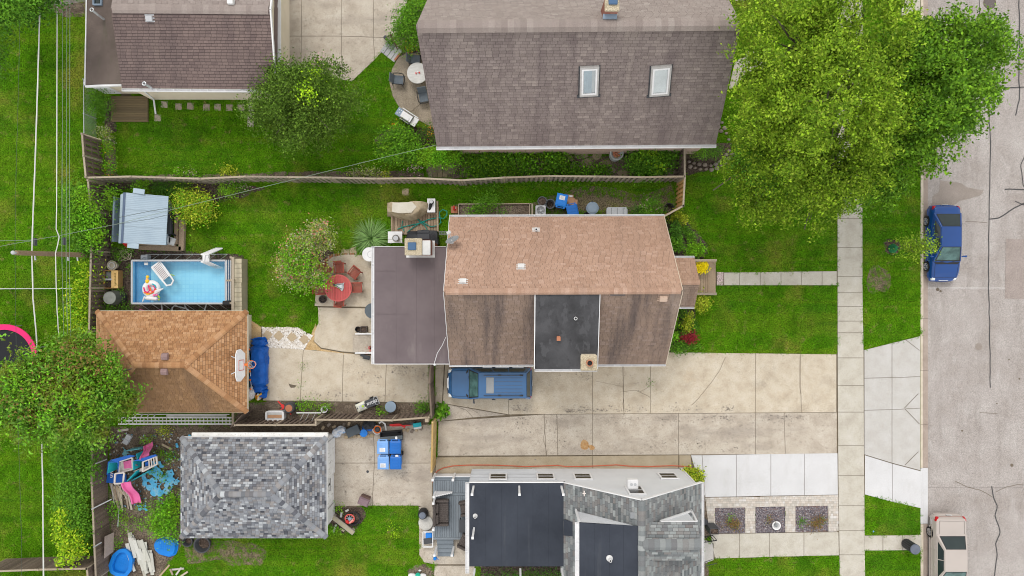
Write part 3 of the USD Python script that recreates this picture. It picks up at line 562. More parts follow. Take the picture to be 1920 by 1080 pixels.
    zt_ = lambda x: np.interp(x, xs, [p[1] for p in prof]); wf_ = lambda x: np.interp(x, xs, [p[2] for p in prof]) * W / 2
    for x0, x1, q in ((xb1 + .015, .455, .80), (-.455, xb0 - .02, .80)):
        if x1 - x0 < .05: continue
        X_ = np.linspace(x0, x1, 7); T.add('panel_gap', join(*[tube([(x * L, s * wf_(x) * q, zt_(x) + .004) for x in X_], .007, 4) for s in (-1, 1)], tube([(xe * L, y * wf_(xe) * q, zt_(xe) + .006 + .016 * (1 - y * y)) for xe in [x1 if x0 > 0 else x0] for y in np.linspace(-1, 1, 9)], .007, 4)), m_blk)
    zc = zb_(xb1)
    T.add('cowl', hull([(xb1 * L + .08, s * wb * .98, zc + .03) for s in (-1, 1)] + [(xb1 * L + .2, s * wb * .8, zc + .035) for s in (-1, 1)] + [(xb1 * L + .08, s * wb * .98, zc - .03) for s in (-1, 1)]), m_blk)
    for s in (0, 1): T.add('wiper', bar((xb1 * L + .06, -.5 * wb + s * wb * .9, zc + .05), (xb1 * L - .02, -.05 * wb + s * wb * .85, zc + .085), .018, .012), m_blk)
    for x0, nm in ((.5, 'front_bumper'), (-.5, 'rear_bumper')):
        zz = np.interp(x0 * .96, xs, [p[1] for p in prof]); s = np.sign(x0); wn = np.interp(x0 * .98, xs, [p[2] for p in prof]) * W / 2
        T.add(nm, hull([(x0 * L + s * dx, y * wn, z) for dx, y, z in ((-.22, 1.02, zb + .02), (-.22, 1.02, zz - .26), (-.22, -1.02, zb + .02), (-.22, -1.02, zz - .26), (.02, .86, zb + .06), (.02, .86, zz - .29), (.02, -.86, zb + .06), (.02, -.86, zz - .29), (.05, .4, zb + .08), (.05, -.4, zb + .08), (.05, .4, zz - .30), (.05, -.4, zz - .30))]), trim, 30)
    zz = np.interp(-.49, xs, [p[1] for p in prof]); T.add('number_plate', bx(-.5 * L - .045, -.5 * L - .03, -.16, .16, zz - .2, zz - .06), m_whtm)
    zz = np.interp(.47, xs, [p[1] for p in prof]); T.add('grille', hull([(.485 * L, y * .3 * W * .6, zz + z) for y in (-1, 1) for z in (-.09, -.2)] + [(.500 * L, y * .25 * W * .6, zz + z) for y in (-1, 1) for z in (-.09, -.22)]), m_chrome)
    for s in (-1, 1):
        for i in range(3 if suv else 2):        # dark door seams
            xx = (xb0 + (xb1 - xb0) * ((.12, .42, .80) if suv else (.34, .78))[i]) * L; T.add('door_seam', bar((xx, s * (W / 2 + .001), .42), (xx, s * (W / 2 * .985 + .002), zz + .02), .008, .006, (1, 0, 0)), m_blk)
    return T, dict(zb=zb_, xs=xs, prof=prof)
# ------------------------------------------------------------------ the setting
XK, XS = P(1726, 540)[0], P(1742, 540)[0]        # kerb and edge of the street's gutter
XE = XS + 9.6                                      # the street's far edge, outside the frame
G = Thing('ground', kind='structure')
G.add('lawn', ext(sbox(-150, -150, XK - .001, 150), -.5, 0), m_grass); G.add('lawn', ext(sbox(XE + .6, -150, 170, 150), -.5, 0), m_grass)
hard = []                                          # footprints on which no grass grows
def foot(poly, grow=.0): hard.append((poly if not isinstance(poly, list) else Polygon(poly)).buffer(grow))
ST = Thing('street', kind='structure')
for y0 in np.arange(-36, 36, 12.0): ST.add('street_slab', bx(XS, XE, y0 + .006, y0 + 11.994, -.6, -.12), m_street)
KB = Thing('kerb', kind='structure')
cuts = [P(0, v)[1] for v in (-200, 12, 150, 300, 321, 517, 597, 695, 796, 878, 983, 1200)]
for a, b in zip(cuts[:-1], cuts[1:]):
    lowk = P(0, 640)[1] > (a + b) / 2 > P(0, 940)[1]; wk = P(0, 878)[1] > (a + b) / 2 > P(0, 983)[1]
    KB.add('kerb_stone', bx(XK, P(1731, 0)[0], b + .008, a - .008, -.5, -.02 if lowk else .03, .012), m_white if wk else m_kerb)
    KB.add('gutter_pan', bx(P(1731, 0)[0], XS - .01, b + .008, a - .008, -.5, -.095), m_white if wk else m_gutter)
KB.add('kerb_stone', bx(XE, XE + .6, -150, 150, -.5, .02), m_kerb)
foot(sbox(XK, -40, XE, 40))
def ribbon(pts, w, z, amp=0.03, seed=0):
    ls = LineString([P2(u, v, z) for u, v in pts]); n = max(2, int(ls.length / .15)); q = [np.array(ls.interpolate(i / n, normalized=True).coords[0]) for i in range(n + 1)]
    q = [(p[0] + (meshkit.noise(np.array([p[0] * 2, p[1] * 2, seed])) - .5) * 2 * amp, p[1] + (meshkit.noise(np.array([p[0] * 2, p[1] * 2, seed + 4.5])) - .5) * 2 * amp) for p in q]
    return ext(LineString(q).buffer(w / 2, cap_style=2), z - .003, z)
for i, (pts, w) in enumerate([([(1836, 0), (1836, 28)], .06), ([(1852, 25), (1853, 160), (1857, 270), (1855, 390), (1853, 500), (1856, 640), (1857, 727)], .085), ([(1911, 0), (1911, 190), (1904, 217)], .10), ([(1857, 157), (1872, 159), (1885, 164), (1930, 163)], .08),
                              ([(1883, 355), (1930, 356)], .10), ([(1855, 411), (1872, 409), (1885, 401), (1905, 388), (1930, 376)], .10), ([(1903, 377), (1920, 384)], .08), ([(1930, 352), (1919, 350), (1914, 310), (1922, 290)], .08),
                              ([(1860, 912), (1864, 935), (1870, 950), (1865, 965), (1872, 985), (1875, 1000), (1866, 1020), (1870, 1040), (1864, 1085)], .09)]):
    ST.add('sealed_crack', ribbon(pts, w * .75, -.112, .03, i), m_seal)
for i, (pts, w) in enumerate([([(1790, 902), (1812, 912), (1838, 918), (1860, 932)], .035), ([(1867, 922), (1885, 914), (1925, 907)], .03), ([(1810, 415), (1850, 417)], .03), ([(1838, 774), (1870, 775)], .03)]): ST.add('crack', ribbon(pts, w, -.113, .05, i + 40), m_crack)
ST.add('patch', ext(Polygon(pix((1886, 448), (1960, 448), (1960, 562), (1884, 560), z=-.12)), -.125, -.108), m_patch)
ST.add('damp_patch', ext(wob(pix((1764, 338), (1800, 341), (1812, 352), (1846, 356), (1840, 368), (1800, 378), (1790, 386), (1748, 386), (1750, 366), (1762, 360), z=-.12), .05), -.125, -.114), m_stain)
ST.add('manhole_cover', cyl(.33, -.13, -.106, P2(1856, 5, -.1), 28), m_iron); ST.add('manhole_rim', torus(.36, .03, (*P2(1856, 5, -.1), -.125), 30, 6), m_crack)
for u, v, r in ((1758, 543, .10), (1763, 546, .07), (1897, 872, .10), (1804, 808, .06), (1870, 757, .05), (1892, 674, .05), (1911, 710, .06), (1835, 650, .22)): ST.add('oil_spot', ext(wob(Point(P2(u, v, -.12)).buffer(r), .02, .05), -.125, -.1135), m_stain if r > .2 else m_crack)

def slabs(T, polys, mat, z=.03, gap=.028, name='slab', low=-.12, bed=True, seed=0):
    u = unary_union([Polygon(pix(*p)) for p in polys])
    if bed:
        T.add('joint_bed', ext(u.buffer(.01).buffer(-.012), -.1, .010), m_joint)
    for k, p in enumerate(polys):
        g = Polygon(pix(*p)).buffer(-gap / 2, join_style=2); dz = ((k * 37 + seed) % 5) * .0015
        T.add(name, ext(g, low, z + dz), mat)
    foot(u)
def grid(xt, xb, yt, yb):
    """Slabs between joints given along a strip's upper and lower edge; yt, yb: functions of x."""
    return [[(xt[i], yt(xt[i])), (xt[i + 1], yt(xt[i + 1])), (xb[i + 1], yb(xb[i + 1])), (xb[i], yb(xb[i]))] for i in range(len(xt) - 1)]
ln = lambda x0, y0, x1, y1: (lambda x: y0 + (y1 - y0) * (x - x0) / (x1 - x0))
SW = Thing('sidewalk', kind='structure')
vy = [-40, 15, 70, 124, 178, 232, 286, 340, 410, 464.5, 519, 549, 575, 602, 624, 671, 723, 772.5, 835, 891, 947.5, 994, 1040, 1095]
xl = lambda v: np.interp(v, [270, 660, 880, 1080], [1569.5, 1570, 1571, 1574]); xr = lambda v: np.interp(v, [270, 540, 660, 880, 1080], [1617, 1617, 1619, 1620, 1622])
slabs(SW, [[(xl(a), a), (xr(a), a), (xr(b), b), (xl(b), b)] for a, b in zip(vy[:-1], vy[1:])], m_walk)
FW = Thing('front_path', kind='structure')
xw = [1346, 1357, 1386, 1425, 1464, 1502, 1541, 1569]
slabs(FW, grid(xw[1:], xw[1:], ln(1345, 511, 1569, 508), ln(1345, 535, 1569, 535)), m_walk)
FW.add('pink_slab', ext(Polygon(pix((1344, 510), (1356, 510), (1356, 535), (1344, 535))), -.1, .031), M('rosy_concrete', [(.42, .33, .32), (.52, .43, .42)], 3, fine=.25, fscale=20)); foot(pix((1344, 510), (1356, 510), (1356, 535), (1344, 535)))
DR = Thing('driveway', kind='structure')
md, bt = ln(960, 777, 1570, 773), ln(960, 854, 1570, 851)
slabs(DR, grid([836, 953, 1111, 1167, 1219, 1416, 1500, 1568], [830, 953, 1111, 1170, 1219, 1416, 1502, 1568], ln(815, 655, 1568, 664), lambda x: md(x) if x > 950 else np.interp(x, [836, 900, 950], [756, 778, 777.5])), m_conc, seed=3)
slabs(DR, [[(816, 650), (835, 650), (829, 757), (816, 757)]], m_conc)
slabs(DR, grid([822, 1020, 1044, 1111, 1272, 1416, 1470, 1569], [820, 1024, 1046, 1111, 1272, 1416, 1472, 1569], lambda x: md(x) if x > 950 else np.interp(x, [820, 884, 950], [790, 783, 777.5]), bt), m_conc2, seed=9)
slabs(DR, [[(818, 758), (836, 757.5), (953, 778), (884, 783), (822, 790), (818, 790)]], m_conc2)
slabs(DR, [[(817, 857), (1111, 854.5), (1111, 880), (817, 892)], [(1111, 854.5), (1272, 853), (1272, 878), (1111, 880)], [(1273, 853), (1295, 853), (1297, 878), (1273, 878)]], M('stained_strip_concrete', [(.30, .245, .165), (.40, .34, .25)], 1.5, fine=.15, layers=[(3, .55, .7, (.2, .17, .12), .5, None)]))
for i, (pts, w) in enumerate([([(850, 760), (872, 767), (886, 783)], .03), ([(1168, 685), (1168, 725), (1170, 777)], .03), ([(1168, 735), (1192, 732), (1219, 745)], .03), ([(1200, 735), (1219, 722)], .025), ([(1361, 670), (1345, 700), (1320, 735), (1296, 760)], .03), ([(1500, 665), (1499, 700), (1502, 762)], .025), ([(875, 762), (898, 775), (903, 783)], .02), ([(1119, 715), (1167, 725)], .015), ([(1023, 787), (1020, 830), (1026, 854)], .03)]): DR.add('crack', ribbon(pts, w * .65, .041, .05, i + 20), m_crack)
for u, v, r in ((1097, 834, .32), (1110, 838, .16)): DR.add('rust_stain', ext(wob(Point(P2(u, v)).buffer(r), .1, .1), .02, .0405), M('rust_stain', [(.38, .20, .075), (.47, .31, .16)], 5, fine=.2))
def specks(T, u0, v0, u1, v1, sv, n, seed, edge=0):
    g = np.random.default_rng(seed); t = g.random(n); dv = g.normal(size=n) * sv; dv = np.where(edge * dv < 0, -dv, dv) if edge else dv; k = meshkit.noise(np.c_[t * abs(u1 - u0) / 28, dv / 30, t * 0 + seed]); ok = g.random(n) < (k - .28) * 1.15
    p = np.array([P2(u0 + (u1 - u0) * a, v0 + (v1 - v0) * a + b) for a, b in zip(t[ok], dv[ok])]); n = len(p)
    if n < 3: return
    an = g.random((n, 1)) * 6.28 + np.arange(5) * 1.2566; r = (.012 + .03 * g.random((n, 1)) ** 3) * (.6 + .8 * g.random((n, 5)))
    v = np.stack([p[:, :1] + r * np.cos(an) * 1.3, p[:, 1:] + r * np.sin(an), np.full((n, 5), .0415)], -1).reshape(-1, 3); i = np.arange(n)[:, None] * 5
    T.add('mildew_specks', (v, np.concatenate([i + [0, 1, 2], i + [0, 2, 3], i + [0, 3, 4]])), m_speck, kind='stuff')
for i, q in enumerate([(1090, 772, 1375, 771, 6, 1500, -1), (960, 770, 1100, 774, 7, 600, -1), (1080, 781, 1560, 778, 7, 1900, 1), (960, 782, 1080, 781, 9, 600, 1), (1200, 830, 1420, 838, 8, 420, 0), (955, 700, 1110, 705, 14, 520, 0), (1160, 705, 1200, 735, 10, 320, 0), (955, 815, 1060, 830, 14, 420, 0), (840, 840, 960, 800, 18, 520, 0)]): specks(DR, *q[:6], i + 1, q[6])
AP = Thing('driveway_apron', kind='structure')
slabs(AP, [[(1620, 656), (1672, 643), (1672, 708), (1620, 709)], [(1672, 643), (1725, 630), (1725, 706), (1672, 708)], [(1620, 709), (1672, 708), (1672, 768), (1620, 769)], [(1672, 708), (1725, 706), (1725, 765), (1672, 768)],
           [(1620, 769), (1672, 768), (1672, 868), (1620, 852)], [(1672, 768), (1725, 765), (1725, 882), (1672, 868)]], m_apron)
for pts in ([(1697, 636), (1724, 657)], [(1722, 738), (1696, 765)], [(1697, 767), (1724, 795)], [(1722, 847), (1697, 872)]): AP.add('groove', ribbon(pts, .03, .041, 0), m_crack)
slabs(AP, [[(1621, 853), (1673, 869), (1673, 941), (1621, 927)], [(1673, 869), (1726, 883), (1727, 953), (1673, 941)]], m_white, name='new_slab')
WD = Thing('new_white_driveway', kind='structure')
slabs(WD, [[(1295, 853), (1316, 853), (1322, 932), (1310, 905)], [(1316, 853), (1381, 852), (1381, 931), (1322, 932)], [(1381, 852), (1445, 850.5), (1445, 929.5), (1381, 931)], [(1445, 850.5), (1508, 850), (1508, 928.5), (1445, 929.5)], [(1508, 850), (1570, 849), (1571, 927.5), (1508, 928.5)]], m_white, z=.034)
TW = Thing('front_walk', kind='structure')
slabs(TW, [[(1332, 1001), (1386, 1000), (1386, 1046), (1340, 1047)], [(1386, 1000), (1442, 999), (1442, 1044), (1386, 1046)], [(1442, 999), (1507, 998), (1507, 1042.5), (1442, 1044)], [(1507, 998), (1572, 997), (1573, 1041), (1507, 1042.5)]], m_walk)
slabs(TW, [[(1621, 1004), (1655, 1003.5), (1655, 1032), (1621, 1032)], [(1655, 1003.5), (1692, 1003), (1692, 1031.5), (1655, 1032)], [(1692, 1003), (1727, 1002), (1728, 1031), (1692, 1031.5)]], m_walk)
slabs(TW, [[(1316, 1010), (1338, 1018), (1338, 1050), (1322, 1056), (1316, 1056)]], m_apron)
# paver border and three gravel beds
beds = [[(1340, 952), (1397, 951), (1397, 1000), (1341, 1000.5)], [(1416, 950.5), (1472, 949.5), (1472, 998.5), (1416, 999.5)], [(1491, 949), (1552.5, 948), (1553, 996.5), (1491, 998)]]
PV = Thing('paver_border', kind='structure'); area = Polygon(pix((1322, 933), (1571, 928), (1572, 996), (1330, 1000))); bp = [Polygon(pix(*b)) for b in beds]; foot(area)
PV.add('sand_bed', ext(area.buffer(-.01).difference(unary_union([b.buffer(.02) for b in bp])), -.05, .012), m_joint)
pcs = []; hole = area.difference(unary_union(bp)); hp = shapely.prepared.prep(hole); rr = random.Random(3); x0, y0, x1, y1 = area.bounds; y = y0
while y < y1:
    x = x0 - rr.random() * .2; hgt = rr.choice((.13, .13, .16))
    while x < x1:
        w = rr.choice((.13, .17, .22)); g = sbox(x + .004, y + .004, x + w - .004, y + hgt - .004); x += w
        if not hp.contains(g): g = g.intersection(hole)
        for q in getattr(g, 'geoms', [g]):
            if q.geom_type == 'Polygon' and q.area > .003: m = ext(q, -.02, .034 + rr.random() * .003); pcs.append((*m, q.area, 0))
    y += hgt
lay(PV, None, pcs, 'paver', m_paver, 300, 'pavers')
def pebbles(poly, n, size, z, seed, flat=.6):
    g = np.random.default_rng(seed); x0, y0, x1, y1 = poly.bounds; pt = np.stack([g.uniform(x0, x1, n), g.uniform(y0, y1, n)], 1); pt = pt[shapely.contains_xy(poly, pt[:, 0], pt[:, 1])]
    ico = trimesh.creation.icosahedron(); k = len(pt); s = size * (.6 + .8 * g.random((k, 1, 1))); an = g.random(k) * 6.28; ca, sa = np.cos(an), np.sin(an)
    v = ico.vertices[None] * s * np.array([1, .75, flat]) * (.8 + .4 * g.random((k, 12, 1))); v = np.stack([v[..., 0] * ca[:, None] - v[..., 1] * sa[:, None], v[..., 0] * sa[:, None] + v[..., 1] * ca[:, None], v[..., 2]], -1)
    v += np.concatenate([pt, np.full((k, 1), z)], 1)[:, None]; f = ico.faces[None] + np.arange(k)[:, None, None] * 12; return v.reshape(-1, 3), f.reshape(-1, 3)
for i, b in enumerate(bp):
    nm = ('bed nearest the house with one dry plant', 'middle bed with a round white bowl', 'bed nearest the sidewalk with three plants')[i]
    solo('gravel', 'dark purple gravel filling the square ' + nm, 'gravel', join(ext(b.buffer(-.01), -.03, .012), pebbles(b.buffer(-.04), 2300, .042, .02, i)), m_gravel, kind='stuff')
# back drive, patio, path of white stones
BD = Thing('back_drive', kind='structure'); tp = ln(503, 652, 808, 672); btm = ln(495, 751, 808, 755)
slabs(BD, grid([497, 569, 644, 725, 804], [493, 563, 642, 722, 804], lambda x: np.interp(x, [497, 590, 700, 804], [650, 656, 668, 668]), btm), m_conc, seed=2)
slabs(BD, [[(470, 600), (490, 612), (491, 640), (496, 652), (480, 654), (468, 650), (466, 595)]], m_ochre)
BD.add('dark_stain', ext(wob(pix((541, 719), (550, 722), (557, 723), (553, 727), (545, 727)), .03, .1), .02, .043), m_crack)
for i, q in enumerate([(560, 740, 800, 748, 6, 420, -1), (735, 690, 800, 700, 9, 420, 0), (505, 740, 640, 745, 8, 260, 0), (650, 690, 720, 720, 12, 220, 0)]): specks(BD, *q[:6], i + 30, q[6])
PT = Thing('patio', kind='structure')
pat = [(607, 497), (622, 482), (645, 477), (702, 478), (702, 576), (590, 574), (592, 530), (596, 512)]
slabs(PT, [pat, [(596, 600 - 24), (702, 578), (702, 664), (640, 659), (602, 652), (589, 640), (590, 622), (597, 605)]], m_conc, seed=1)
PT.add('edging', ext(Polygon(pix((592, 606), (596, 622), (588, 640), (602, 654), (640, 661), (702, 668), (702, 675), (640, 665), (590, 656), (571, 657))).buffer(.0), -.05, .024), m_ochre); foot(pix((592, 606), (596, 622), (588, 640), (602, 654), (702, 675), (571, 657)))
rim_b = [(596, 512), (602, 493), (618, 478), (645, 472), (668, 472), (668, 477), (645, 478), (622, 483), (607, 497), (600, 514)]
foot(pix(*rim_b))
for i in range(22):                                # small edging bricks round the patio's upper edge
    u, v = np.interp(i / 21, [0, .3, .55, 1], [599, 608, 624, 667]), np.interp(i / 21, [0, .3, .55, 1], [510, 490, 479, 474]); PT.add('edging_brick', turn(bx(-.05, .05, -.1, .1, -.02, .03, .01), rz=math.degrees(math.atan2(-(495 - v) if i < 12 else 60, 20)) if i < 9 else 0, at=P(u, v)), m_terra if i % 3 else m_brick)
PT.add('corner_slab', ext(Polygon(pix((641, 468), (655, 467), (655, 475), (640, 475))), -.02, .034), m_step); PT.add('corner_slab', ext(Polygon(pix((656, 466), (668, 462), (668, 474), (656, 475))), -.02, .034), m_step)
WS = Polygon(pix((491, 613), (520, 613), (560, 614), (580, 626), (588, 628), (570, 656), (500, 651), (492, 640))); foot(WS)
SP = Thing('stone_path', kind='structure'); SP.add('stone_bed', ext(WS, -.05, .008), m_soil)
for u, v in ((502, 628), (523, 629.5), (548, 632), (571, 636)): SP.add('stepping_stone', turn(bx(-.24, .24, -.24, .24, -.02, .055, .015), rz=47, at=P(u, v)), m_step)
solo('white_stones', 'loose white landscaping stones round four diamond stepping stones', 'stones', pebbles(WS.buffer(-.03).difference(unary_union([Point(P2(u, v)).buffer(.25) for u, v in ((502, 628), (523, 629.5), (548, 632), (571, 636))])), 2300, .055, .02, 5), m_wstone, kind='stuff')
SS = Thing('stepping_stones', kind='structure')
for u, v in ((296, 221), (308, 196), (335, 200), (357, 199), (387, 201), (408, 201), (430, 202), (452, 202)): q = P(u, v); SS.add('stepping_stone', turn(bx(-.2, .2, -.2, .2, -.02, .025, .01), rz=R.uniform(-3, 3), at=q), m_step2); foot(Point(q[:2]).buffer(.2))
slabs(SS, [[(464, 188), (476, 188), (476, 224), (464, 224)], [(464, 225), (476, 225), (476, 238), (464, 238)]], m_walk)
SS.add('stepping_stone', turn(bx(-.2, .2, -.2, .2, -.02, .025, .01), at=P(760, 360)), m_step); foot(Point(P2(760, 360)).buffer(.22))
UC = Thing('upper_court', kind='structure')
slabs(UC, [[(528, -40), (566, -40), (566, 68), (528, 68)], [(566, -40), (640, -40), (640, 68), (566, 68)], [(640, -40), (700, -40), (700, 70), (640, 68)], [(700, -40), (775, -40), (745, 70), (700, 70)], [(528, 68), (566, 68), (564, 128), (528, 128)], [(566, 68), (640, 68), (642, 150), (564, 128)], [(640, 68), (700, 70), (703, 112), (660, 153), (642, 150)], [(700, 70), (740, 71), (716, 98), (703, 112)]], m_conc2, seed=4)
UP = Thing('pebble_patio', kind='structure')
pp_ = Polygon(pix((748, 107), (765, 98), (830, 96), (850, 250), (812, 240), (785, 226), (765, 214), (749, 203), (736, 180), (730, 155), (735, 128))); foot(pp_, .02)
for q in shapely.ops.split(pp_, LineString(pix((760, 218), (795, 190), (900, 150)))).geoms: UP.add('slab', ext(q.buffer(-.015), -.1, .03), m_agg)
UP.add('joint_bed', ext(pp_.buffer(-.005), -.08, .012), m_joint)
LS = Thing('side_yard_paving', kind='structure')
slabs(LS, [[(624, 810), (700, 800), (703, 868), (624, 868)], [(700, 800), (812, 795), (811, 868), (703, 868)], [(624, 868), (702, 868), (698, 948), (624, 949)], [(702, 868), (811, 868), (811, 960), (785, 948), (698, 948)]], m_conc2, seed=6)
slabs(LS, [[(785, 950), (830, 950), (890, 960), (890, 1058), (815, 1058), (795, 1054), (786, 1040)]], m_conc2); slabs(LS, [[(815, 1060), (890, 1060), (890, 1100), (812, 1100)]], m_conc2)
for i, q in enumerate([(635, 850, 650, 940, 8, 420, 0), (700, 895, 770, 890, 7, 420, 0), (700, 880, 704, 940, 4, 260, 0), (640, 870, 700, 858, 6, 260, 0)]): specks(LS, *q[:6], i + 50, q[6])
WK2 = Thing('upper_front_walk', kind='structure')
slabs(WK2, [[(1378, 2), (1440, -2), (1440, -30), (1378, -30)]], m_walk); slabs(WK2, [[(1377, 118), (1403, 96), (1440, 96), (1440, 130), (1400, 135), (1378, 165), (1366, 167)]], m_walk)
slabs(WK2, [[(1690, -30), (1725, -30), (1725, 20), (1700, 27), (1690, 30)]], m_walk)
# planting beds
bedz = .004
def bed(name, uv, mat, amp=.06, z=.007):
    g = wob(pix(*uv), amp, .3, len(uv)); global bedz; bedz += .0007; z = bedz; B = Thing(name, kind='structure'); v, f = ext(g.buffer(.0), -.05, z); B.add('soil', (v, f), mat); foot(g.buffer(-.45) if mat is m_dry else g, -.05); return B
bed('mulch_bed', [(1246, 400), (1268, 398), (1288, 412), (1312, 440), (1326, 458), (1326, 480), (1318, 490), (1290, 490), (1255, 492)], m_mulch)
bed('mulch_bed', [(1262, 560), (1305, 570), (1306, 600), (1300, 640), (1290, 658), (1262, 664), (1240, 664), (1246, 600)], m_mulch)
bed('rock_garden_bed', [(1286, 272), (1372, 268), (1372, 300), (1350, 315), (1318, 320), (1290, 330), (1284, 330)], m_mulch)
bed('fence_bed', [(186, 345), (200, 336), (420, 340), (500, 352), (455, 372), (405, 382), (330, 372), (322, 352), (222, 356), (205, 500), (190, 500)], m_mulch)
bed('fence_bed', [(192, 255), (214, 255), (220, 330), (250, 329), (400, 326), (470, 325), (640, 320), (720, 320), (795, 322), (795, 334), (200, 334)], m_soil, .04)
bed('pool_surround', [(205, 462), (342, 470), (360, 474), (460, 478), (462, 586), (200, 586)], m_mulch)
bed('shrub_bed', [(580, 458), (600, 450), (628, 470), (616, 486), (600, 500), (590, 520), (570, 500)], m_mulch)
bed('side_bed', [(798, 300), (870, 296), (1170, 292), (1284, 280), (1284, 338), (800, 334)], m_soil, .03)
bed('house_side_soil', [(845, 386), (990, 382), (1060, 362), (1100, 350), (1160, 356), (1210, 366), (1262, 340), (1268, 392), (1240, 410), (845, 412)], m_dry, .1)
bed('house_bed', [(700, 262), (735, 236), (790, 240), (830, 244), (870, 282), (870, 300), (720, 300)], m_mulch)
bed('upper_bed', [(735, 60), (790, 0), (815, 0), (830, 100), (745, 108)], m_mulch)
bed('back_bed', [(470, 754), (806, 757), (806, 800), (440, 805), (440, 770)], m_soil, .03)
bed('junk_yard_soil', [(205, 800), (470, 795), (810, 797), (812, 808), (700, 818), (625, 826), (620, 830), (345, 830), (345, 1015), (300, 1085), (205, 1085)], m_soil, .05)
bed('bare_patch', [(345, 1010), (440, 1012), (470, 1018), (505, 1035), (490, 1062), (440, 1060), (400, 1050), (352, 1060), (345, 1040)], m_dry, .1)
bed('bare_patch', [(1656, 452), (1670, 446), (1688, 453), (1690, 470), (1676, 480), (1660, 474)], m_mulch, .06)
bed('bare_patch', [(1630, 505), (1642, 496), (1668, 510), (1675, 530), (1660, 552), (1648, 545), (1636, 550), (1628, 530)], m_dry, .12)
bed('corner_bed', [(620, 950), (676, 950), (690, 965), (672, 990), (640, 1000), (615, 985)], m_mulch)
bed('round_bed', [(770, 1085), (762, 1070), (775, 1060), (800, 1058), (815, 1068), (815, 1085)], m_soil)
bed('house_edge_bed', [(1312, 905), (1326, 920), (1334, 1000), (1322, 1012), (1312, 1012)], m_soil, .03); bed('house_edge_bed', [(1316, 1056), (1328, 1052), (1330, 1090), (1316, 1090)], m_soil, .02)
bed('house_edge_bed', [(900, 1050), (1060, 1050), (1060, 1100), (900, 1100)], m_mulch)
bed('far_left_bed', [(40, 0), (165, 0), (165, 30), (120, 34), (90, 12)], m_soil, .05)
bed('house_edge_bed', [(195, 190), (215, 190), (218, 250), (195, 250)], m_mulch)
# ------------------------------------------------------------------ houses
def vent(T, at, r=.05, h=.35, mat=m_whtm, name='vent_pipe', cap=False, under=None):
    a = np.asarray(at, float); q = T.add(name, join(lathe([(r * 2.4, -.05), (r * 2.2, .02), (r * 1.1, .09), (r, h), (r * .72, h), (r * .7, h - .12), (.001, h - .12)], 16, a)), mat, 40, under=under)
    T.add('pipe_bore', cyl(r * .7, h - .1, h - .03, n=14) if False else turn(cyl(r * .7, h - .1, h - .03, n=14), at=a), m_blk, under=under); return q
def clapboards(T, wall, poly3, mat, row=.13):
    lay(T, wall, cut_pieces(poly3, 60., row, .022, gap=0., stagger=False, rgap=0), 'clapboard', mat, 300, 'clapboards')
def window(T, c, ax, up, w, h, wall=None, frame=m_wht, blind=True, depth=.03):
    ax, up = unit(ax), unit(up); n = unit(np.cross(ax, up)); c = np.asarray(c, float); t = .09; fr = []
    for s in (-1, 1): fr += [obox(c + ax * s * (w / 2 + t / 2), ax, up, (t, h + 2 * t, .07)), obox(c + up * s * (h / 2 + t / 2), ax, up, (w, t, .06))]
    fr.append(obox(c, ax, up, (w, .045, .045)))
    f = T.add('window', join(*fr), frame, under=None); T.add('blind', obox(c - n * .012, ax, up, (w, h, .01)), m_blind if blind else m_dark, under=f); T.add('pane', obox(c + n * .012, ax, up, (w, h, .008)), m_pane, under=f); return f  # where no blind hangs, a dark sheet paints in the unlit room
def strips(T, under, a, b, c, d, n, mat, name='roofing_sheet', along='u', t=.006, edges=None):
    """Roofing sheets side by side over the quad a b c d (a-b and d-c are cut in n)."""
    a, b, c, d = map(np.asarray, (a, b, c, d)); e = edges if edges is not None else np.linspace(0, 1, n + 1)
    for i in range(len(e) - 1):
        u0, u1 = e[i], e[i + 1] - .0015; q = [a + (b - a) * u0, a + (b - a) * u1, d + (c - d) * u1, d + (c - d) * u0]
        T.add(name, solid(np.array(q) + np.array([0, 0, .008 + .007 * (i % 2) + .002 * (i % 3)]), .012), mat, under=under)

# --- the central house
E = 3.0
CH = Thing('central_house', 'central house with an orange and brown shingle roof and a flat black dormer', 'house', at=(2.5, -.2, 0))
nw, ne, se, sw_ = P(843, 408, E), P(1245, 405, E), P(1248, 683, E), P(843, 683, E); rw, re_ = P(832, 547, 6.7), P(1280, 545, 6.7)
nw, ne = align(nw, ne, (1, .004)); sw_, se = align(sw_, se, (1, .004)); rw, re_ = align(rw, re_, (1, .004))
CH.add('wall', gable_body([nw, ne, se, sw_], [rw, re_], .32, 0), m_cream)
foot(Polygon([p[:2] for p in (nw, ne, se, sw_)]), -.35)
roof_plane(CH, [ne, nw, rw, re_], m_shO, 300, seed=1)
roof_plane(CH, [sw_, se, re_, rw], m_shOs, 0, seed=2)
ridge_caps(CH, rw + (0.1, 0, .02), re_ + (-.1, 0, .02), m_shO, .34, .22, .09)
gutter(CH, nw + (-.02, .01, -.02), ne + (.02, .01, -.02), (0, 1, 0)); gutter(CH, sw_ + (-.02, -.01, -.02), P(1000, 683, E) + (0, -.01, -.02), (0, -1, 0)); gutter(CH, P(1121, 683, E) + (0, -.01, -.02), se + (.02, -.01, -.02), (0, -1, 0))
for a, b in ((nw, rw), (sw_, rw), (ne, re_), (se, re_)): s = np.array([-.012 if a[0] < 0 else .012, 0, 0]); CH.add('barge_board', bar(a + s - (0, 0, .07), b + s - (0, 0, .07), .024, .15), m_cream if a[0] > 0 else m_wht)
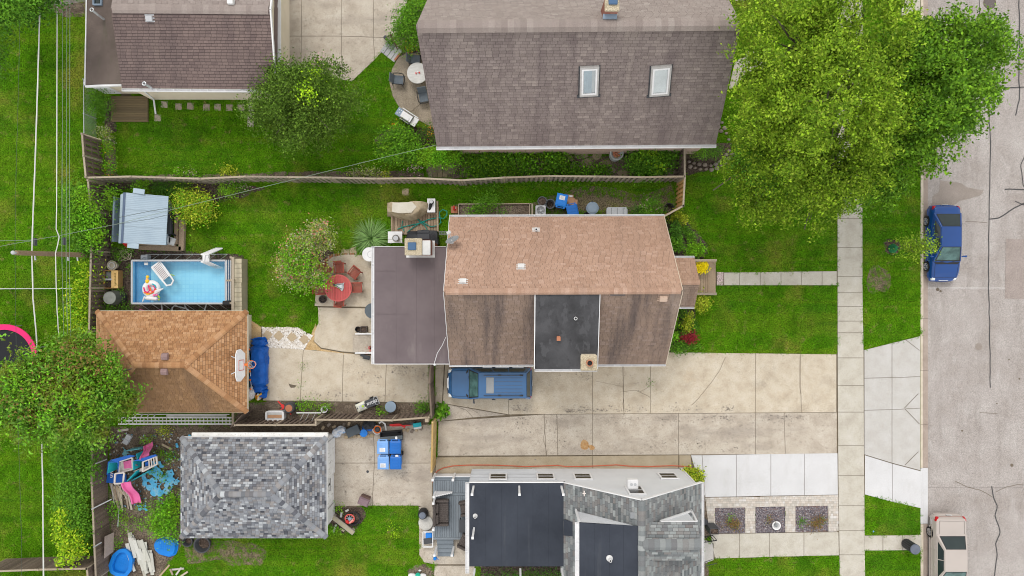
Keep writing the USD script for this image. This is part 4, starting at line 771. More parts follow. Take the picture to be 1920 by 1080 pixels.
# flat dormer on the south slope
dz0, dz1 = 6.55, 5.55; dn = -.22; ds = -4.16; x0, x1 = 1.18, 4.42
d = CH.add('dormer', hull([(x, y, z) for x in (x0 + .06, x1 - .06) for y, z in ((dn, dz0 - .12), (ds + .1, dz1 - .12), (ds + .1, 2.9), (dn - .8, 5.6))]), m_greyside)
CH.add('dormer_roof', solid([(x0, dn + .02, dz0 + .03), (x1, dn + .02, dz0 + .03), (x1, ds, dz1 + .03), (x0, ds, dz1 + .03)], .1), m_tar, under=d)
yy = np.linspace(dn, ds, 6); zz = np.linspace(dz0, dz1, 6) + .04
for i in range(5): CH.add('roofing_sheet', solid([(x0 + .02, yy[i], zz[i] + .012), (x1 - .02, yy[i], zz[i] + .012), (x1 - .02, yy[i + 1] - .04, zz[i + 1] + .004), (x0 + .02, yy[i + 1] - .04, zz[i + 1] + .004)], .014), m_tar, under=d)
for x, w in ((x0 - .02, .045), (x1 + .02, .035)): CH.add('dormer_trim', bar((x, dn, dz0 - .01), (x, ds - .02, dz1 - .01), w, .14), m_wht, under=d)
CH.add('dormer_trim', bar((x0 - .12, dn - .2, dz0 - .2), (x0 - .12, ds + .1, 3.15), .05, .05), m_wht, under=d)
gutter(CH, (x0, ds - .012, dz1 + .0), (x1, ds - .012, dz1), (0, -1, 0), w=.16, name='dormer_gutter')
vent(CH, P(1079, 597, 6.2) + (0, 0, -.05), .085, .2); CH.add('clay_vent', turn(bx(-.09, .09, -.12, .12, -.2, .2, .02), at=P(1047, 634, 5.95)), m_terra); CH.add('cap', turn(bx(-.1, .1, -.10, .10, .2, .24, .01), at=P(1047, 635, 5.95)), m_terra)
# chimney at the dormer's corner
c0 = P(1104, 680, 6.1); K = CH.add('chimney', bx(c0[0] - .36, c0[0] + .36, c0[1] - .34, c0[1] + .42, 0, 6.05), m_cream)
CH.add('chimney_cap', bx(c0[0] - .42, c0[0] + .42, c0[1] - .40, c0[1] + .40, 6.05, 6.2, .03), m_chim, under=K); CH.add('flue', lathe([(.17, 6.15), (.17, 6.4), (.13, 6.4), (.13, 6.2), (.001, 6.2)], 20, (c0[0] + .02, c0[1], 0)), m_terra, under=K); CH.add('flue_bore', cyl(.128, 6.2, 6.3, (c0[0] + .02, c0[1])), m_blk, under=K)
# vents on both slopes
zo = lambda v: None
def on_plane(u, v, a, b, c):
    n = np.cross(b - a, c - a); o = np.array([0, 0, CAM_H]); dd = P(u, v, 0) - o; return o + dd * (((a - o) @ n) / (dd @ n))
def box_vent(T, at, n, s, mat, h=.14, name='roof_vent', under=None): u = unit(np.cross((0, 1, .2), n)); T.add(name, join(obox(at + n * h / 2, u, np.cross(n, u), (s, s * .8, h)), obox(at + n * .01, u, np.cross(n, u), (s * 1.5, s * 1.4, .012))), mat, under=under)
nN = unit(np.cross(nw - ne, rw - ne)); nN = nN if nN[2] > 0 else -nN; nS = unit(np.cross(se - sw_, re_ - sw_)); nS = nS if nS[2] > 0 else -nS
q = on_plane(1005, 431, nw, ne, rw); vent(CH, q - (0, 0, .1), .07, .42); CH.add('flashing', obox(q + nN * .02, (1, 0, 0), np.cross(nN, (1, 0, 0)), (.42, .3, .012)), m_whtm)
for u, v in ((868, 529), (977, 501)): box_vent(CH, on_plane(u, v, nw, ne, rw), nN, .34, m_whtm)
box_vent(CH, on_plane(1243, 557, se, sw_, re_), nS, .36, M('pinkish_vent', [(.45, .32, .25), (.5, .38, .3)], 2), .2); q = on_plane(1158, 551, se, sw_, re_); CH.add('vent_strip', obox(q + nS * .05, (1, .0, 0), np.cross(nS, (1, 0, 0)), (.75, .09, .06)), m_dkgrey)
# satellite dish on the north slope
q = on_plane(847, 455, nw, ne, rw); D = CH.add('dish_mast', join(tube([q, q + (0, 0, .45), q + (.05, .1, .55)], .03, 8), obox(q + nN * .02, (1, 0, 0), np.cross(nN, (1, 0, 0)), (.2, .2, .03))), m_whtm)
dd = unit((-.35, .75, .55)); b1 = unit(np.cross(dd, (0, 0, 1))); b2 = np.cross(b1, dd); an = np.linspace(0, 2 * math.pi, 24, endpoint=False); ce = q + (.08, .12, .6); vs = [ce - dd * .06]
for rr_, off in ((.16, -.045), (.30, 0), (.30, .02), (.16, -.025)): vs += [ce + b1 * .42 / .3 * rr_ * math.cos(a) * .9 + b2 * rr_ * math.sin(a) + dd * off for a in an]
fs = []
for i in range(3):
    for k in range(24): A, B = 1 + i * 24 + k, 1 + i * 24 + (k + 1) % 24; fs += [[A, B, B + 24], [A, B + 24, A + 24]]
for k in range(24): fs += [[0, 1 + k, 1 + (k + 1) % 24], [0, 73 + (k + 1) % 24, 73 + k]]
CH.add('dish', (np.array(vs), np.array(fs)), m_grey, 40, under=D); f0 = ce + dd * .42 - b2 * .1; CH.add('dish_arm', tube([ce - b2 * .25, f0], .018), m_whtm, under=D); CH.add('receiver', join(obox(f0, dd, b1, (.12, .22, .1)), *[obox(f0 + b1 * s * .07 - dd * .06, dd, b1, (.05, .07, .07)) for s in (-1, 1)]), m_whtm, under=D)
# flat roof at the back with its chimney
A_ = P(702, 463, E); B_ = P(836, 463, E); C_ = P(843, 682, E); D_ = P(702, 682, E)
CH.add('rear_wall', bx(A_[0] + .25, -3.2, D_[1] + .3, A_[1] - .2, 0, E - .12), m_cream); foot(Polygon([p[:2] for p in (A_, B_, C_, D_)]), -.25)
FR = CH.add('flat_roof', solid([A_, B_ + (.6, 0, .0), C_ + (.4, 0, .0), D_], .14), m_roll)
strips(CH, FR, A_ + (.06, -.04, 0), (-3.2, A_[1] - .04, E), (-3.2, D_[1] + .05, E), D_ + (.06, .05, 0), 4, m_roll, edges=[0, .27, .52, .75, 1])
for v in (508, 588): CH.add('sheet_lap', bar(P(704, v, E) + (0, 0, .02), P(740 if v < 550 else 765, v + 1, E) + (0, 0, .02), .04, .012), m_roll, under=FR)
CH.add('roof_edge', bar(A_ + (0, .015, -.03), B_ + (0, .015, -.03), .03, .12), m_wht, under=FR); CH.add('roof_edge', bar(D_ + (0, -.015, -.03), C_ + (0, -.015, -.03), .03, .12), m_wht, under=FR)
gutter(CH, A_ + (-.01, .02, -.0), D_ + (-.01, -.02, -.0), (-1, 0, 0), w=.15)
k0, k1 = P(762, 476, 4.0), P(806, 449, 4.0); bw = (k0[0], k1[0], k0[1], k1[1])
KC = CH.add('rear_chimney', bx(bw[0] - .02, bw[1] + .02, bw[2] - .02, bw[3] - .02, 0, 3.95), m_redbrick)
lay(CH, KC, [x for pl in (([bw[0], bw[2] - .022], [bw[1], bw[2] - .022]),) for x in cut_pieces([(pl[0][0], pl[0][1], E), (pl[1][0], pl[1][1], E), (pl[1][0], pl[1][1], 3.93), (pl[0][0], pl[0][1], 3.93)], .22, .075, .01, gap=.012)], 'brick', m_redbrick, 300)
CH.add('chimney_cap', bx(bw[0] - .08, bw[0] + .86, bw[2] - .08, bw[3] + .06, 3.95, 4.12, .03), m_chim, under=KC); CH.add('chimney_cap', bx(bw[0] + .86, bw[1] + .04, bw[2] - .06, bw[3] - .05, 3.95, 4.06, .03), m_gravy, under=KC)
CH.add('flue_cover', bx(bw[0] + .10, bw[0] + .55, bw[2] + .2, bw[2] + .62, 4.12, 4.2, .03), m_bluecap, under=KC); CH.add('flashing', bx(bw[0] - .16, bw[1] + .16, bw[2] - .16, bw[3], E, E + .035), m_whtm, under=KC)
# porch gable over the front steps
pz = 2.75; pe = P(1302, 483, pz)[0]; pn, ps = P(0, 484, pz)[1], P(0, 575, pz)[1]; pr = (pn + ps) / 2
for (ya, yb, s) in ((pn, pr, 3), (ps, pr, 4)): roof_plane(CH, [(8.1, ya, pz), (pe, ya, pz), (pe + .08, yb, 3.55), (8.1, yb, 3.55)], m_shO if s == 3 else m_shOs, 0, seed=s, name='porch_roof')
ridge_caps(CH, (8.3, pr, 3.57), (pe + .08, pr, 3.57), m_shO, .3, .22, .09)
gutter(CH, (8.3, pn + .005, pz - .02), (pe, pn + .005, pz - .02), (0, 1, 0)); gutter(CH, (8.5, ps - .005, pz - .02), (pe, ps - .005, pz - .02), (0, -1, 0))
CH.add('porch_wall', hull([(x, y, z) for x in (8.1, pe - .25) for y, z in ((pn - .25, 0), (ps + .25, 0), (pn - .25, pz - .05), (ps + .25, pz - .05), (pr, 3.35))]), m_cream)
dk0, dk1 = P(1303, 489, .5), P(1343, 550, .5)
FD = CH.add('front_deck', bx(dk0[0] - .2, dk1[0], dk1[1], dk0[1], 0, .38), m_oldplank); foot(sbox(dk0[0], dk1[1], dk1[0], dk0[1]))
for i in range(10): x = dk0[0] + i * (dk1[0] - dk0[0]) / 10; CH.add('deck_board', bx(x + .005, x + .118, dk1[1], dk0[1], .38 - .09 * max(0, i - 6), .42 - .09 * max(0, i - 6), .004), m_oldplank, under=FD)
for yv in (488, 551):
    a, b = P(1303, yv, 1.0), P(1344, yv, 1.0); CH.add('railing', join(bar(a, b, .14, .05), *[obox(p + (0, 0, -.5), (1, 0, 0), (0, 1, 0), (.09, .09, 1.0)) for p in (a + (.1, 0, 0), b - (.1, 0, 0))], bar(a - (0, 0, .6), b - (0, 0, .6), .04, .08)), m_rail, under=FD)
# back stoop with two railings
sx0, sx1 = P(668, 0, .6)[0], P(702, 0, .6)[0]
STP = CH.add('back_stoop', join(bx(sx0, sx1 + .3, P(0, 661, .5)[1], P(0, 629, .5)[1], 0, .52), bx(sx0 - .28, sx0, P(0, 661, .5)[1], P(0, 629, .5)[1], 0, .26)), m_conc2)
for v in (626, 662):
    a, b = P(666, v, 1.3), P(700, v, 1.3); CH.add('stoop_railing', join(bar(a, b, .07, .05), bar(a - (0, 0, .45), b - (0, 0, .45), .04, .04), *[bar(p, p * (1, 1, 0) + (0, 0, .1), .05, .05) for p in (a, (a + b) / 2, b)]), m_wht, under=STP)

# --- the large upper house
E2 = 3.5
UH = Thing('upper_house', 'large grey-brown shingle roofed house with two white framed skylights', 'house', at=(3.5, 12, 0))
s0, s1 = P(819, 274.5, E2), P(1342, 270.5, E2); r0, r1 = P(780, 48, 8.9), P(1390, 44, 8.9); s0, s1 = align(s0, s1, (1, .008)); r0, r1 = align(r0, r1, (1, .008)); n0, n1 = s0 + (0, 9.2, 0), s1 + (0, 9.2, 0)
UH.add('wall', gable_body([s0, s1, n1, n0], [r0, r1], .3, 0), m_cream); foot(Polygon([p[:2] for p in (s0, s1, n1, n0)]), -.35)
roof_plane(UH, [s0, s1, r1, r0], m_shG, 300, seed=11, row=.165, wid=.33, thick=.018); roof_plane(UH, [n1, n0, r0, r1], m_shGn, 0, seed=12, row=.165, wid=.33)
ridge_caps(UH, r0 + (.1, 0, .02), r1 + (-.1, 0, .02), m_shGn, .62, .3, .16, lift=.03)
gutter(UH, s0 + (-.03, -.01, -.02), s1 + (.03, -.01, -.02), (0, -1, 0), w=.16)
wy = s0[1] + .28; bp_ = cut_pieces([(s0[0] + .3, wy, .02), (s1[0] - .3, wy, .02), (s1[0] - .3, wy, 3.2), (s0[0] + .3, wy, 3.2)], .22, .075, .012, gap=.012); wl = UH.add('wall_face', bx(s0[0] + .3, s1[0] - .3, wy, wy + .06, 0, 3.25), m_brick)
lay(UH, wl, [p for p in bp_], 'brick', m_brick, 300, 'bricks')
nU = unit(np.cross(s1 - s0, r0 - s0)); nU = nU if nU[2] > 0 else -nU; upv = np.cross(nU, (1, 0, 0)); upv = upv if upv[2] > 0 else -upv
for (u0, v0, u1, v1), op in (((1087, 123.5, 1122, 178), True), ((1219, 122.5, 1256, 177), False)):
    c = on_plane((u0 + u1) / 2, (v0 + v1) / 2, s0, s1, r0); w = (u1 - u0) * (CAM_H - c[2]) / FPX; hh = np.linalg.norm(on_plane((u0 + u1) / 2, v0, s0, s1, r0) - on_plane((u0 + u1) / 2, v1, s0, s1, r0))
    upv = unit(on_plane((u0 + u1) / 2 + (.5 if op else 2), v0, s0, s1, r0) - on_plane((u0 + u1) / 2 - (1 if op else 2.5), v1, s0, s1, r0)); ax = np.cross(upv, nU); fr = []
    for s in (-1, 1): fr += [obox(c + ax * s * (w / 2 - .045) + nU * .09, ax, upv, (.09, hh, .18)), obox(c + upv * s * (hh / 2 - .05) + nU * .09, ax, upv, (w - .18, .10, .18))]
    k = UH.add('skylight', join(*fr), M('skylight_frame', [(.33, .32, .31), (.42, .41, .4)], 3)); fr = []
    for s in (-1, 1): fr += [obox(c + ax * s * (w / 2 - .13) + nU * .10, ax, upv, (.08, hh - .2, .16)), obox(c + upv * s * (hh / 2 - .14) + nU * .10, ax, upv, (w - .34, .08, .16))]
    UH.add('white_frame', join(*fr), m_wht, under=k); UH.add('pane', obox(c + nU * .15, ax, upv, (w - .32, hh - .34, .008)), m_pane, under=k)
    UH.add('blind', obox(c + nU * .12 - (ax * .07 if op else 0 * ax), ax, upv, (w - .36 - (.18 if op else 0), hh - .36, .01)), m_shaft if op else m_brightw, under=k); UH.add('shaft', obox(c + nU * .10, ax, upv, (w - .3, hh - .32, .012)), m_wht, under=k)  # flat sheet under each pane, one pale blue, one white
    UH.add('flashing', join(obox(c - upv * (hh / 2 + .05) + nU * .03, ax, upv, (w + .25, .16, .06)), *[obox(c + ax * s * (w / 2 + .035) + nU * .025, ax, upv, (.06, hh, .05)) for s in (-1, 1)]), m_dkgrey, under=k)
c0 = P(1148, 7, 9.4); UK = UH.add('chimney', bx(c0[0] - .3, c0[0] + .3, c0[1] - .26, c0[1] + .4, 6, 9.25), m_redbrick); UH.add('chimney_cap', bx(c0[0] - .34, c0[0] + .34, c0[1] - .32, c0[1] + .5, 9.25, 9.4, .03), m_chim, under=UK); UH.add('flue_cover', bx(c0[0] - .18, c0[0] + .24, c0[1] - .05, c0[1] + .44, 9.4, 9.5, .03), m_bluecap, under=UK)
lay(UH, UK, cut_pieces([(c0[0] - .3, c0[1] - .262, 8.6), (c0[0] + .3, c0[1] - .262, 8.6), (c0[0] + .3, c0[1] - .262, 9.25), (c0[0] - .3, c0[1] - .262, 9.25)], .22, .075, .01, gap=.012), 'brick', m_redbrick, 300)
UH.add('flashing', bx(c0[0] - .36, c0[0] + .3, c0[1] - .5, c0[1] - .26, 8.75, 8.9, .01), m_bluegrey, under=UK)

# --- the brown house in the corner
E3 = 3.3
BH = Thing('brown_house', 'dark brown shingle roofed house with cream siding behind the power lines', 'house', at=(-18, 14, 0))
s0, s1 = P(229, 164, E3), P(517, 168.5, E3); r0, r1 = P(208, 17, 4.45), P(506, 17, 4.45); s0, s1 = align(s0, s1, (1, -.008)); r0, r1 = align(r0, r1, (1, -.008)); n0, n1 = s0 + (0, 7.6, 0), s1 + (0, 7.6, 0)
BH.add('wall', gable_body([s0, s1, n1, n0], [r0, r1], .3, 0), m_cream); foot(Polygon([p[:2] for p in (s0, s1, n1, n0)]), -.35)
roof_plane(BH, [s0, s1, r1, r0], m_shB, 300, seed=21, row=.16); roof_plane(BH, [n1, n0, r0, r1], m_shGn, 0, seed=22, row=.16)
ridge_caps(BH, r0 + (.1, 0, .02), r1 + (-.1, 0, .02), m_shGn, .5, .28, .06, lift=.03)
gutter(BH, s0 + (-.03, -.01, -.02), s1 + (.03, -.01, -.02), (0, -1, 0), w=.14)
for a, b in ((s1, r1), (n1, r1)): BH.add('barge_board', bar(a + (.03, 0, -.05), b + (.03, 0, -.05), .07, .16), m_wht)
BH.add('side_roof', solid([P(508, 14, 2.9), P(521, 14, 2.75), P(527, -60, 2.75), P(505, -60, 2.9)], .1), m_shB); BH.add('side_roof', solid([P(507, 166, 2.95), P(520, 166, 2.8), P(521, 14, 2.8), P(507, 14, 2.95)], .1), m_shB)
BH.add('side_gutter', bx(P(520, 0, 2.75)[0], P(526, 0, 2.75)[0], s1[1] + .3, n1[1], 2.64, 2.76, .01), m_wht)
wy = s0[1] + .3; wl = BH.add('wall_face', bx(s0[0] - .1, s1[0] - .3, wy - .015, wy + .03, 0, 3.15), m_cream); clapboards(BH, wl, [(s0[0] - .1, wy - .017, .05), (s1[0] - .3, wy - .017, .05), (s1[0] - .3, wy - .017, 3.1), (s0[0] - .1, wy - .017, 3.1)], m_cream, .2)
window(BH, (P(463, 0, 2.4)[0], wy - .05, 2.4), (1, 0, 0), (0, 0, 1), .85, .7, blind=False); window(BH, (P(383, 0, 2.9)[0], wy - .05, 2.85), (1, 0, 0), (0, 0, 1), 1.3, .25)
e0, e1, e2, e3 = P(160, 160, 2.9), P(228, 157, 2.9), P(206, -60, 2.9), P(164, -60, 2.9)
BH.add('lower_wall', bx(e0[0] + .3, s0[0] + .2, e0[1] + .35, e0[1] + 9, 0, 2.8), m_cream); LR = BH.add('lower_roof', solid([e0, e1 + (.6, 0, .1), e2 + (1.2, 0, .1), e3], .14), M('brown_flat_roof', [(.10, .078, .068), (.145, .115, .10)], .8, layers=[(1.5, .55, .7, (.09, .085, .06), .6, (2, .4, 1))], fine=.15, fscale=50)); foot(Polygon([p[:2] for p in (e0, e1, e2, e3)]), -.35)
BH.add('roof_edge', bar(e0 + (-.02, 0, -.05), e3 + (-.02, 0, -.05), .06, .16), m_wht, under=LR); BH.add('roof_edge', bar(e0 + (0, -.06, -.05), e1 + (0, -.06, -.05), .10, .18), m_wht, under=LR)
q = P(184, 2, 2.95); BH.add('skylight', join(*[bx(q[0] + a, q[0] + b, q[1] + c, q[1] + d, 2.9, 3.06) for a, b, c, d in ((-.25, -.19, -.25, .4), (.19, .25, -.25, .4), (-.19, .19, -.25, -.19))]), m_bluegrey, under=LR); BH.add('pane', bx(q[0] - .19, q[0] + .19, q[1] - .19, q[1] + .4, 2.92, 2.96), m_glass, under=LR)
q = P(190, 34, 2.9); BH.add('vent_pipe', join(tube([q + (.2, -.1, -.1), q + (.1, 0, .5), q + (-.02, .12, .75)], .06, 10), torus(.09, .03, q + (-.04, .14, .8))), m_metal, under=LR)
nB = unit(np.cross(s1 - s0, r0 - s0)); nB = nB if nB[2] > 0 else -nB
box_vent(BH, on_plane(281, 35, s0, s1, r0), nB, .34, m_lgrey); q = P(432, 3, 4.5); BH.add('roof_vent', bx(q[0] - .15, q[0] + .17, q[1] - .15, q[1] + .2, 4.2, 4.62, .03), m_whtm)
q = P(296, 171, 2.8); BH.add('flue_pipe', join(tube([q + (0, .35, -.3), q + (-.02, .0, .0), q + (-.18, .1, 1.0)], .07, 10), torus(.09, .035, q + (-.2, .11, 1.05))), m_metal)
q = P(266, 167, 3.1); BH.add('downpipe', tube([q, P(286, 184, 1.2), P(288, 186, .3), P(292, 214, .08)], .05, 8), m_wht)
BH.add('door', obox((P(197, 0, 1)[0], e0[1] + .34, 1.2), (1, 0, 0), (0, 0, 1), (1.0, 2.1, .06)), m_wht)
DKB = Thing('back_step_deck', 'small mossy wooden deck outside the brown house', 'deck', at=P(246, 203)); foot(pix((212, 180), (280, 180), (280, 228), (212, 228)))
y0, y1 = P(0, 228, .2)[1], P(0, 180, .2)[1]; DKB.add('frame', bx(P(212, 0)[0], P(279, 0)[0], y0 + .02, y1, 0, .16), m_mossplank)
for i in range(11): y = y0 + i * (y1 - y0) / 11; DKB.add('plank', bx(P(212, 0)[0] - .02, P(280, 0)[0], y + .006, y + (y1 - y0) / 11 - .006, .16, .2, .006), m_mossplank)

# --- two hip roofed garages
def hip_garage(name, label, nwp, nep, sep, swp, rl, rr_, mats, cap, seed, wallm, row=.138, wid=.225, fascia=m_wht):
    X0, X1 = (nwp[0] + swp[0]) / 2, (nep[0] + sep[0]) / 2; Y0, Y1 = (swp[1] + sep[1]) / 2, (nwp[1] + nep[1]) / 2; z = nwp[2]; yr = (rl[1] + rr_[1]) / 2
    nwp, nep, sep, swp, rl, rr_ = map(np.array, ((X0, Y1, z), (X1, Y1, z), (X1, Y0, z), (X0, Y0, z), (rl[0], yr, rl[2]), (rr_[0], yr, rl[2])))
    T = Thing(name, label, 'garage', at=((nwp + sep) / 2) * (1, 1, 0)); c = (nwp + sep) / 2
    T.add('wall', bx(nwp[0] + .3, nep[0] - (.65 if 'tan' in name else .22), swp[1] + .3, nwp[1] - .3, 0, nwp[2] - .06), wallm); foot(Polygon([p[:2] for p in (nwp, nep, sep, swp)]), -.3)
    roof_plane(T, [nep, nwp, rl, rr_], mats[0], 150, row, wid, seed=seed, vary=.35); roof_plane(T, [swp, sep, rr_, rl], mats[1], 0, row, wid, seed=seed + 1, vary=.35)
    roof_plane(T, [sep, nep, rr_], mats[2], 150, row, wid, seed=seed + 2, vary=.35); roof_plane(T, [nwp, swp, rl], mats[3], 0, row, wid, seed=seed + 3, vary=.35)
    for a, b in ((rl, rr_), (nwp, rl), (swp, rl), (nep, rr_), (sep, rr_)): ridge_caps(T, a + (0, 0, .02), b + (0, 0, .02), cap, .32, .22, .07, lift=.03)
    for a, b in ((nwp, nep), (nep, sep), (sep, swp), (swp, nwp)): o = np.cross(unit(b - a), (0, 0, 1)) * -.02; T.add('fascia', bar(a + o - (0, 0, .09), b + o - (0, 0, .09), .03, .14), fascia)
    return T
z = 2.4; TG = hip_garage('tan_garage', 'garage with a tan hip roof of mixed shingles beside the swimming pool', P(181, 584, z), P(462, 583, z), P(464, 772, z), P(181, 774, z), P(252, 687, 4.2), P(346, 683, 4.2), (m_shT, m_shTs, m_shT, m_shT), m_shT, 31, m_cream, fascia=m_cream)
for u, v, s in ((308, 669, 1), (307, 697, -1)):
    q = P(u, v, 4.15); TG.add('roof_vent', hull([q + (x, y, z_) for x in (-.16, .17) for y, z_ in ((-.2, -.15), (.2, -.15), (-.16, .02), (.16, .02), (0, .07))]), M('mauve_vent', [(.24, .16, .16), (.3, .21, .2)], 2))
z = 2.5; GG = hip_garage('grey_garage', 'garage with a mottled grey hip roof beside the play set', P(338, 823, z), P(612, 817, z), P(612, 1007, z), P(341, 1009, z), P(414, 928, 3.95), P(507, 926, 3.95), (m_shM,) * 4, m_shM, 41, m_wallw)
xw_ = P(612, 0, z)[0] - .2; GG.add('garage_door', bx(xw_, xw_ + .05, P(0, 893, 1)[1], P(0, 826, 1)[1], .05, 2.15), m_wallw); GG.add('side_door', bx(xw_, xw_ + .05, P(0, 975, 1)[1], P(0, 950, 1)[1], .05, 2.1), m_gravy)
for v0, v1 in ((898, 908), (912, 922)): GG.add('side_window', join(bx(xw_, xw_ + .06, P(0, 924, 1.5)[1], P(0, 900, 1.5)[1], 1.1, 1.16), bx(xw_, xw_ + .055, P(0, v1, 1.5)[1], P(0, v0, 1.5)[1], 1.2, 1.8)), m_gravy)
yN = P(0, 817, z)[1]; GG.add('north_ledge', bx(P(360, 0, 2.3)[0], P(612, 0, 2.3)[0] + .1, yN - .1, yN + .14, 2.2, 2.36, .02), m_wallw)

# --- the white sided house at the bottom
Z4 = 3.15; WH = Thing('white_house', 'white sided house with black flat roofs and a slate blue shingle gable', 'house', at=(4.3, -15, 0))
yw = -10.83; xw0, xw1 = P(885, 0, 0)[0], P(1278, 0, 0)[0]; xr, zr = P(1204, 0, 6.3)[0], 6.3; xg0, xg1 = P(1057, 0, Z4)[0], P(1315, 0, Z4)[0]; yS = -22.0
prof4 = [(xg0 + .05, Z4 - .15), (xr, zr - .16), (xg1 - .35, Z4 - .03)]
WH.add('wall', hull([(x, y, z) for y in (yw - .03, yS) for x, z in prof4 + [(xg0 + .05, 0), (xg1 - .35, 0)]]), m_greyside); WH.add('rear_wall', bx(xw0, xg0 + .05, P(0, 1058, Z4)[1], yw - .03, 0, Z4 - .16), m_greyside); foot(sbox(xw0, yS, xw1, yw))
fc = WH.add('wall_face', ext(affinity.rotate(Polygon([(xw0, 0), (xw1, 0), (xw1, 3.05), (xr, zr - .1), (xg0, Z4 - .1), (xw0, Z4 - .1)]), 0), 0, .02) if False else hull([(x, y, z) for y in (yw - .03, yw - .012) for x, z in ((xw0 + 3.6, 0), (xw1, 0), (xw1, 3.0), (xr, zr - .2), (xg0, Z4 - .15))]), m_greyside)
clapboards(WH, fc, [(xw0, yw - .012, .02), (xw1, yw - .012, .02), (xw1, yw - .012, 3.2), (xr, yw - .012, zr - .12), (xg0, yw - .012, Z4 - .12), (xw0, yw - .012, Z4 - .12)], m_greyside, .125)
WH.add('corner_trim', bx(xw1 - .05, xw1 + .03, yw - .05, yw + .03, 0, 3.1), m_wht)
for u, v in ((934, 894.5), (1023, 894), (1092.5, 894), (1252.5, 893)):
    zc = 41 + yw * 1280 / (v - 540); window(WH, (P(u, 0, zc)[0], yw + .03, zc), (-1, 0, 0), (0, 0, 1), .86, 1.0, frame=m_wht)
zc = 4.5; f = window(WH, (P(1191, 0, zc)[0], yw + .03, zc), (-1, 0, 0), (0, 0, 1), .75, 1.3); q = (P(1188, 0, zc)[0], yw + .03, zc); WH.add('air_conditioner', bx(q[0] - .3, q[0] + .27, yw + .05, yw + .55, 4.0, 4.42, .03), m_wht, under=f)
for k in (-.1, .1): WH.add('grille', turn(cyl(.08, 0, .012), at=(q[0] + k, yw + .3, 4.42)), m_lgrey, under=f)
pz_ = [(xg0, Z4), (xr, zr), (xg1, Z4)]
yo = yw + .03
roof_plane(WH, [(xg0, yS, Z4), (xg0, yo, Z4), (xr, yo, zr), (xr, yS, zr)], m_shA, 150, .16, .32, seed=51, vary=.4, thick=.016); roof_plane(WH, [(xg1, yo, Z4), (xg1, yS, Z4), (xr, yS, zr), (xr, yo, zr)], m_shA, 150, .16, .32, seed=52, vary=.4, thick=.016)
ridge_caps(WH, np.array([xr, yo - .05, zr + .02]), np.array([xr, yS, zr + .02]), m_shA, .36, .25, .10)
for a, b in (((xg0, Z4), (xr, zr)), ((xg1, Z4), (xr, zr))): WH.add('barge_board', bar((a[0], yo + .02, a[1] - .06), (b[0], yo + .02, b[1] - .06), .05, .16, (0, 0, 1)), m_wht)
gutter(WH, np.array([xg1 + .01, yo, Z4 - .02]), np.array([xg1 + .01, yS, Z4 - .02]), (1, 0, 0), w=.14)
# flat roof at the back
fx0, fx1 = P(880, 0, Z4)[0], P(1059, 0, Z4)[0] + .02; BF = WH.add('flat_roof', bx(fx0, fx1 - .03, P(0, 1062, Z4)[1], yo, Z4 - .14, Z4), m_blackr)
strips(WH, BF, (fx0 + .05, yo - .04, Z4), (fx1 - .04, yo - .04, Z4), (fx1 - .04, P(0, 1061, Z4)[1], Z4), (fx0 + .05, P(0, 1061, Z4)[1], Z4), 6, m_blackr)
WH.add('roof_edge', bar((fx0, yo + .02, Z4 - .05), (fx1, yo + .02, Z4 - .05), .05, .16), m_wht, under=BF); gutter(WH, (fx0 - .01, yo, Z4), (fx0 - .01, P(0, 1075, Z4)[1], Z4), (-1, 0, 0), w=.2)
q = np.array([*P2(1059, 963, Z4), Z4]); WH.add('roofing_tongue', solid([P(1057, 974, 3.28), P(1078, 980, 3.62), P(1078, 1006, 3.62), P(1057, 1004, 3.28)], .05), m_blackr, under=BF)
for u, v, u2, v2 in ((885.5, 927, 888, 912), (887, 1007, 889, 990), (887, 1082, 890, 1067), (973.5, 929, 973.5, 912), (1054.5, 931, 1052.5, 912), (975, 1084, 975.5, 1067), (1055, 1083, 1053, 1067)):
    b = P(u2, v2, Z4); t = np.array([b[0], b[1], Z4 + 1.5]); WH.add('white_post', join(obox((b + t) / 2, (1, 0, 0), (0, 1, 0), (.10, .10, 1.5)), bx(t[0] - .065, t[0] + .065, t[1] - .065, t[1] + .065, t[2], t[2] + .03)), m_wht)
vent(WH, P(891, 968, 3.2) - (0, 0, .05), .06, .3)
q = P(1095, 924, 4.1); WH.add('vent_cross', join(bar(q + (-.09, 0, .12), q + (.09, 0, .12), .05, .05), bar(q + (0, -.14, .12), q + (0, .14, .12), .05, .05), tube([q - (0, 0, .3), q + (0, 0, .15)], .03)), m_toywht); q = P(1186, 965, 5.9); WH.add('roof_vent', bx(q[0] - .14, q[0] + .14, q[1] - .17, q[1] + .17, 5.4, 6.05, .03), m_grey)
# west dormer with its own flat roof
dzr = 5.8; dx0, dx1 = P(1088, 0, dzr)[0], P(1197, 0, 6.15)[0]; dy = -12.18; WD2 = WH.add('west_dormer', hull([(x, y, z) for y in (dy, -20) for x, z in ((dx0 + .02, dzr - .1), (dx1, 6.05), (dx0 + .02, 3.3), (dx1, 5.6))]), m_greyside)
clapboards(WH, WD2, [(dx0 + .02, dy + .004, 3.35), (dx1, dy + .004, 5.95), (dx1, dy + .004, 6.0), (dx0 + .02, dy + .004, dzr - .1)], m_greyside, .13)
for a, b in (((dx0 - .03, dy + .05, 3.55), (dx1, dy + .05, 6.0)), ((dx0 - .03, dy + .05, 3.4), (dx0 - .03, dy + .05, dzr - .1))): WH.add('dormer_trim', bar(a, b, .10, .12), m_wht, under=WD2)
DR2 = WH.add('dormer_roof', solid([(dx0 - .05, dy + .08, dzr), (dx1 + .1, dy + .0, 6.15), (dx1 + .1, -20, 6.15), (dx0 - .05, -20, dzr)], .1), m_blackr, under=WD2)
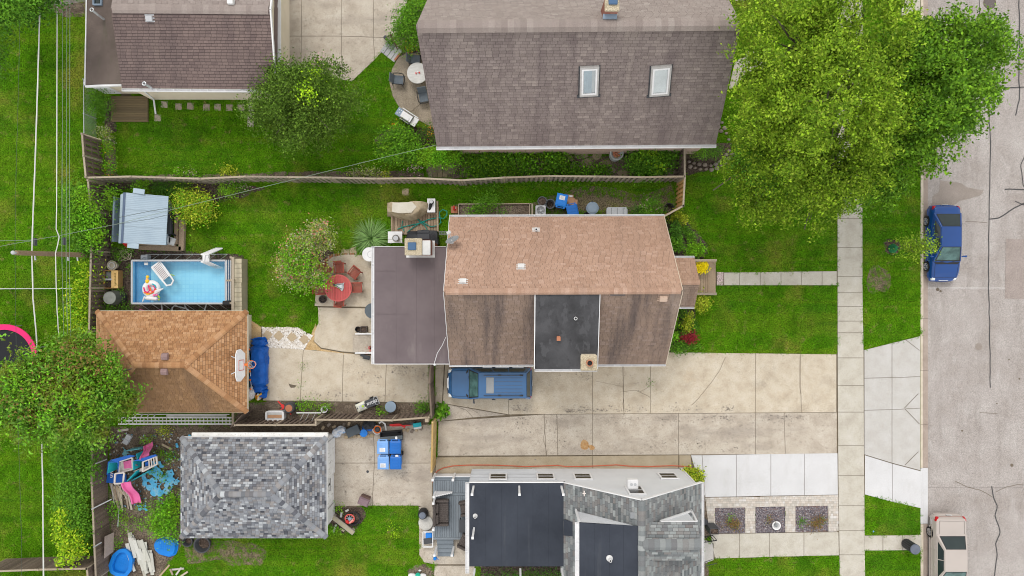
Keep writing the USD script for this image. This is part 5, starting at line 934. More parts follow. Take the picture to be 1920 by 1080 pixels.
e_ = np.linspace(0, 1, 5)
for i in range(4):
    xa, xb = dx0 + (dx1 - dx0) * e_[i], dx0 + (dx1 - dx0) * e_[i + 1] - .008; za, zb2 = [dzr + (6.15 - dzr) * (x - dx0) / (dx1 - dx0) + .012 + .006 * (i % 2) for x in (xa, xb)]; WH.add('roofing_sheet', solid([(xa, dy + .06, za), (xb, dy + .04, zb2), (xb, -19.9, zb2), (xa, -19.9, za)], .012), m_blackr, under=WD2)
gutter(WH, (dx0 - .06, dy + .08, dzr - .0), (dx0 - .06, -20, dzr - .0), (-1, 0, 0), w=.2)
vent(WH, P(1143, 1047, 6.0) + (0, 0, .0), .075, .35)
# small front gable dormer facing the street
gy0, gy1, gz, gx = -12.1, -14.0, 5.8, P(1308, 0, 5.85)[0]; gxb = P(1240, 0, 5.9)[0]; gym = (gy0 + gy1) / 2; xback = xr - .35
GD = WH.add('front_gable', hull([(x, y, z) for x in (gxb, gx - .1) for y, z in ((gy0 - .0, 3.9 if x > 9 else 5.5), (gy1, 3.9 if x > 9 else 5.5), (gy0, gz - .08), (gy1, gz - .08), (gym, 6.22))]), m_greyside)
clapboards(WH, GD, [(gx - .1, gy0 + .004, 3.95), (gx - .1, gy0 + .004, gz - .1), (gxb, gy0 + .004, gz - .1)], m_greyside, .13)
for a, b in (((gxb, gy0 + .04, gz - .12), (P(1292, 0, 3.9)[0] + .1, gy0 + .04, 4.05)), ((P(1292, 0, 3.9)[0] + .1, gy0 + .04, 3.95), (gx, gy0 + .04, gz - .12)), ((gxb, gy0 + .04, gz - .05), (gx, gy0 + .04, gz - .05))): WH.add('gable_trim', bar(a, b, .08, .09), m_wht, under=GD)
for ya, sgn in ((gy0 + .03, 1), (gy1 - .03, -1)):
    roof_plane(WH, [(gx, ya, gz), (xr + .5, ya, gz), (xback + .4, gym, 6.34), (gx + .02, gym, 6.34)] if sgn > 0 else [(xr + .5, ya, gz), (gx, ya, gz), (gx + .02, gym, 6.34), (xback + .4, gym, 6.34)], m_shA, 0, .16, .32, seed=60 + sgn, vary=.4, name='gable_roof')
ridge_caps(WH, np.array([xback + .4, gym, 6.36]), np.array([gx, gym, 6.36]), m_shA, .55, .28, .12)
# --- deck behind the white house
DZ = .62; DK = Thing('grey_deck', 'grey plank deck with white posts behind the white house', 'deck', at=P(848, 960)); ax0, ax1 = P(812, 0, DZ)[0], P(885, 0, DZ)[0]; ay0, ay1, ay2 = P(0, 1012, DZ)[1], P(0, 894, DZ)[1], P(0, 927, DZ)[1]
foot(sbox(ax0, ay0 - 1.3, ax1, ay1)); DK.add('frame', bx(ax0 + .03, ax1, ay0 + .02, ay1, .05, DZ - .045), m_dkgrey)
n = 16
for i in range(n): x = ax0 + .14 + i * (ax1 - ax0 - .14) / n; w = (ax1 - ax0 - .14) / n; DK.add('plank', bx(x + .006, x + w - .006, ay0 + .15, ay2 - .09, DZ - .045, DZ, .005), m_plank); DK.add('plank', bx(x + .006, x + w - .006, ay2 + .09, ay1 - .24, DZ - .045, DZ, .005), m_plank)
for y, w in ((ay0 + .07, .13), (ay2, .14), (ay1 - .16, .13), (ay1 - .05, .07)): DK.add('plank', bx(ax0, ax1, y - w / 2, y + w / 2, DZ - .045, DZ + .001, .005), m_plank)
DK.add('plank', bx(ax0, ax0 + .13, ay0 + .15, ay1 - .24, DZ - .045, DZ, .005), m_plank)
DK.add('edge_board', bx(ax0, ax1, ay1, ay1 + .05, .1, DZ + .02), m_wht)
for i in range(4): DK.add('stair_tread', bx(P(819, 0, .5)[0], P(850, 0, .5)[0], ay0 - .30 * (i + 1), ay0 - .30 * i - .012, DZ - .19 - .13 * i, DZ - .15 - .13 * i, .006), m_plank); DK.add('stair_riser', bx(P(819, 0, .5)[0] + .02, P(850, 0, .5)[0] - .02, ay0 - .30 * i - .03, ay0 - .30 * i - .012, 0.02, DZ - .19 - .13 * i), m_dkgrey)
for u, v in ((815, 891), (852, 891), (887, 891), (817, 922), (816, 934), (816, 982), (818, 1029), (850, 1029)):
    b = P(u, v, DZ); h = 1.02; DK.add('post', join(bx(b[0] - .055, b[0] + .055, b[1] - .055, b[1] + .055, .3, DZ + h), bx(b[0] - .07, b[0] + .07, b[1] - .07, b[1] + .07, DZ + h, DZ + h + .03, .01)), m_wht)
for i in range(9): a = P(816 + i * 3.6, 922, DZ); DK.add('baluster', bx(a[0], a[0] + .115, a[1] - .03, a[1] + .03, DZ, DZ + .95 - .09 * i), m_wht)
# ------------------------------------------------------------------ fences
def top(h, *uv): return [P(u, v, h) for u, v in uv]
F = Thing('lattice_fence', 'long grey fence of staggered boards between the upper two yards', 'fence', at=P(720, 341))
fence(F, top(1.75, (163, 333), (245, 331), (310, 333), (375, 335), (460, 331), (540, 332), (620, 333), (705, 335), (785, 334), (865, 338), (945, 333), (1030, 330), (1120, 331), (1205, 332), (1283, 331)), 1.75, -1, 0.275, m_gfence, m_rail)
F = Thing('alley_fence', 'dark brown board fence along the alley lawn beside the swimming pool', 'fence', at=P(200, 470)); fence(F, top(1.8, (165, 338), (170, 395), (171, 470), (169, 540), (167, 622)), 1.8, 1, .30, m_fence, m_rail)
F = Thing('corner_fence', 'short dark brown fence with pale top rail by the yellow flowers', 'fence', at=P(185, 290)); fence(F, top(1.8, (154, 251), (157, 292), (161, 332)), 1.8, 1, .26, m_fence, m_rail)
F.add('pale_panel', bar(P(154, 251, 1.75), P(190, 262, 1.6), .04, .05), m_rail)
F = Thing('back_garden_fence', 'grey brown fence of staggered boards between the mower and the junk heap', 'fence', at=P(640, 780)); fence(F, top(1.75, (441, 797), (517, 797), (592, 796.5)), 1.75, 1, .27, m_fence, m_rail); fence(F, top(1.75, (592, 787), (665, 787.5), (735, 788), (804, 782.5)), 1.75, 1, .27, m_fence, m_rail)
F.add('step_rail', bar(P(592, 797, 1.75), P(592, 786, 1.75), .09, .05), m_rail); F.add('corner_post', obox(P(804, 782, 1.0), (1, 0, 0), (0, 1, 0), (.2, .2, 2.0)), m_rail)
F.add('end_panel', bar(P(464, 773, .95), P(443, 796, .95), .04, 1.7), m_fence)
F = Thing('gate_fence', 'thin dark brown fence gate across the driveway behind the blue sport utility vehicle', 'fence', at=P(807, 730)); fence(F, top(1.8, (807, 683), (805, 720), (806, 737), (809, 783)), 1.8, 1, .15, m_fence, m_fence, double=False)
F = Thing('yellow_fence', 'new yellow board fence between the paved side yard and the driveway', 'fence', at=P(812, 840)); fence(F, top(1.8, (811, 792), (809, 884)), 1.8, 1, .15, m_yel, m_yel, double=False)
F = Thing('play_yard_fence', 'dark brown solid fence with three pale rails beside the play set', 'fence', at=P(206, 950)); fence(F, top(1.5, (172, 812), (172, 905), (176, 1000), (180, 1085)), 1.5, 1, .145, m_fence, m_rail, double=False, rails=(.35, .95))
F = Thing('alley_end_fence', 'dark solid fence closing the alley lawn at the bottom corner', 'fence', at=P(80, 1050)); fence(F, top(1.8, (-30, 1072), (72, 1068), (163, 1066)), 1.8, 1, .145, m_fence, m_rail, double=False); fence(F, top(1.8, (163, 1066), (167, 1105)), 1.8, 1, .145, m_fence, m_rail, double=False)
F = Thing('garden_end_fence', 'short grey board fence closing the hydrangea bed at its right end', 'fence', at=P(1270, 300)); fence(F, top(1.75, (1283.5, 272), (1284, 331)), 1.75, -1, .24, m_fence, m_rail)
F = Thing('cedar_gate', 'orange cedar gate with pale top rails near the corner of the central house', 'gate', at=P(1270, 365)); fence(F, top(1.75, (1284, 334), (1281, 386)), 1.75, -1, .24, m_cedar, m_rail); fence(F, top(1.75, (1281, 386), (1246, 405)), 1.75, 1, .24, m_cedar, m_rail)
def chain_link(name, label, a, b, h, cell=.09):
    T = Thing(name, label, 'fence', at=(a + b) / 2); d = unit(b - a); L = np.linalg.norm(b - a); T.add('top_rail', tube([a + (0, 0, h), b + (0, 0, h)], .025, 8), m_metal)
    for k in range(int(L / 2) + 2): T.add('post', tube([a + d * min(L, k * 2.), a + d * min(L, k * 2.) + (0, 0, h + .05)], .03, 8), m_metal)
    ms = []
    for s in (-1, 1):
        for k in np.arange(-h, L + h, cell):
            t0, t1 = max(0, min(L, k)), max(0, min(L, k + h)); 
            if t1 - t0 < .02: continue
            z0, z1 = t0 - k, t1 - k
            if s < 0: z0, z1 = h - z0, h - z1
            ms.append(tube([a + d * t0 + (0, 0, z0), a + d * t1 + (0, 0, z1)], .004, 3))
    T.add('wire_mesh', join(*ms), m_metal, kind='stuff')
chain_link('chain_link_fence', 'grey chain link fence beside the shrub at the brown house', P(180, 160) , P(181, 262), 1.2)
chain_link('chain_link_fence', 'low grey chain link fence with a long rail across the alley lawn', P(-40, 541.5) , P(160, 541), 1.1)
chain_link('chain_link_fence', 'chain link fence at the top of the alley lawn under dark trees', P(75, 14) , P(170, 2), 1.2)

# ------------------------------------------------------------------ trees
tree('birch_tree', 'largest tree, with yellow-green leaves over the sidewalk', (1560, 190), [(1480, 70, 9.5, 120, 100, 2.2), (1600, 40, 10, 110, 90, 2.4), (1540, 190, 10.5, 140, 130, 2.6), (1440, 190, 8, 85, 100, 2.0), (1470, 290, 7, 85, 70, 1.8), (1560, 310, 7, 110, 85, 1.8), (1630, 210, 8.5, 75, 110, 2), (1520, 390, 5.2, 60, 42, 1.2), (1420, 360, 4.5, 55, 50, 1.2), (1375, 330, 3.6, 32, 40, 1.0), (1575, 350, 5.0, 55, 45, 1.3)],
     [('crown', L_birch, 90000, .14, None, dict(clump=20, spread=.16, twig=.3, up=.4, shell=.86)), ('lower_leaves', L_mid, 9000, .14, [(1460, 300, 5.5, 90, 60, 1.2), (1580, 340, 5, 80, 55, 1.1), (1430, 270, 5.5, 40, 40, 1)], {})], .24)
tree('maple_tree', 'mid green tree leaning over the street beside the largest tree', (1690, 230), [(1790, 110, 8, 85, 80, 2), (1740, 190, 8.5, 95, 95, 2.2), (1830, 120, 6.5, 50, 75, 1.5), (1690, 270, 6.5, 70, 75, 1.6), (1640, 330, 5, 50, 55, 1.4), (1780, 230, 6.5, 60, 55, 1.5), (1700, 110, 8, 60, 70, 1.8), (1850, 85, 6.5, 30, 55, 1.1)],
     [('crown', L_maple, 42000, .17, None, dict(clump=18, spread=.19, twig=.33, up=.4, shell=.84))], .2)
tree('small_garden_tree', 'rounded olive green tree on the lawn below the brown house', (575, 205), [(570, 195, 4.2, 96, 78, 1.2), (518, 208, 3.2, 54, 58, 1), (624, 195, 3.2, 54, 64, 1.1), (575, 240, 2.8, 62, 42, 1), (600, 150, 3.2, 55, 34, .9), (540, 145, 3.3, 36, 28, .9)],
     [('crown', L_olive, 32000, .115, None, dict(clump=16, spread=.17, twig=.26, up=.4)), ('bright_shoots', L_lime, 260, .14, [(572, 172, 5.2, 15, 13, .4), (596, 138, 4.4, 5, 6, .3)], {})], .14)
tree('glossy_leaved_tree', 'large glossy leaved tree overhanging the tan garage', (130, 720), [(120, 725, 6.2, 110, 80, 1.8), (75, 715, 6, 60, 48, 1.6), (165, 688, 6, 58, 46, 1.5), (190, 740, 5.6, 62, 48, 1.4), (60, 770, 5.5, 70, 55, 1.5), (130, 790, 5.3, 80, 48, 1.4), (20, 742, 5.5, 50, 62, 1.5), (235, 745, 5, 26, 34, .9), (150, 655, 5.2, 50, 30, 1), (225, 697, 5.0, 28, 14, .7)],
     [('crown', L_cher, 38000, .19, None, dict(clump=18, spread=.2, aspect=.45, twig=.32, up=.35)), ('dry_leaves', L_brown, 2600, .13, [(150, 690, 6.6, 70, 50, 1.6), (100, 740, 6.8, 80, 60, 1.6), (170, 750, 6.2, 40, 30, 1.2)], {}), ('new_leaves', L_bright, 2600, .13, [(110, 720, 7.0, 115, 80, 1.7), (60, 790, 6.0, 80, 50, 1.5)], {})], .22)
tree('corner_tree', 'dark green tree at the upper left corner of the picture', (18, -25), [(30, 10, 6, 45, 38, 1.6), (-10, 20, 6, 50, 50, 1.6), (70, -5, 5.5, 45, 22, 1.3), (10, -30, 6.5, 60, 40, 1.6)], [('crown', L_dark, 9000, .15, None, {}), ('lit_leaves', L_mid, 3500, .14, [(25, 12, 7, 40, 30, 1.2), (60, 0, 6, 40, 18, 1)], {})], .18)  # paler green leaves over the crown top
tree('corner_tree', 'dark shrubby tree at the left edge beside the power cables', (-25, 115), [(-15, 100, 3, 30, 55, 1.2), (0, 5, 3, 30, 40, 1)], [('crown', L_dark, 3500, .13, None, {})], .1)
tree('sapling', 'thin young tree with a green watering bag, leaning towards the blue sedan', (1674, 466), [(1725, 458, 3.6, 26, 18, .7), (1708, 470, 3.0, 22, 14, .6), (1740, 468, 3.4, 10, 10, .5), (1700, 455, 2.4, 16, 10, .5)], [('crown', L_birch, 1500, .11, None, dict(clump=12)) ], .035)
solo('watering_bag', 'dark green watering bag wrapped round the thin sapling', 'watering bag', turn(hull([(.24 * math.cos(a) * s, .26 * math.sin(a) * s, z) for a in np.linspace(0, 6.2, 12) for z, s in ((0, 1), (.15, 1.08), (.55, .42))]), at=P(1672, 466)), m_dgreen, 40)
# ------------------------------------------------------------------ shrubs and flowers
def S(name, label, blobs, mat, n, size=.09, cat='shrub', extra=(), stems=5, op=None, group=None): return shrub(name, label, cat, blobs, [('foliage', mat, n, size, None, op or {})] + list(extra), stems, group)
S('rose_of_sharon', 'tall pink and orange flowering shrub beside the patio', [(600, 432, 2.0, 24, 20, .6), (572, 460, 2.0, 34, 26, .7), (552, 490, 1.9, 34, 30, .7), (585, 505, 1.7, 34, 24, .6), (612, 455, 1.6, 22, 18, .5), (570, 520, 1.5, 40, 22, .5), (545, 515, 1.3, 26, 18, .4)], L_rose, 10000, .10, extra=[('green_leaves', L_bright, 3000, .11, [(585, 525, 1.7, 40, 20, .4), (560, 480, 2.2, 40, 40, .5)]), ('flowers', L_flow, 460, .11, [(600, 430, 2.4, 26, 22, .3), (560, 475, 2.3, 46, 40, .4), (545, 500, 2.0, 40, 35, .4), (590, 510, 1.9, 30, 24, .3)], dict(clump=4))], stems=10)
S('golden_shrub', 'yellow-green rounded shrub beside the pale metal shed', [(363, 388, .9, 38, 30, .6), (350, 380, .8, 24, 22, .5), (385, 392, .8, 18, 22, .5)], L_yel, 4000, .11, extra=[('green_leaves', L_bright, 1800, .11)])
G_ = Thing('ornamental_grass', 'grey-green fountain of ornamental grass behind the flat roof', 'ornamental grass', at=P(698, 450)); G_.add('blades', blade_clump(P(698, 448, .0), 1.15, 900, 1.6, 3, .72, .022), L_blade)
for (u, v, r, h), lab in zip([(776, 877 - 433, 0, 0)], ['']): pass
S('tall_bush', 'deep green bush beside the upper paved court', [(765, 40, 1.7, 26, 26, .8), (775, 60, 1.6, 24, 24, .7), (785, 20, 1.6, 20, 20, .7), (750, 62, 1.3, 14, 14, .5)], L_mid, 5200, .11, extra=[('pale_leaves', L_bright, 900, .1)])
S('flowering_plant', 'small green plant with purple and orange flowers beside the patio steps', [(760, 90, .6, 14, 9, .3), (775, 86, .6, 12, 9, .3)], L_bright, 700, .09, extra=[('flowers', L_wpink, 60, .1, [(779, 78, .8, 7, 8, .2)], dict(clump=4)), ('orange_flowers', L_orf, 30, .1, [(774, 88, .8, 6, 5, .2)], dict(clump=4))])
S('round_bush', 'broad light green bush below the stainless grill', [(748, 268, 1.1, 36, 30, .7), (735, 285, 1.0, 26, 20, .6), (765, 285, 1.0, 28, 20, .6)], L_mid, 6500, .11, extra=[('bright_leaves', L_bright, 3200, .11)])
S('round_bush', 'bright green bush with pink blooms under the upper house eave', [(800, 292, 1.0, 24, 16, .5), (828, 294, 1.1, 30, 14, .5), (848, 290, .9, 16, 12, .4)], L_bright, 5200, .11, extra=[('flowers', L_wpink, 90, .09, [(776, 313, .5, 12, 5, .2)], dict(clump=5))])
S('flowering_plant', 'orange and yellow flowers in the bed beside the stainless grill', [(745, 240, .4, 10, 12, .25), (800, 245, .5, 14, 10, .3), (815, 262, .5, 12, 14, .3), (790, 258, .4, 14, 10, .3)], L_dark, 1100, .08, extra=[('flowers', L_orf, 90, .08, [(742, 240, .6, 8, 10, .2), (808, 246, .7, 9, 6, .2)], dict(clump=4))])
for lab, bl, n in (('dark hosta patch along the brick wall', [(885, 303, .35, 16, 14, .25), (915, 300, .4, 24, 14, .3), (945, 302, .35, 18, 14, .25), (980, 300, .35, 16, 12, .25)], 1500), ('dark green ground plants along the fence below the large roof', [(900, 322, .25, 36, 10, .2), (950, 322, .25, 28, 8, .2), (1000, 322, .25, 36, 8, .2), (1060, 320, .25, 40, 9, .2), (1120, 322, .25, 30, 9, .2)], 2200), ('blue-green leafy plant in the middle of the side bed', [(1035, 296, .5, 18, 14, .3), (1048, 306, .4, 10, 8, .2)], 700)):
    S('leafy_plant', lab, bl, L_mid, int(n * 1.3), .15, 'plant', extra=[('lit_leaves', L_bright, n // 2, .15)], stems=0)  # paler green leaves mixed through each clump
S('leafy_plant', 'bright lime hosta against the pale brick wall', [(1008, 286, .4, 9, 7, .2), (1040, 284, .4, 10, 7, .2), (978, 298, .35, 8, 8, .2)], L_bright, 420, .14, 'plant', stems=0)
S('hydrangea', 'broad hydrangea with lime flower heads beside the terracotta filled planter', [(1205, 298, .9, 30, 24, .4), (1240, 300, .9, 28, 24, .4), (1222, 318, .7, 30, 14, .3), (1190, 315, .6, 14, 14, .3), (1250, 285, .8, 16, 14, .3)], L_mid, 4200, .14, extra=[('flower_heads', L_lime, 600, .09, [(1215, 290, 1.15, 34, 18, .15), (1235, 308, 1.1, 24, 18, .15)], dict(clump=14, spread=.07))])
S('clipped_shrub', 'bright clipped round shrub in the rock edged bed, left one', [(1311, 282, .6, 17, 15, .5)], L_bright, 1500, .06); S('clipped_shrub', 'darker clipped round shrub in the rock edged bed, right one', [(1339, 285, .6, 14, 13, .5)], L_mid, 1200, .06)
rng_p = [('dark evergreen shrub against the front wall, upper of two', [(1266, 432, .7, 9, 20, .5)], L_dark, 700), ('dark spreading shrub against the front wall, lower of two', [(1268, 458, .7, 13, 15, .5)], L_mid, 900), ('yellow-green leafy plant below the cedar gate', [(1265, 405, .5, 13, 10, .3), (1278, 412, .45, 9, 9, .3)], L_yel, 750), ('strappy green plants in the middle of the front mulch bed', [(1285, 432, .35, 9, 9, .3), (1295, 445, .35, 8, 9, .3)], L_mid, 500), ('fresh green shrub beside the front deck', [(1300, 470, .6, 18, 13, .45), (1312, 468, .5, 12, 11, .4)], L_bright, 1300),
         ('yellow-green round shrub below the front deck', [(1316, 570, .7, 13, 15, .5), (1312, 562, .6, 14, 9, .4)], L_yel, 1500), ('dark red barberry shrub in the lower front bed', [(1291, 633, .4, 15, 8, .3)], L_red, 800), ('gold-tipped shrub above the red barberry', [(1290, 598, .55, 8, 12, .4), (1288, 612, .5, 8, 9, .3)], L_yel, 700), ('bright yellow-green shrub under the lower roof corner', [(1262, 632, .5, 7, 12, .4), (1262, 602, .5, 8, 14, .4)], L_bright, 650), ('low green shrub at the bottom of the front bed', [(1272, 652, .5, 16, 11, .4), (1284, 645, .4, 9, 8, .3)], L_mid, 900), ('feathery green plant right of the red barberry', [(1300, 648, .3, 14, 8, .3), (1304, 612, .3, 8, 14, .25)], L_mid, 450),
         ('dark shrub clump beneath the gold-tipped shrub', [(1278, 585, .5, 12, 12, .4), (1276, 620, .4, 10, 10, .3)], L_dark, 700), ('yellow-green juniper at the corner of the white house', [(1300, 887, .7, 17, 13, .5), (1310, 896, .6, 8, 11, .4)], L_yel, 1000)]
for lab, bl, mt, n in rng_p: S('garden_shrub', lab, bl, mt, int(n * 1.2), .11, op=dict(spread=.12))
S('chrysanthemum', 'round yellow chrysanthemum on the front deck', [(1316, 501, .85, 13, 12, .28)], L_mum, 1900, .08, 'flowers', stems=0, op=dict(spread=.04), extra=[('leaves', L_mid, 300, .07, [(1316, 502, .7, 11, 10, .2)])]); solo('flower_pot', 'dark pot under the yellow chrysanthemum', 'pot', turn(cyl(.2, 0, .3, r1=.26), at=P(1316, 502, .42)), m_dkgrey)
S('bush', 'dense green bush beside the grey garage wall', [(310, 968, .8, 28, 34, .6), (325, 945, .8, 16, 24, .5), (300, 985, .7, 20, 22, .5), (325, 1000, .6, 14, 16, .4)], L_bright, 3600, .11, extra=[('shade_leaves', L_mid, 900, .1)])  # darker green leaves mixed through the bush
S('fence_bush', 'bushy green shrub growing through the alley fence near the shed', [(150, 375, 1.5, 24, 28, .7), (158, 410, 1.6, 28, 30, .7), (150, 440, 1.5, 26, 26, .7), (165, 460, 1.5, 24, 20, .6), (180, 430, 1.4, 14, 18, .5), (140, 360, 1.3, 16, 20, .5)], L_mid, 5200, .13, extra=[('bright_leaves', L_bright, 2200, .13, [(155, 372, 2.1, 20, 24, .4), (165, 410, 2.2, 24, 26, .4), (178, 440, 2.0, 16, 18, .4)])])
S('fence_bush', 'yellow-green sprouting shrub along the alley fence left of the pool', [(152, 545, 1.2, 13, 18, .6), (155, 575, 1.2, 14, 18, .6), (140, 590, 1.1, 13, 12, .5), (165, 508, 1.4, 9, 14, .5), (160, 600, 1.2, 12, 12, .5)], L_ivyy, 1900, .14, extra=[('green_leaves', L_bright, 700, .13)])
for lab, bl, mt, n in (('leafy green bush between shed and alley fence', [(210, 362, 1.0, 14, 14, .4), (205, 375, .9, 10, 12, .4), (215, 388, .8, 8, 8, .3)], L_bright, 900), ('yellow flowering plants against the corner fence', [(204, 280, .5, 8, 14, .3), (207, 315, .5, 11, 14, .35), (200, 268, .5, 7, 8, .3)], L_bright, 800), ('bright leafy plant behind the shed roof', [(262, 350, .8, 12, 8, .4), (272, 345, .8, 10, 7, .4)], L_bright, 700), ('dark mixed planting along the fence right of the shed', [(300, 352, .6, 20, 12, .4), (335, 348, .6, 26, 10, .4), (322, 362, .6, 14, 9, .4)], L_dark, 1700), ('fresh green plant near the terracotta pot', [(425, 355, .7, 12, 10, .4), (436, 362, .6, 9, 9, .3)], L_bright, 700), ('pale pink flowers beside the dark fence board end', [(455, 350, .5, 14, 8, .3), (440, 346, .5, 10, 6, .3)], L_mid, 500), ('green shrub against the chain link fence', [(180, 192, 1.0, 16, 22, .5), (190, 182, 1.0, 14, 16, .5), (200, 205, .8, 9, 18, .4)], L_mid, 2000), ('pale strappy plant at the end of the corner fence', [(195, 247, .5, 12, 12, .3), (205, 262, .4, 9, 7, .3)], L_rose, 500), ('yellow sedge tuft along the fence bed', [(428, 322, .4, 15, 9, .25)], L_yel, 500), ('pink flowering plants along the fence bed', [(338, 325, .35, 10, 6, .2), (362, 327, .35, 14, 5, .2)], L_bright, 500), ('low bronze plant along the fence bed', [(700, 324, .3, 14, 7, .2), (680, 324, .3, 14, 8, .2), (660, 327, .3, 10, 5, .2)], L_rose, 700), ('small yellow plant at the end of the fence bed', [(724, 328, .3, 8, 5, .2)], L_yel, 160), ('leafy plant on the lawn side of the fence', [(930, 347, .35, 12, 6, .2)], L_mid, 260),
                       ('green plants behind the brick edged raised bed', [(905, 385, .8, 20, 14, .4), (922, 375, .7, 16, 14, .4), (895, 397, .7, 20, 8, .4), (940, 398, .6, 12, 8, .3)], L_mid, 1900), ('green peony bush with white blooms beside the black tub', [(1222, 383, .8, 16, 16, .5), (1235, 395, .7, 14, 12, .4), (1212, 396, .6, 12, 10, .4)], L_mid, 1700), ('low green plants beside the grey storage box', [(1195, 397, .5, 16, 8, .3)], L_dark, 600), ('yellow-green grass clump at the driveway gate', [(792, 765, .5, 12, 10, .3)], L_mid, 450), ('weeds in the bed beside the white planter box', [(570, 762, .25, 16, 8, .15), (590, 762, .2, 10, 6, .15), (598, 770, .2, 10, 6, .15)], L_bright, 500), ('small green plant by the white bucket', [(612, 761, .3, 7, 4, .2)], L_bright, 160), ('small green plant by the round grey lid', [(716, 771, .25, 6, 5, .15)], L_bright, 160), ('plants around the pool filter box', [(222, 478, .4, 12, 10, .3), (245, 468, .4, 10, 8, .3), (250, 505, .4, 8, 10, .3)], L_mid, 600), ('weeds around the grey barrel', [(205, 578, .4, 18, 5, .3), (235, 578, .4, 16, 5, .3), (222, 548, .5, 12, 8, .3)], L_mid, 700), ('sprouts beside the orange crate', [(188, 518, .6, 10, 8, .3), (182, 522, .6, 8, 8, .3)], L_ivyy, 260),
                       ('weed patch behind the pink slide', [(275, 822, .3, 10, 9, .25), (300, 848, .25, 8, 8, .2), (318, 856, .25, 10, 8, .2)], L_bright, 500), ('weeds beside the wood pile', [(230, 975, .3, 12, 10, .25), (240, 990, .3, 9, 8, .25), (222, 960, .3, 8, 14, .25), (212, 955, .3, 6, 16, .25)], L_bright, 600), ('small weeds on the bare soil', [(268, 985, .2, 7, 7, .15), (258, 975, .2, 6, 6, .15), (223, 1018, .2, 6, 5, .15)], L_bright, 260), ('weeds over the torn tarp', [(270, 950, .2, 12, 6, .15), (290, 885, .2, 7, 6, .15), (305, 892, .2, 6, 8, .15)], L_bright, 350), ('mustard yellow weed by the garage corner', [(310, 806, .35, 9, 5, .25)], L_yel, 220), ('tall lawn weed left of the grey deck', [(738, 995, .15, 9, 7, .1)], L_lime, 90), ('low plants at the corner of the grey garage', [(630, 995, .3, 12, 6, .2), (636, 952, .3, 5, 6, .2)], L_bright, 350), ('dark plants below the flat black roof', [(1020, 1080, .9, 40, 12, .5), (960, 1082, .9, 34, 12, .5), (915, 1085, .8, 20, 10, .4)], L_dark, 2400)):
    S('garden_plant', lab, bl, mt, n, .09, 'plant', stems=2, extra=[('flowers', L_orf if 'yellow flowering' in lab else L_wpink, 50, .09, None, dict(clump=4))] if 'flower' in lab or 'blooms' in lab else ())
S('large_leaved_plant', 'deep green large leaved plant at the driveway fence corner', [(826, 770, .5, 13, 13, .3)], L_mid, 150, .32, 'plant', stems=0, op=dict(clump=5, aspect=.6, spread=.1))
iv = Thing('ivy', 'mass of ivy and young vines covering the end of the alley fence', 'ivy', at=P(140, 930)); ib = pblobs([(130, 850, 1.3, 32, 30, .6), (150, 830, 1.4, 40, 24, .6), (140, 890, 1.4, 36, 40, .6), (135, 940, 1.4, 34, 40, .6), (145, 985, 1.3, 28, 34, .6), (165, 870, 1.3, 18, 40, .5), (158, 990, 1.2, 18, 26, .5)])
iv.add('leaves', leaf_cloud(ib, 12000, .13, 5, clump=12, spread=.2, up=1.2), L_ivy); iv.add('young_leaves', leaf_cloud(pblobs([(115, 970, 1.8, 13, 30, .3), (120, 1010, 1.8, 14, 26, .3), (117, 1045, 1.7, 11, 22, .3), (138, 1045, 1.7, 9, 18, .3), (140, 1010, 1.7, 14, 18, .3), (150, 1030, 1.5, 12, 14, .3)]), 1700, .14, 6, clump=9, spread=.17, up=1.2), L_ivyy); iv.add('stems', join(*[tube([P(u, v), P(u + 3, v + 4, .8), P(u - 6, v + 2, 1.7)], .02, 5) for u, v in ((140, 860), (150, 900), (140, 950), (150, 1000), (133, 1030))]), m_bark)
# stone edged beds
RBK = Thing('stone_border', 'curved border of rounded field stones under the large tree', 'stone border', at=P(1330, 312))
for i, (u, v) in enumerate([(1292, 303), (1294, 312), (1301, 306), (1303, 315), (1311, 308), (1313, 317), (1322, 309), (1324, 317), (1333, 311), (1334, 318), (1342, 308), (1344, 315), (1350, 304), (1352, 311), (1357, 297), (1360, 305), (1362, 290), (1366, 298), (1367, 283), (1372, 290), (1359, 240), (1354, 230), (1362, 250), (1352, 246), (1347, 238), (1366, 262)]): s = R.uniform(.09, .15); RBK.add('stone', rough(ball(P(u, v, .06), s, (1.1, .9, .7), 1), .03, 4, i), m_rock, 50)
FL = Thing('flagstone_path', kind='structure')
for i, (u, v, a, b) in enumerate([(815, 318, .5, .25), (845, 315, .5, .3), (875, 322, .4, .3), (893, 312, .3, .25), (985, 312, .5, .25), (1024, 308, .45, .3), (1015, 318, .4, .2), (1075, 312, .5, .3), (1065, 298, .35, .3), (1100, 306, .4, .25), (1108, 316, .35, .2), (1090, 290, .45, .3), (1120, 292, .3, .25), (1135, 310, .4, .3), (1145, 320, .35, .2), (1168, 325, .3, .2), (1255, 322, .4, .25)]):
    FL.add('flagstone', ext(wob(affinity.rotate(affinity.scale(Point(P2(u, v)).buffer(1), a, b), R.uniform(-20, 20)), .06, .25, i), -.05, .035), m_flag)
for i in range(4): FL.add('paving_brick', bx(*sorted((P2(803 + i * 9, 0)[0], P2(811 + i * 9, 0)[0])), P(0, 333)[1], P(0, 303)[1], -.05, .03, .01), m_flag)
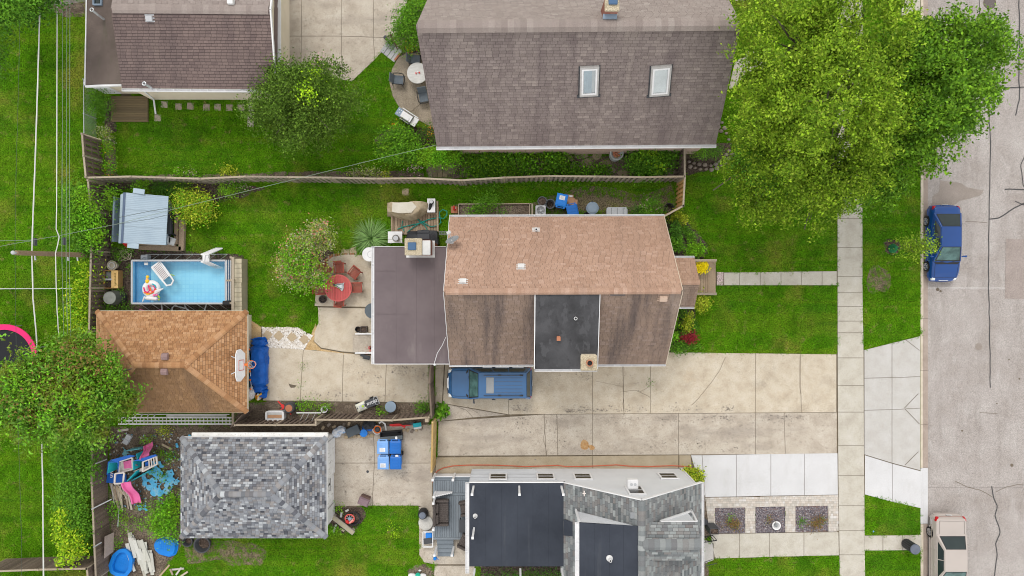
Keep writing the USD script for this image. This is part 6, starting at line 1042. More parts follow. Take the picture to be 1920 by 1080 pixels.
# ------------------------------------------------------------------ vehicles
p_blue = paint('blue_car_paint', (.003, .038, .165)); p_van = paint('steel_blue_paint', (.025, .085, .195)); p_beige = paint('beige_car_paint', (.35, .31, .285))
sed = [(-.5, .62, .80), (-.49, .86, .88), (-.465, .985, .93), (-.40, 1.02, .965), (-.27, 1.0, .99), (-.05, .95, 1.0), (.12, .95, 1.0), (.20, .97, .99), (.30, .93, .985), (.40, .84, .965), (.455, .75, .92), (.485, .66, .84), (.5, .55, .72)]
BC, _ = car('blue_sedan', 'dark blue sedan parked at the kerb beside the thin sapling', P(1777, 458, .9) * (1, 1, 0) + (0, .08, -.12), -90, 4.45, 1.74, 1.42, sed, (-.385, -.20, .045, .235, .77, .55), p_blue, p_blue, (-.30, .305), .31)
BC.add('aerial', tube([(-.9, .5, 1.4), (-1.1, .5, 1.6)], .008, 5), m_blk)
sd2 = [(-.5, .60, .88), (-.49, .84, .94), (-.47, .98, .97), (-.40, 1.0, .985), (-.27, .99, 1.0), (0, .96, 1.0), (.16, .97, 1.0), (.30, .94, .995), (.44, .84, .98), (.485, .74, .94), (.5, .55, .86)]
BG, _ = car('beige_sedan', 'beige sedan parked at the kerb in the lower right corner', (25.86, -16.02, -.12), -90, 5.1, 1.86, 1.43, sd2, (-.285, -.145, .09, .25, .83, .62), p_beige, p_beige, (-.285, .30), .32, wheel_style=12)
BG.add('chrome_strip', bx(-2.3, 2.2, .925, .94, .52, .56), m_chrome); BG.add('chrome_strip', bx(-2.3, 2.2, -.94, -.925, .52, .56), m_chrome); BG.add('tail_strip', bx(-2.52, -2.495, -.75, .75, .80, .825), m_redbrick)
su = [(-.5, .75, .90), (-.492, .98, .95), (-.47, 1.06, .97), (-.40, 1.08, .985), (0, 1.06, 1.0), (.17, 1.07, 1.0), (.26, 1.10, .99), (.36, 1.07, .985), (.435, 1.0, .955), (.475, .90, .89), (.492, .8, .82), (.5, .66, .74)]
VB, inf = car('blue_suv', 'steel blue sport utility vehicle with roof rails parked in the driveway', P(918, 719, .9) * (1, 1, 0) + (0, .02, .03), 180, 4.95, 1.9, 1.80, su, (-.475, -.425, .115, .235, .87, .70), p_van, m_dkgrey, (-.29, .315), .37, suv=True)
for s in (-1, 1):
    VB.add('roof_rail', tube([(-1.95, s * .58, 1.79), (-1.85, s * .58, 1.84), (.2, s * .58, 1.85), (.3, s * .58, 1.80)], .018, 6), m_dkgrey)
    for x in (-1.85, -.6): VB.add('rail_foot', bx(x - .1, x + .1, s * .58 - .035, s * .58 + .035, 1.77, 1.845, .01), m_blk)
for y in (-.42, -.21, 0, .21, .42): VB.add('roof_rib', bx(-1.9, -.35, y - .012, y + .012, 1.76, 1.812 - .03 * y * y, .004), m_navy)
VB.add('sunroof', bx(-.28, .17, -.46, .46, 1.76, 1.812, .02), m_grey); VB.add('brake_lamp', bx(-2.13, -2.07, -.12, .12, 1.72, 1.77, .01), m_lampr)
VB.add('chrome_front', hull([(2.36 + dx, y, z) for y, dx in ((-.72, -.12), (.72, -.12), (-.4, .06), (.4, .06)) for z in (.72, .84)] ), m_chrome)
VB.add('window_rail', bx(-2.0, .4, -.955, -.94, 1.0, 1.03), m_chrome)
# ------------------------------------------------------------------ yard things
def L_(name, label, cat, at, rz=0, group=None): return Local(name, label, cat, at=at, rz=rz, group=group)
# pale metal shed
T = Thing('metal_shed', 'pale blue steel garden shed beside the alley fence', 'shed', at=P(268, 410)); z = 2.0
a, b, c, d = P(234, 361, 2.0), P(316, 368, 1.65), P(311, 460, 1.65), P(229, 456, 2.0); e, f = P(222, 456, 1.7), P(226, 365, 1.7)
T.add('wall', hull([(p[0] + s, p[1] + t, zz) for p, s, t in ((a, -.2, -.12), (b, -.6, -.12), (c, -.6, .1), (d, -.2, .1)) for zz in (0, 1.5)]), m_bluemetal); foot(Polygon([p[:2] for p in (f, b, c, e)]))
def lerp(p, q, t): return np.asarray(p) * (1 - t) + np.asarray(q) * t
for i in range(3):
    for j, (u0, u1) in enumerate(((0.0, .47), (.455, 1))):
        q = [lerp(lerp(a, b, u), lerp(d, c, u), v) + (0, 0, .012 * j) for u, v in ((u0, i / 3), (u1, i / 3), (u1, (i + 1) / 3 - .004), (u0, (i + 1) / 3 - .004))]; s = T.add('roof_sheet', solid(q, .02), m_bluemetal)
        for k in range(9): t = (k + .5) / 9; T.add('seam', bar(lerp(q[0], q[3], t) + (0, 0, .008), lerp(q[1], q[2], t) + (0, 0, .008), .012, .016), m_bluemetal, under=s)
T.add('roof_sheet', solid([f, a, d, e], .02), m_bluemetal); T.add('ridge_strip', bar(a + (-.01, 0, .01), d + (-.01, 0, .01), .13, .03), m_navy)
for p, q in ((P(250, 357, 1.95), P(271, 360, 1.95)), (P(239, 460, 1.9), P(260, 462, 1.9))): T.add('gable_vent', bar(p, q, .28, .04), m_bluemetal)
T.add('side_strip', bar(P(223, 371, .55), P(220, 454, .55), .10, 1.0), m_bluegrey)
T = Thing('timber_platform', 'old timber frame with black oddments on the right of the metal shed', 'platform', at=P(330, 430))
for p, q, w in (((343, 412), (341, 470), .30), ((333, 395), (331, 458), .22), ((262, 464), (341, 467), .28), ((262, 459), (330, 460), .10)): T.add('timber', bar(P(*p, .15), P(*q, .15), w, .25), m_oldplank)
T.add('black_frame', join(*[bar(P(*p, .35), P(*q, .3), .09, .06) for p, q in (((321, 395), (318, 455)), ((318, 398), (331, 406)), ((317, 435), (330, 442)))]), m_blk); T.add('cushion', bx(*sorted((P(313, 0)[0], P(327, 0)[0])), P(0, 440)[1], P(0, 400)[1], .1, .45, .05), m_dkgrey)
solo('cardboard_tray', 'open tray of brown cardboard at the lower end of the timber platform', 'box', turn(join(bx(-.25, .02, -.2, .2, 0, .03), bx(.02, .25, -.2, .2, 0, .08), bx(-.25, .25, -.22, -.2, 0, .12), bx(-.25, .25, .2, .22, 0, .12)), rz=-18, at=P(321, 452, .3)), m_whtm)
solo('red_sign', 'red and yellow plastic panel leaning below the shed', 'panel', solid([P(229, 456, .9), P(235, 455, .9), P(249, 463, .1), P(238, 466, .1)], .04), m_red)
solo('rope_coil', 'tangle of pale rope between shed and pool', 'rope', join(*[tube([P(235 + (9 + 2 * k) * math.cos(t + k) * .8, 478 + (7 + k) * math.sin(1.1 * t + k * 2), .05 + .03 * k) for t in np.linspace(0, 6, 26)], .02, 5) for k in range(5)]), M('rope', [(.42, .36, .26), (.52, .46, .35)], 5))
# swimming pool
pz = 1.02; X0, X1, Y0, Y1 = P(247, 0, pz)[0], P(423, 0, pz)[0], P(0, 569, pz)[1], P(0, 488.5, pz)[1]
T = Thing('swimming_pool', 'rectangular above ground swimming pool with blue liner and grey rim', 'swimming pool', at=((X0 + X1) / 2, (Y0 + Y1) / 2, 0)); foot(sbox(X0, Y0, X1, Y1))
for nm, (x0, x1, y0, y1) in {'a': (X0, X1, Y1 - .05, Y1), 'b': (X0, X1, Y0, Y0 + .05), 'c': (X0, X0 + .05, Y0 + .05, Y1 - .05), 'd': (X1 - .05, X1, Y0 + .05, Y1 - .05)}.items(): T.add('liner_wall', bx(x0, x1, y0, y1, 0, .98), m_linerd)
T.add('liner_floor', bx(X0 + .05, X1 - .05, Y0 + .05, Y1 - .05, .0, .25), m_liner); T.add('floor_step', hull([(X0 + .05, y, zz) for y in (Y0 + .05, Y1 - .05) for zz in (.25, .62)] + [(X0 + .72, y, .25) for y in (Y0 + .05, Y1 - .05)]), m_linerd)  # sloped wedge at the left end, in the darker wall blue
T.add('water', ext(sbox(X0 + .052, Y0 + .052, X1 - .052, Y1 - .052), .80, .802), m_water)
for a, b in (((X0, Y1), (X1, Y1)), ((X0, Y0), (X1, Y0)), ((X0, Y0), (X0, Y1)), ((X1, Y0), (X1, Y1))): T.add('rim', tube([(*a, 1.0), (*b, 1.0)], .055, 10), m_lgrey)
for k in range(8):
    x = X0 + .5 + k * .66; T.add('leg', join(tube([(x, Y1 + .05, .95), (x - .05 + .02 * k, Y1 + .42, .03)], .02, 6)), m_metal); T.add('leg', tube([(x, Y0 - .05, .95), (x + .02 * k, Y0 - .42, .03)], .02, 6), m_metal)
T.add('base_rail', join(tube([(X0 + .3, Y1 + .42, .04), (X1 - .3, Y1 + .42, .04)], .02, 6)), m_metal); T.add('skimmer', bx(X0 + .62, X0 + .84, Y1 - .26, Y1 - .1, .74, .84, .02), m_whtm)
T.add('heat_pump', bx(X0 + .22, X0 + .62, Y1 + .08, Y1 + .36, 0, .5, .04), m_lgrey); 
for k, pts in enumerate([[(303, 571), (304, 582), (305, 590)], [(322, 590), (323, 577), (327, 573), (347, 578)], [(346, 571), (349, 578), (358, 586), (364, 589)], [(387, 570), (384, 580), (380, 590)], [(335, 583), (345, 582), (356, 589)]]): T.add('pipe', tube([P(u, v, .45) for u, v in pts], .04, 8), m_lgrey)
T.add('red_hose', tube([P(262, 580, .3), P(275, 584, .3), P(290, 583, .3), P(303, 581, .3)], .03, 8), m_pink)
T = Thing('pool_ladder', 'white A-frame ladder standing over the upper edge of the pool', 'ladder', at=P(392, 480)); 
T.add('platform', bx(*sorted((P(379.5, 0, 1.3)[0], P(392.5, 0, 1.3)[0])), P(0, 491, 1.3)[1], P(0, 477, 1.3)[1], 1.25, 1.31, .02), m_wht); T.add('hand_rail', tube([P(384, 490, 1.5), P(385, 479, 1.55), P(391, 478, 1.55), P(391, 484, 1.5)], .018, 6), m_grey)
for (p0, z0), (p1, z1) in ((((384, 477), 1.25), ((410, 466), .1)), (((384, 491), 1.25), ((410, 502), .55))):
    for k in range(7):
        t = k / 6; u, v = p0[0] + (p1[0] - p0[0]) * t, p0[1] + (p1[1] - p0[1]) * t; q = P(u, v, z0 + (z1 - z0) * t); T.add('step', bx(q[0] - .22, q[0] + .22, q[1] - .05, q[1] + .05, q[2] - .025, q[2], .006), m_wht)
    for s in (-.24, .24): T.add('side', bar(P(*p0, z0) + (s, 0, 0), P(*p1, z1) + (s, 0, 0), .035, .05), m_wht)
T = Thing('pool_deck', 'tan plank deck with a striped rail at the right end of the pool', 'deck', at=P(440, 535)); x0, x1 = P(439, 0, 1.0)[0], P(453, 0, 1.0)[0]; y0, y1 = P(0, 584, 1)[1], P(0, 485, 1)[1]; foot(sbox(x0 - .4, y0 - .3, x1, y1))
for i in range(11): y = y0 + i * (y1 - y0) / 11; T.add('plank', bx(x0, x1 + R.uniform(-.02, .01), y + .008, y + (y1 - y0) / 11 - .008, .95, 1.0, .006), m_tanplank)
T.add('skirt', bx(x0, x1 - .03, y0, y1, .02, .945), M('deck_skirt', [(.3, .26, .19), (.36, .31, .23)], 2)); T.add('beam', bx(P(433, 0, 1.6)[0], P(438, 0, 1.6)[0], P(0, 583, 1.5)[1], P(0, 482, 1.5)[1], 1.45, 1.55, .01), m_rail)
for v in (483, 525, 568): q = P(436, v, 1.2); T.add('rail_post', bx(q[0] - .06, q[0] + .06, q[1] - .06, q[1] + .06, 0, 1.45), m_rail)
for k in range(5): T.add('rail_bar', tube([P(425 + 1.7 * k, 487, 1.2), P(425 + 1.7 * k, 563, 1.2)], .018, 6), m_wht if k % 2 == 0 else m_navy)
T.add('cross_rail', bar(P(424, 526, 1.23), P(434, 526, 1.23), .09, .04), m_rail); T.add('black_clip', bx(P(417, 0, 1.1)[0], P(435, 0, 1.1)[0], P(0, 572, 1.1)[1], P(0, 564, 1.1)[1], .95, 1.15, .05), m_blk)
# floats
wz = .80; q = P(307, 514, wz); T = L_('pool_lounger', 'striped white and grey inflatable lounger floating in the pool', 'pool float', q, -53)
T.add('tube_rim', tube([(-.72, -.3, .05), (-.72, .3, .05), (-.2, .29, .05), (.3, .27, .05), (.66, .25, .05), (.78, .0, .05), (.66, -.25, .05), (.3, -.27, .05), (-.2, -.29, .05), (-.72, -.3, .05)], .055, 8), m_wht)
for k in range(6): y = -.2 + k * .08; T.add('air_tube', tube([(-.68, y, .05), (.30, y, .05)], .036, 7), m_wht)
for k in range(5): y = -.16 + k * .08; T.add('grey_stripe', bar((-.66, y, .07), (.30, y, .07), .03, .02), M('grey_brown_stripe', [(.22, .17, .17), (.26, .2, .2)], 2))
q = P(286, 542, wz); T = L_('unicorn_float', 'white unicorn pool float with a pink and orange mane', 'pool float', q)
T.add('ring', turn(torus(.36, .17, (0, 0, .12), 28, 10)), m_wht, True); T.add('seat', cyl(.36, .03, .1, n=24), m_wht)
T.add('tail', join(ball((-.19, .72, .2), .09), ball((-.2, .60, .24), .06), ball((-.17, .46, .26), .11, (1, 1.2, 1))), m_yellow, True); T.add('tail_band', ball((-.19, .57, .24), .085, (1, .5, 1)), m_pink, True)
for k, (pts, mt) in enumerate((([(-.36, .1), (-.3, -.12), (-.12, -.2), (.0, -.08), (-.08, .22)], m_magenta), ([(.2, .2), (.32, .06), (.26, -.1), (.1, -.17)], m_magenta), ([(.02, .1), (.06, -.1), (.2, -.2), (.38, -.02)], m_orange), ([(-.34, -.2), (-.1, -.27), (.15, -.22)], m_orange), ([(-.2, -.3), (-.02, -.3)], m_yellow), ([(.14, .3), (.3, .22), (.36, .08)], m_teal))): T.add('mane', tube([(x, y, .31) for x, y in pts], .04, 7), mt)
T.add('head', join(hull(np.vstack([ball((-.1, -.52, .3), .15, (1.2, .8, 1))[0], ball((.36, -.56, .3), .10)[0]]))), m_wht, True); T.add('wing', hull(np.vstack([ball((.34, -.12, .3), .06)[0], ball((.74, .02, .26), .03)[0], ball((.3, -.26, .28), .05)[0]])), m_wht, True); T.add('ear', hull(np.vstack([ball((-.28, -.48, .36), .06)[0], ball((-.42, -.72, .3), .03)[0]])), m_wht)
T.add('muzzle', ball((.43, -.58, .3), .07), M('lilac_plastic', [(.4, .3, .45), (.46, .36, .5)], 2)); T.add('horn', join(ball((.5, -.42, .3), .06), ball((.56, -.5, .3), .05), ball((.53, -.62, .3), .05)), m_lime); T.add('forelock', join(ball((.3, -.36, .4), .07), ball((.44, -.34, .38), .06)), m_pink)
solo('pool_noodle', 'lime green stick floating beside the striped lounger', 'pool toy', tube([P(312, 512, .8), P(327, 517, .8)], .025, 7), m_lime)
# alley fence things
T = L_('pale_pot', 'round pale pot by the alley fence above the orange crate', 'pot', P(217, 498)); T.add('pot', lathe([(.001, 0), (.2, 0), (.3, .4), (.26, .4), (.2, .3), (.001, .3)], 18), M('cream_pot', [(.5, .44, .34), (.6, .54, .44)], 4)); T.add('lid', torus(.17, .03, (0, 0, .42)), m_whtm)
T = L_('orange_crate', 'orange wooden crate with dark lettering on its side beside the fence', 'crate', P(217, 524), 0)
w, h, H_ = .42, .52, .55
for s in (-1, 1): T.add('end', bx(-w, w, s * h - .02, s * h + .02, 0, H_, .006), m_cedar)
T.add('floor', bx(-w + .02, w - .02, -h + .02, h - .02, .02, .06), m_box); T.add('side', bx(-w - .02, -w + .02, -h + .02, h - .02, 0, H_), m_cedar); T.add('side', bx(w - .02, w + .02, -h + .02, h - .02, 0, H_), m_cedar); T.add('lid', bx(.06, w + .05, -h, h, H_, H_ + .03, .006), M('yellow_lid', [(.6, .38, .14), (.66, .45, .2)], 3)); T.add('strap', bx(-.5, .1, -.05, .05, H_ + .02, H_ + .05), m_lgrey)
ms = [turn(bx(-.035, .035, k * .085 - .028, k * .085 + .028, H_ + .03, H_ + .034), at=(.3 + .01 * (k % 2), 0, 0)) for k in range(-4, 5)]; T.add('lettering', join(*ms), M('dark_print', [(.12, .09, .02), (.16, .12, .03)], 3)); T.add('contents', bx(-w + .05, .02, .06, h - .05, .06, .4, .05), m_grey); T.add('contents', bx(-w + .05, .02, -h + .05, -.08, .06, .42, .05), m_mulch)
solo('red_toy', 'small red toy beside the pale pot', 'toy', hull(P(211, 507) + np.array([[-.1, -.1, 0], [.12, -.08, 0], [.0, .12, 0], [0, 0, .35]])), m_red)
b0 = P(227, 558); T = L_('grey_barrel', 'dark grey green barrel with a pale lid beside the tan garage', 'barrel', b0); z = np.array([0, .05, .3, .32, .36, .38, .68, .70, .74, .76, 1.1, 1.14]); r = np.array([.36, .40, .42, .44, .44, .42, .42, .44, .44, .42, .37, .37])
T.add('body', lathe([(.001, 0)] + list(zip(r, z)) + [(.33, 1.14)], 24), M('barrel_plastic', [(.055, .06, .05), (.085, .09, .075)], 4), 40); T.add('lid', lathe([(.34, 1.12), (.37, 1.15), (.36, 1.19), (.3, 1.18), (.001, 1.19)], 24), M('lid_plastic', [(.19, .2, .18), (.25, .26, .24)], 4)); T.add('band', torus(.425, .012, (0, 0, .72)), m_grey)
# utility pole and cables
pb, pt_ = P(187, 479), P(30, 474, 7.0); pt_ = np.array([pb[0] + .02, pt_[1] * 1.0, 7.15]); pt_ = np.array([P(30, 0, 7.15)[0], P(0, 474, 7.15)[1], 7.15])
T = Thing('utility_pole', 'tall weathered wooden utility pole with a glass insulator at its top', 'utility pole', at=pb); T.add('pole', tube([pb - (0, 0, .2), lerp(pb, pt_, .5), pt_], .15, 14, .12), m_pole)
T.add('insulator', join(tube([pt_, pt_ + (0, 0, .12)], .05, 10), ball(pt_ + (0, 0, .2), .10)), m_lgrey)
for t, z in ((.80, 0), (.42, 0), (.30, 0)): q = lerp(pb, pt_, t); T.add('bracket', bar(q + (-.05, .1, 0), q + (.0, -.35, 0), .06, .06), m_metal)
for u, v, w in ((61, 453, 5.7), (116, 432 + 20, 4.4)): q = P(u, v, w); T.add('splice_box', bx(q[0] - .05, q[0] + .05, q[1] - .2, q[1] + .2, q[2] - .3, q[2] - .1, .02), m_dkgrey)
def cable(lab, pts, r, mat): solo('overhead_cable', lab, 'cable', tube([P(*p) for p in pts], r, 6), mat)
cable('thick pale overhead cable, leftmost of the vertical ones', [(75, -60, 5.7), (74, 40, 5.6), (70, 180, 5.6), (66, 300, 5.6), (61, 430, 5.6), (60, 480, 5.6), (62, 560, 5.6), (68, 625, 5.6), (72, 700, 5.5), (78, 820, 5.4), (80, 900, 5.3), (81, 1000, 5.2), (82, 1130, 5.2)], .034, m_wire)
cable('pale overhead cable with a bend at the wooden pole', [(107, -60, 5), (107, 60, 5), (106.5, 250, 5), (106, 400, 5), (105.5, 430, 5), (111, 444, 5), (108, 460, 5), (104, 475, 5), (105, 520, 5), (107, 580, 5), (111, 640, 4.9)], .027, m_wire)
for lab, u0, u1, u2 in (('thin grey overhead wire right of the bent cable', 118, 116, 119), ('thin grey overhead wire, second from the alley fence', 125.5, 124, 126), ('thin grey overhead wire nearest the alley fence', 131, 130, 132)): cable(lab, [(u0, -60, 4.6), (u1 + .8, 250, 4.6), (u1, 430, 4.6), (u1, 480, 4.6), (u2, 600, 4.6), (u2 + 2, 700, 4.4)], .013, m_wire2)
cable('faint dark overhead wire at the far left', [(39, -40, 7), (35, 150, 7), (30, 330, 7), (28, 470, 7), (31, 700, 7), (40, 1000, 7), (40, 1120, 7)], .008, m_wire3)
cable('sagging service cable from the pole to the upper house', [(62, 450, 5.7), (110, 442, 5.2), (220, 420, 4.6), (330, 391, 4.2), (480, 354, 3.7), (610, 322, 3.6), (720, 295, 3.6), (818, 272, 3.7)], .011, m_wire2)
cable('dark service wire over the metal shed roof', [(222, 408, 4.0), (280, 396, 3.7), (330, 388, 3.4)], .012, m_wire3); cable('second dark service wire over the metal shed roof', [(222, 420, 4.0), (280, 411, 3.7), (318, 402, 3.4)], .010, m_wire3)
cable('thin white cable loop over the flat roof of the central house', [(814, 682, 3.1), (820, 662, 3.3), (829, 648, 3.3), (836, 632, 3.4)], .014, m_wht)
cable('thin wire crossing the alley lawn beside the pole', [(-20, 452, 5.6), (30, 451, 5.6), (62, 450, 5.6)], .012, m_wire2); cable('thin slanting wire left of the pole', [(-20, 466, 5.6), (30, 456, 5.6), (62, 451, 5.6)], .01, m_wire2)
solo('white_ball_lamp', 'small white lamp at the lower edge of the flat brown roof', 'lamp', ball(P(815, 683, 2.95), .08), m_wht)
# trampoline
c = P(8, 670, .85); T = L_('trampoline', 'round trampoline with a bright pink pad partly under the glossy leaved tree', 'trampoline', c * (1, 1, 0))
T.add('mat', cyl(1.62, .78, .80, n=40), m_mat); T.add('pad', lathe([(1.62, .82), (1.62, .85), (1.95, .87), (1.95, .82)], 44), m_magenta); T.add('frame', torus(1.9, .03, (0, 0, .78), 40, 6), m_metal)
for k in range(6): T.add('leg', tube([(1.88 * math.cos(k * 1.047 + .3), 1.88 * math.sin(k * 1.047 + .3), .78), (1.88 * math.cos(k * 1.047 + .3), 1.88 * math.sin(k * 1.047 + .3), 0)], .03, 6), m_metal)
# basketball hoop on the garage
T = Thing('basketball_hoop', 'white fan shaped basketball backboard with hoop above the tan garage eave', 'basketball hoop', at=P(462, 682, 2.3)); h0, h1 = 2.75, 3.55
pr = [(-.62, .0), (-.9, .35), (-.86, .62), (-.6, .75), (.6, .75), (.86, .62), (.9, .35), (.62, 0)]; bp2 = P(449, 0, 3.2)[0]; yc = P(0, 685, 3.2)[1]; tilt = .30
bb = [np.array([bp2 + .12 - tilt * z, yc + y, 2.8 + z]) for y, z in pr]; T.add('backboard', hull([p + (s, 0, 0) for p in bb for s in (0, .04)]), m_wht)
for (y0, z0), (y1, z1) in (((-.28, .12), (.28, .12)), ((.28, .12), (.28, .52)), ((.28, .52), (-.28, .52)), ((-.28, .52), (-.28, .12))): T.add('target_line', bar((bp2 + .165 - tilt * z0, yc + y0, 2.8 + z0), (bp2 + .165 - tilt * z1, yc + y1, 2.8 + z1), .035, .012), M('pale_red_line', [(.5, .14, .12), (.55, .2, .16)], 2))
rc = np.array([bp2 + .52, yc, 2.85]); T.add('rim', torus(.23, .014, rc, 24, 6), m_orange); T.add('bracket', bar((bp2 + .12, yc, 2.85), (bp2 + .32, yc, 2.85), .12, .05), m_orange); T.add('net', join(*[tube([rc + (.23 * math.cos(a), .23 * math.sin(a), 0), rc + (.14 * math.cos(a + s), .14 * math.sin(a + s), -.4)], .008, 4) for a in np.linspace(0, 6.28, 12, endpoint=False) for s in (.4, -.4)]), m_wht); T.add('mount', join(bar((bp2 + .1, yc - .2, 3.0), (bp2 - .5, yc - .5, 3.1), .04, .04), bar((bp2 + .1, yc + .2, 3.0), (bp2 - .5, yc + .5, 3.1), .04, .04)), m_metal)
# blue tarp bundle
q = P(488, 686); T = L_('covered_bundle', 'long bundle wrapped in bright blue tarp in front of the tan garage', 'covered bundle', q, 0)
vs = []; fs = []; n = 20; m = 26
for i in range(m):
    t = i / (m - 1); y = 1.62 - 3.15 * t; w = .48 * (1 if .12 < t < .86 else .82 + .22 * math.sin(t * 90)); hh = .72 * (1 if .14 < t < .85 else .7)
    for k in range(n):
        a = math.pi * k / (n - 1); vs.append((w * math.copysign(abs(math.cos(a)) ** .6, math.cos(a)) + .05 * math.sin(t * 3), y, hh * abs(math.sin(a)) ** .55))
for i in range(m - 1):
    for k in range(n - 1): A = i * n + k; fs.append([A, A + 1, A + n + 1, A + n])
fs += [[0, 0 + k, k + 1, k + 1] for k in range(1, n - 1)]; V = rough(rough((np.array(vs), np.array(fs)), .10, 2.6, 3), .055, 6.5, 8)
T.add('tarp', V, m_tarp, 50); T.add('gathered_end', rough(hull([(x, y, z) for x, y, z in ((-.35, 1.5, .1), (.45, 1.4, .1), (-.3, 1.7, .6), (.52, 1.75, .5), (.1, 1.8, .7), (-.42, 1.62, .4))]).refine(5), .1, 4, 2), m_tarp, 40); T.add('gathered_end', rough(hull([(x, y, z) for x, y, z in ((-.1, -1.3, .1), (.55, -1.35, .1), (.5, -1.85, .4), (.05, -1.75, .5), (.3, -1.9, .3), (.58, -1.6, .45))]).refine(5), .1, 4, 5), m_tarp, 40)
T.add('rope', tube([(-.5, 1.0, .5), (-.42, .3, .6), (-.36, -.4, .62), (-.3, -1.3, .6)], .02, 6), m_wht)
for y in (1.05, .1, -.25, -.75, -1.3): T.add('cork', ball((-.42 + .04 * (1 - y), y, .66), .06), m_orange)
solo('dark_bundle', 'dark green cover squeezed between the blue tarp and the garage wall', 'cover', rough(bx(*sorted((P(466, 0)[0], P(474, 0)[0])), P(0, 730)[1], P(0, 655)[1], 0, .6, .1).refine(4), .06, 3), M('dark_teal_cover', [(.02, .05, .05), (.03, .07, .07)], 2))
solo('plastic_bag', 'crumpled white plastic bag at the lower end of the blue tarp', 'bag', rough(ball(P(471, 736, .3), .38, (.8, 1.1, .8), 3), .14, 4, 4), m_whtm)
T = L_('extension_cord_reel', 'orange and yellow cord coiled on a reel beside the tarp', 'cord reel', P(489, 742))
for k in range(4): T.add('coil', turn(torus(.22 + .02 * k, .022, (0, 0, 0), 20, 6), rx=58 + 8 * k, rz=20 * k, at=(.02 * k, 0, .25)), m_orange if k % 2 == 0 else m_yellow)
T.add('core', bx(-.05, .05, -.2, .2, .05, .5, .02), m_whtm); T.add('stand', cyl(.25, 0, .06), m_blk)
# bed by the lower fence
T = L_('white_planter', 'long white planter box of brown soil next to the fence', 'planter', P(520, 777), 0)
T.add('body', (Manifold.hull(Manifold.batch_hull([Manifold.cylinder(.5, .12, .14, 12).translate((x, y, 0)) for x in (-.42, .42) for y in (-.15, .15)])) - bx(-.44, .44, -.2, .2, .35, .7, .01)), m_wht, 40); T.add('soil', bx(-.43, .43, -.13, .05, .3, .42), m_box); T.add('grey_board', bx(-.43, .43, .06, .18, .38, .44), m_gravy)
solo('red_spade', 'long red plastic garden tool lying by the black pot', 'garden tool', join(bar(P(521, 752, .5), P(546, 777, .4), .06, .05), turn(bx(-.12, .12, -.09, .09, 0, .04), rz=-45, at=P(531, 762, .45)), bar(P(533, 765, .5), P(526, 768, .5), .05, .04)), m_red)
def pot(label, at, r, h, mat, soil=None, name='plant_pot', n=20, taper=.78): 
    T = L_(name, label, 'pot', at); T.add('pot', lathe([(.001, 0), (r * taper, 0), (r * .97, h - .04), (r * 1.04, h - .04), (r * 1.04, h), (r * .9, h), (r * taper * .88, .06), (.001, .06)], n), mat, 45); T.add('soil', cyl(r * .88, .07, h * (.8 if soil else .15), n=n), soil or m_mulch); return T
T = L_('black_pot', 'black pot with a round terracotta lid beside the red tool', 'pot', P(548, 762)); T.add('pot', lathe([(.001, 0), (.26, 0), (.33, .1), (.33, .5), (.28, .62), (.001, .62)], 20), m_dkgrey, 45); T.add('terracotta_disc', cyl(.21, .62, .66), m_terra)
T = Thing('white_ladder', 'white metal ladder frame lying on the fence boards', 'ladder', at=P(580, 780)); T.add('top_bar', bar(P(556, 774, 1.0), P(602, 774, 1.0), .05, .05), m_wht)
for u in (570, 580, 592): T.add('rung', tube([P(u, 774, 1.0), P(u - 8, 790, .5)], .014, 6), m_wht)
T = pot('white bucket beside the ladder frame', P(611, 766), .19, .4, m_wht, name='bucket'); T.add('handle', tube([(-.19, 0, .38), (0, .22, .42), (.19, 0, .38)], .01, 5), m_metal)
# lawn mower
T = L_('lawn_mower', 'white and black electric lawn mower lying across the planting bed', 'lawn mower', P(690, 757, .2) * (1, 1, 0), 23)
T.add('deck', hull([(x, y, z) for x, y in ((-.72, -.24), (-.72, .24), (-.1, -.25), (-.1, .25)) for z in (.1, .28)] + [(-.62, y, .36) for y in (-.15, .15)] + [(-.15, y, .38) for y in (-.18, .18)]), M('cream_plastic', [(.62, .62, .52), (.68, .68, .6)], 3)); T.add('motor_cover', hull([(x, y, z) for x, y in ((-.52, -.1), (-.52, .1), (-.2, -.12), (-.2, .12)) for z in (.34, .43)]), m_lgrey); T.add('green_badge', cyl(.07, .43, .45, (-.28, 0)), m_lime)
T.add('dark_vent', bx(-.17, -.11, -.08, .08, .38, .42), m_dkgrey); T.add('dark_vent', bx(-.66, -.61, -.05, .05, .35, .39), m_dkgrey); T.add('grass_bag', hull([(x, y, z) for x, y in ((-.08, -.22), (-.08, .22), (.6, -.22), (.6, .22)) for z in (.1, .46)]), m_navy if False else m_dkgrey); T.add('handle', join(tube([(.52, -.24, .46), (.72, -.23, .52), (.72, .23, .52), (.52, .24, .46)], .02, 7), tube([(.5, -.22, .5), (.5, .22, .5)], .015, 6)), m_metal); T.add('lettering', turn(meshkit.text_mesh('RYOBI', .15, .006, True), at=(-.01, -.075, .462)), m_wht)
for x in (-.6, .3):
    for s in (-1, 1): T.add('wheel', turn(lathe([(.001, -.03), (.12, -.03), (.12, .03), (.001, .03)], 16), rx=90, at=(x, s * .27, .12)), m_blk)
T = pot('dark pot covered with a round pale blue lid beside the mower', P(735, 760), .32, .5, m_dkgrey, name='lidded_tub'); T.add('lid', lathe([(.33, .46), (.33, .52), (.27, .53), (.001, .53)], 24), m_bluegrey)
